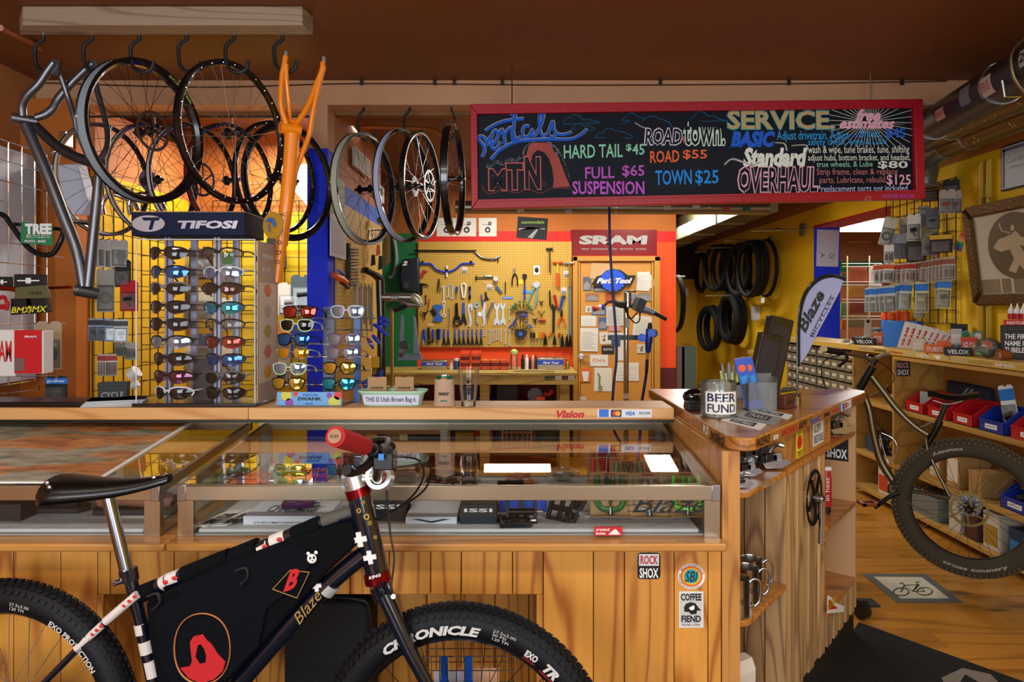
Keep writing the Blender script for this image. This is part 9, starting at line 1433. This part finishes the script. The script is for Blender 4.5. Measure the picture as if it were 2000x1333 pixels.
# ---------------- goods in the glass cases ----------------
ZD=.8325
def pedal(lb,c,m,yaw=0,pitch=0,roll=0,s=1.0,ax=sT,gr='pedals in the display case'):
 p=T('bike_pedal',lb,'pedal',(0,0,0),gr);b=B();b.bx((-.05,-.046,0),(.05,-.034,.016)).bx((-.05,.034,0),(.05,.046,.016)).bx((-.05,-.034,0),(-.038,.034,.016)).bx((.038,-.034,0),(.05,.034,.016)).bx((-.008,-.034,.002),(.008,.034,.014));b.ob('cage',m,p,bv=.002)
 B().cy((-.04,0,.008),(.042,0,.008),.011,n=12).ob('barrel',m,p);B().cy((.042,0,.008),(.068,0,.008),.007,n=10).ob('axle',ax,p);b=B()
 for x in(-.044,-.02,.02,.044):
  for y in(-.04,.04):b.cy((x,y,.016),(x,y,.021),.0018,n=5)
 b.ob('grip_pins',ax,p,kind='stuff');p.matrix_basis=LM(c,yaw,pitch,roll)@Matrix.Scale(s,4);return p
def DK(px_,d,z=ZD):return V(((px_-1000)*d/F,d,z))
pk=lambda n,c:mat('pedal_'+n,c,.35,.3)
def bx2(lab,x0,x1,y0,d,dp,c,z=ZD,**k):
 a=P(x0,0,d);q=P(x1,0,d);h_=P(0,y0,d).z-z;return cT(lab,q.x-a.x,dp,h_,((a.x+q.x)/2,d+dp/2,z),c=c,name='pedal_box',**k)
bx2('flat white box with printed web address below the purple pedal',475,640,1008,2.26,.2,'#d4d8e4',lid=False,txt='CHROMAGBIKES.COM',tm=gI,tb=(.15,.4),txt2='CHROMAG')
pedal('purple platform pedal lying on the flat white box',(P(578,0,2.3).x,2.33,ZD+.044),pk('purple','#4a1a4a'),12)
bx2('long black box behind the flat white box',448,575,974,2.58,.12,'#12141a',lid=False,txt='PLATFORM PEDALS',tm=gI);bx2('black box with a red wedge left of the bike fork',716,790,975,2.30,.14,'#14161c',txt='ISSI',tm=wink,lid=False,tb=(.55,.75));bx2('low white box with red shoe print and black V mark',792,892,1010,2.27,.22,'#d3d8e2',lid=False,txt='V',tm=ink,topc='#7a3a34',tb=(.2,.7));bx2('navy black box with a small printed brand',898,970,985,2.27,.2,'#10141e',txt='ISSI',tm=wink,lid=False,tb=(.6,.78));bx2('bright blue box with a black pedal in front',975,1068,976,2.40,.1,'#1550c8',lid=False)
bx2('crimson edged box peeking behind the navy one',895,925,970,2.5,.1,'#a3162a',lid=False)
b=B();a=DK(722,2.299);b.pr([a+V((.0,0,.02)),a+V((.04,0,.10)),a+V((.0,0,.10))],(0,-.001,0))
pedal('black pedal with silver axle propped before the blue box',DK(1018,2.30,ZD+.03),pk('black','#0e0f12'),0,70,0);pedal('black pedal lying flat at the foot of the blue box',DK(1005,2.27,ZD+.002),pk('black','#0e0f12'),5)
for i,(x,r_)in enumerate(((1098,25),(1128,-20))):pedal(('left','right')[i]+' black clipless pedal of the pair with blue grey axle ends',DK(x,2.33,ZD+.03),pk('gloss','#1c1b1c'),-60+r_,60,0,.9,ax=mat('axle_blue','#8fa0b4',.3,.8))
def carded(lab,x,d,m,w_=.13,h_=.14,z=ZD,pt=12,c='#a9835a'):
 p=T('carded_pedal',lab,'pedal',(0,0,0),'pedals on brown cards');b=B();b.bx((-w_/2,0,0),(w_/2,.002,h_));b.ob('backing_card',col(c,.8),p);b=B();b.bx((-w_/2,-.06,0),(w_/2,0,.002));b.ob('card_foot',col(c,.8),p)
 b=B();b.tu([V((-.04,-.012,h_*.92)),V((-.045,-.012,h_*.5)),V((-.035,-.012,h_*.2)),V((0,-.012,h_*.14)),V((.035,-.012,h_*.2)),V((.045,-.012,h_*.5)),V((.04,-.012,h_*.92))],.009,8,sm=3);b.tu([V((-.012,-.012,h_*.9)),V((0,-.012,h_*.2)),V((.012,-.012,h_*.9))],.009,8);b.ob('cage',m,p);B().cy((0,-.014,h_*.02),(0,-.014,h_*.2),.008,n=10).ob('axle',bM,p);B().bx((-.02,-.0005,h_*.93),(.02,0,h_*.97)).ob('hang_slot',mat('slot_red','#7a2a2a',.7),p)
 p.matrix_basis=LM((((x-1000)*d/F),d,z),0,-pt,0);return p
carded('green and black marbled pedal on a brown card, left of three at the front',1192,2.36,pk('marble','#2a6a3a'));carded('clear grey pedal on a brown card, middle of three at the front',1268,2.35,glass('pedal_clear',(.8,.75,.7),1,.05,.3,(.7,.65,.6)));carded('bright green pedal on a brown card at the right end of the case',1342,2.36,pk('bright_green','#6ad03a'))
for i,(x,d,c,lab)in enumerate(((1183,2.62,'#b8262a','red pedal on a brown card behind the marbled one'),(1230,2.56,'#2a7a6a','teal pedal on a brown card in the second row'),(1300,2.60,'#c8603a','orange red pedal on a brown card in the second row'),(1180,2.8,'#8a1a1c','dark red pedal on a card in the back row'),(1310,2.82,'#1f3a3a','dark teal pedal on a card in the back row'))):carded(lab,x,d,pk('c%d'%i,c),z=ZD+.0,pt=25)
for lab,x,d,c,yw_ in(('orange platform pedal on the left of the case',500,2.78,'#e0501c',8),('lime green platform pedal beside the orange one',568,2.80,'#b4c82a',-8),('mint green pedal behind the lime one',560,2.92,'#7ac89a',10),('coral pedal right of the lime one',615,2.86,'#b8442a',15),('copper and black pedal right of the light reflection',1018,2.76,'#c8704a',20),('black toothed pedal in the middle of the case',905,2.80,'#131313',5),('second black pedal beside the toothed one',860,2.84,'#1c1c1c',-15),('black pedal below the light reflection',1000,2.66,'#111114',10)):pedal(lab,DK(x,d,ZD+.003),pk(c.strip('#'),c),yw_,25,0)
for lab,x,d,s_,cx in(('crumpled clear bag of dark parts at the left of the case',440,2.82,.05,'#2a2a2c'),('crumpled clear bag beside the handlebar stem',790,2.78,.05,'#3a3426'),('shiny clear bag of black parts in the back row',1100,2.84,.05,'#15161a'),('dark case in a clear bag at the back right',1215,2.9,.055,'#10141c'),('clear bag of green parts at the far right back',1345,2.84,.05,'#16302a')):
 c=DK(x,d);p=T('parts_bag',lab,'bag',c,'clear parts bags in the case');b=B();b.ba(c+V((0,0,s_*.55)),s_,10,(1.4,.9,.55));o=b.ob('bag',mat('foil_clear','#b9b4a0',.12,.1,alpha=.35,bump=1,bs=30),p);b=B();b.ba(c+V((0,0,s_*.4)),s_*.8,8,(1.2,.7,.4));b.ob('contents',col(cx,.3),p)
for i,(x0_,y0_,x1_,y1_,lab,tx_)in enumerate(((378,1036,440,1002,'left black printed sticker sheet in the case corner','COFFEE\nFIEND'),(418,1040,478,1012,'right black printed sticker sheet beside the white box','BIKE\nFIEND'))):
 a=V((P(x0_,0,2.26).x,2.24,ZD+.002*i));q=V((P(x1_,0,2.26).x,2.42,ZD+.002*i));p=T('sticker_sheet',lab,'sticker',a,'sticker sheets in the case');sh=.05;B().pr([a,V((q.x-sh,a.y,a.z)),V((q.x,q.y,a.z)),V((a.x+sh,q.y,a.z))],(0,0,.002)).ob('sheet',wH,p);text(tx_,a+V((.02,.02,.0026)),V((1,.0,0)),V((.3,1,0)).normalized(),.05,.12,ink,p,n=Z_,bold=.05)
b=B();a=DK(1290,2.30)
for i,(x,d,cx,sx_,lab)in enumerate(((90,2.42,'#0c0f16','#15181c','large black shoe in the middle of the left case'),(270,2.40,'#8a5a48','#1c1c1c','tan suede shoe with a dark sole at the right of the left case'))):
 c=DK(x,d,ZD);p=T('shoe',lab,'shoe',c,'shoes in the left case');b=B();b.pr([c+V(k)for k in((-.13,-.04,0),(.13,-.04,0),(.15,0,0),(.13,.04,0),(-.13,.04,0),(-.15,0,0))],(0,0,.018));b.ob('sole',col(sx_,.7),p,bv=.004);b=B();b.tu([c+V((-.12,0,.05)),c+V((-.05,0,.06)),c+V((.03,0,.05)),c+V((.12,0,.035))],[.04,.042,.038,.026],12,sm=3,flat=.9);b.ob('upper',mat('shoe_%d'%i,cx,.8,bump=.3),p)
bx2('flat black box lying at the left of the left case',-40,40,985,2.3,.2,'#12161e',lid=False);B().bx(DK(60,2.75,ZD),DK(230,2.95,ZD+.05)).ob('folded_jersey',mat('jersey','#14161c',.9,bump=.5,bs=20),lb='folded dark jersey behind the shoes in the left case',cat='clothing',bv=.01)
dk_=T('desk','brown wooden desk behind the cases with a small brand sticker','desk',V((-.9,4.6,0)));x0_,x1_=-1.02,-.42
for z_ in(.72,.40):B().bx((x0_,4.5,z_),(x1_,4.86,z_+.03)).ob('shelf',ply,dk_)
for x in(x0_,x1_-.03):B().bx((x,4.5,0),(x+.03,4.86,.72)).ob('side',ply,dk_)
o=sK(dk_,697,827,739,838,4.495,'#101008');fx('cannondale',699,830,737,836,4.492,mat('lime_ink2'),o)
cT('open brown carton on the desk shelf behind the case',.22,.2,.2,(-.72,4.68,.431),c='#8a6038');bin_('bright yellow bin under the far shelf',.2,.15,.2,(-.3,5.2,.0),yellowp)
B().pr([V((-1.50,3.35,.62)),V((-1.44,3.35,.64)),V((-1.42,3.35,.60)),V((-1.47,3.35,.57))],(0,.004,0)).ob('tape_flag',mat('tape_orange','#f07a1c',.6),lb='torn orange tape flag seen through the left case',cat='tape')if 0 else None
p=T('mesh_bag','black mesh topped bag standing in the counter recess behind the bike','bag',V((P(640,0,2.3).x,2.3,.0)));b=B();b.pr([V((P(x,0,2.26).x,2.23,P(0,y,2.26).z))for x,y in((560,1333),(560,1180),(590,1166),(700,1164),(724,1180),(728,1333))],(0,.15,0))
for q in b.v:q.z=q.z if q.z>.40 else.001
b.ob('bag_body',mat('mesh_black','#0a0a0c',.85,bump=.8,bs=220),p,bv=.01);b=B();b.tu([V((P(x,0,2.24).x,2.225,P(0,y,2.24).z))for x,y in((566,1240),(600,1170),(700,1168),(722,1190),(724,1280))],.006,6,sm=3);b.ob('piping',bP,p)
wb=T('wire_basket','chrome wire basket with two blue straps behind the front wheel','basket',V((P(900,0,2.1).x,2.1,.0)));xa_,xb_=P(830,0,2.08).x,P(1005,0,2.08).x;ztp=P(0,1270,2.08).z
for z_ in(ztp,ztp-.04,ztp-.08,ztp-.14,ztp-.2,.02):
 for y in(2.04,2.17):B().cy((xa_,y,z_),(xb_,y,z_),.0018,n=5).ob('wire',cH,wb)
for k in range(12):
 x=xa_+(xb_-xa_)*k/11
 for y in(2.04,2.17):B().cy((x,y,.0),(x,y,ztp),.0016,n=5).ob('wire',cH,wb)
for x in(868,915):xx=P(x,0,2.03).x;b=B();b.bx((xx-.010,2.028,.1),(xx+.010,2.034,ztp+.005)).cy((xx,2.026,ztp-.07),(xx,2.034,ztp-.07),.014,n=14);b.ob('blue_strap',mat('strap_blue','#1f5fc0',.25,.6),wb)
for k,(x,cx)in enumerate(((890,'#b9b4b8'),(935,'#c99a78'))):B().bx((P(x,0,2.1).x-.06,2.07+.03*k,.3),(P(x,0,2.1).x+.06,2.075+.03*k,ztp-.055-.01*k)).ob('leaflet',col(cx,.7),lb=('grey printed leaflet','tan printed leaflet')[k]+' standing in the wire basket',cat='leaflet')
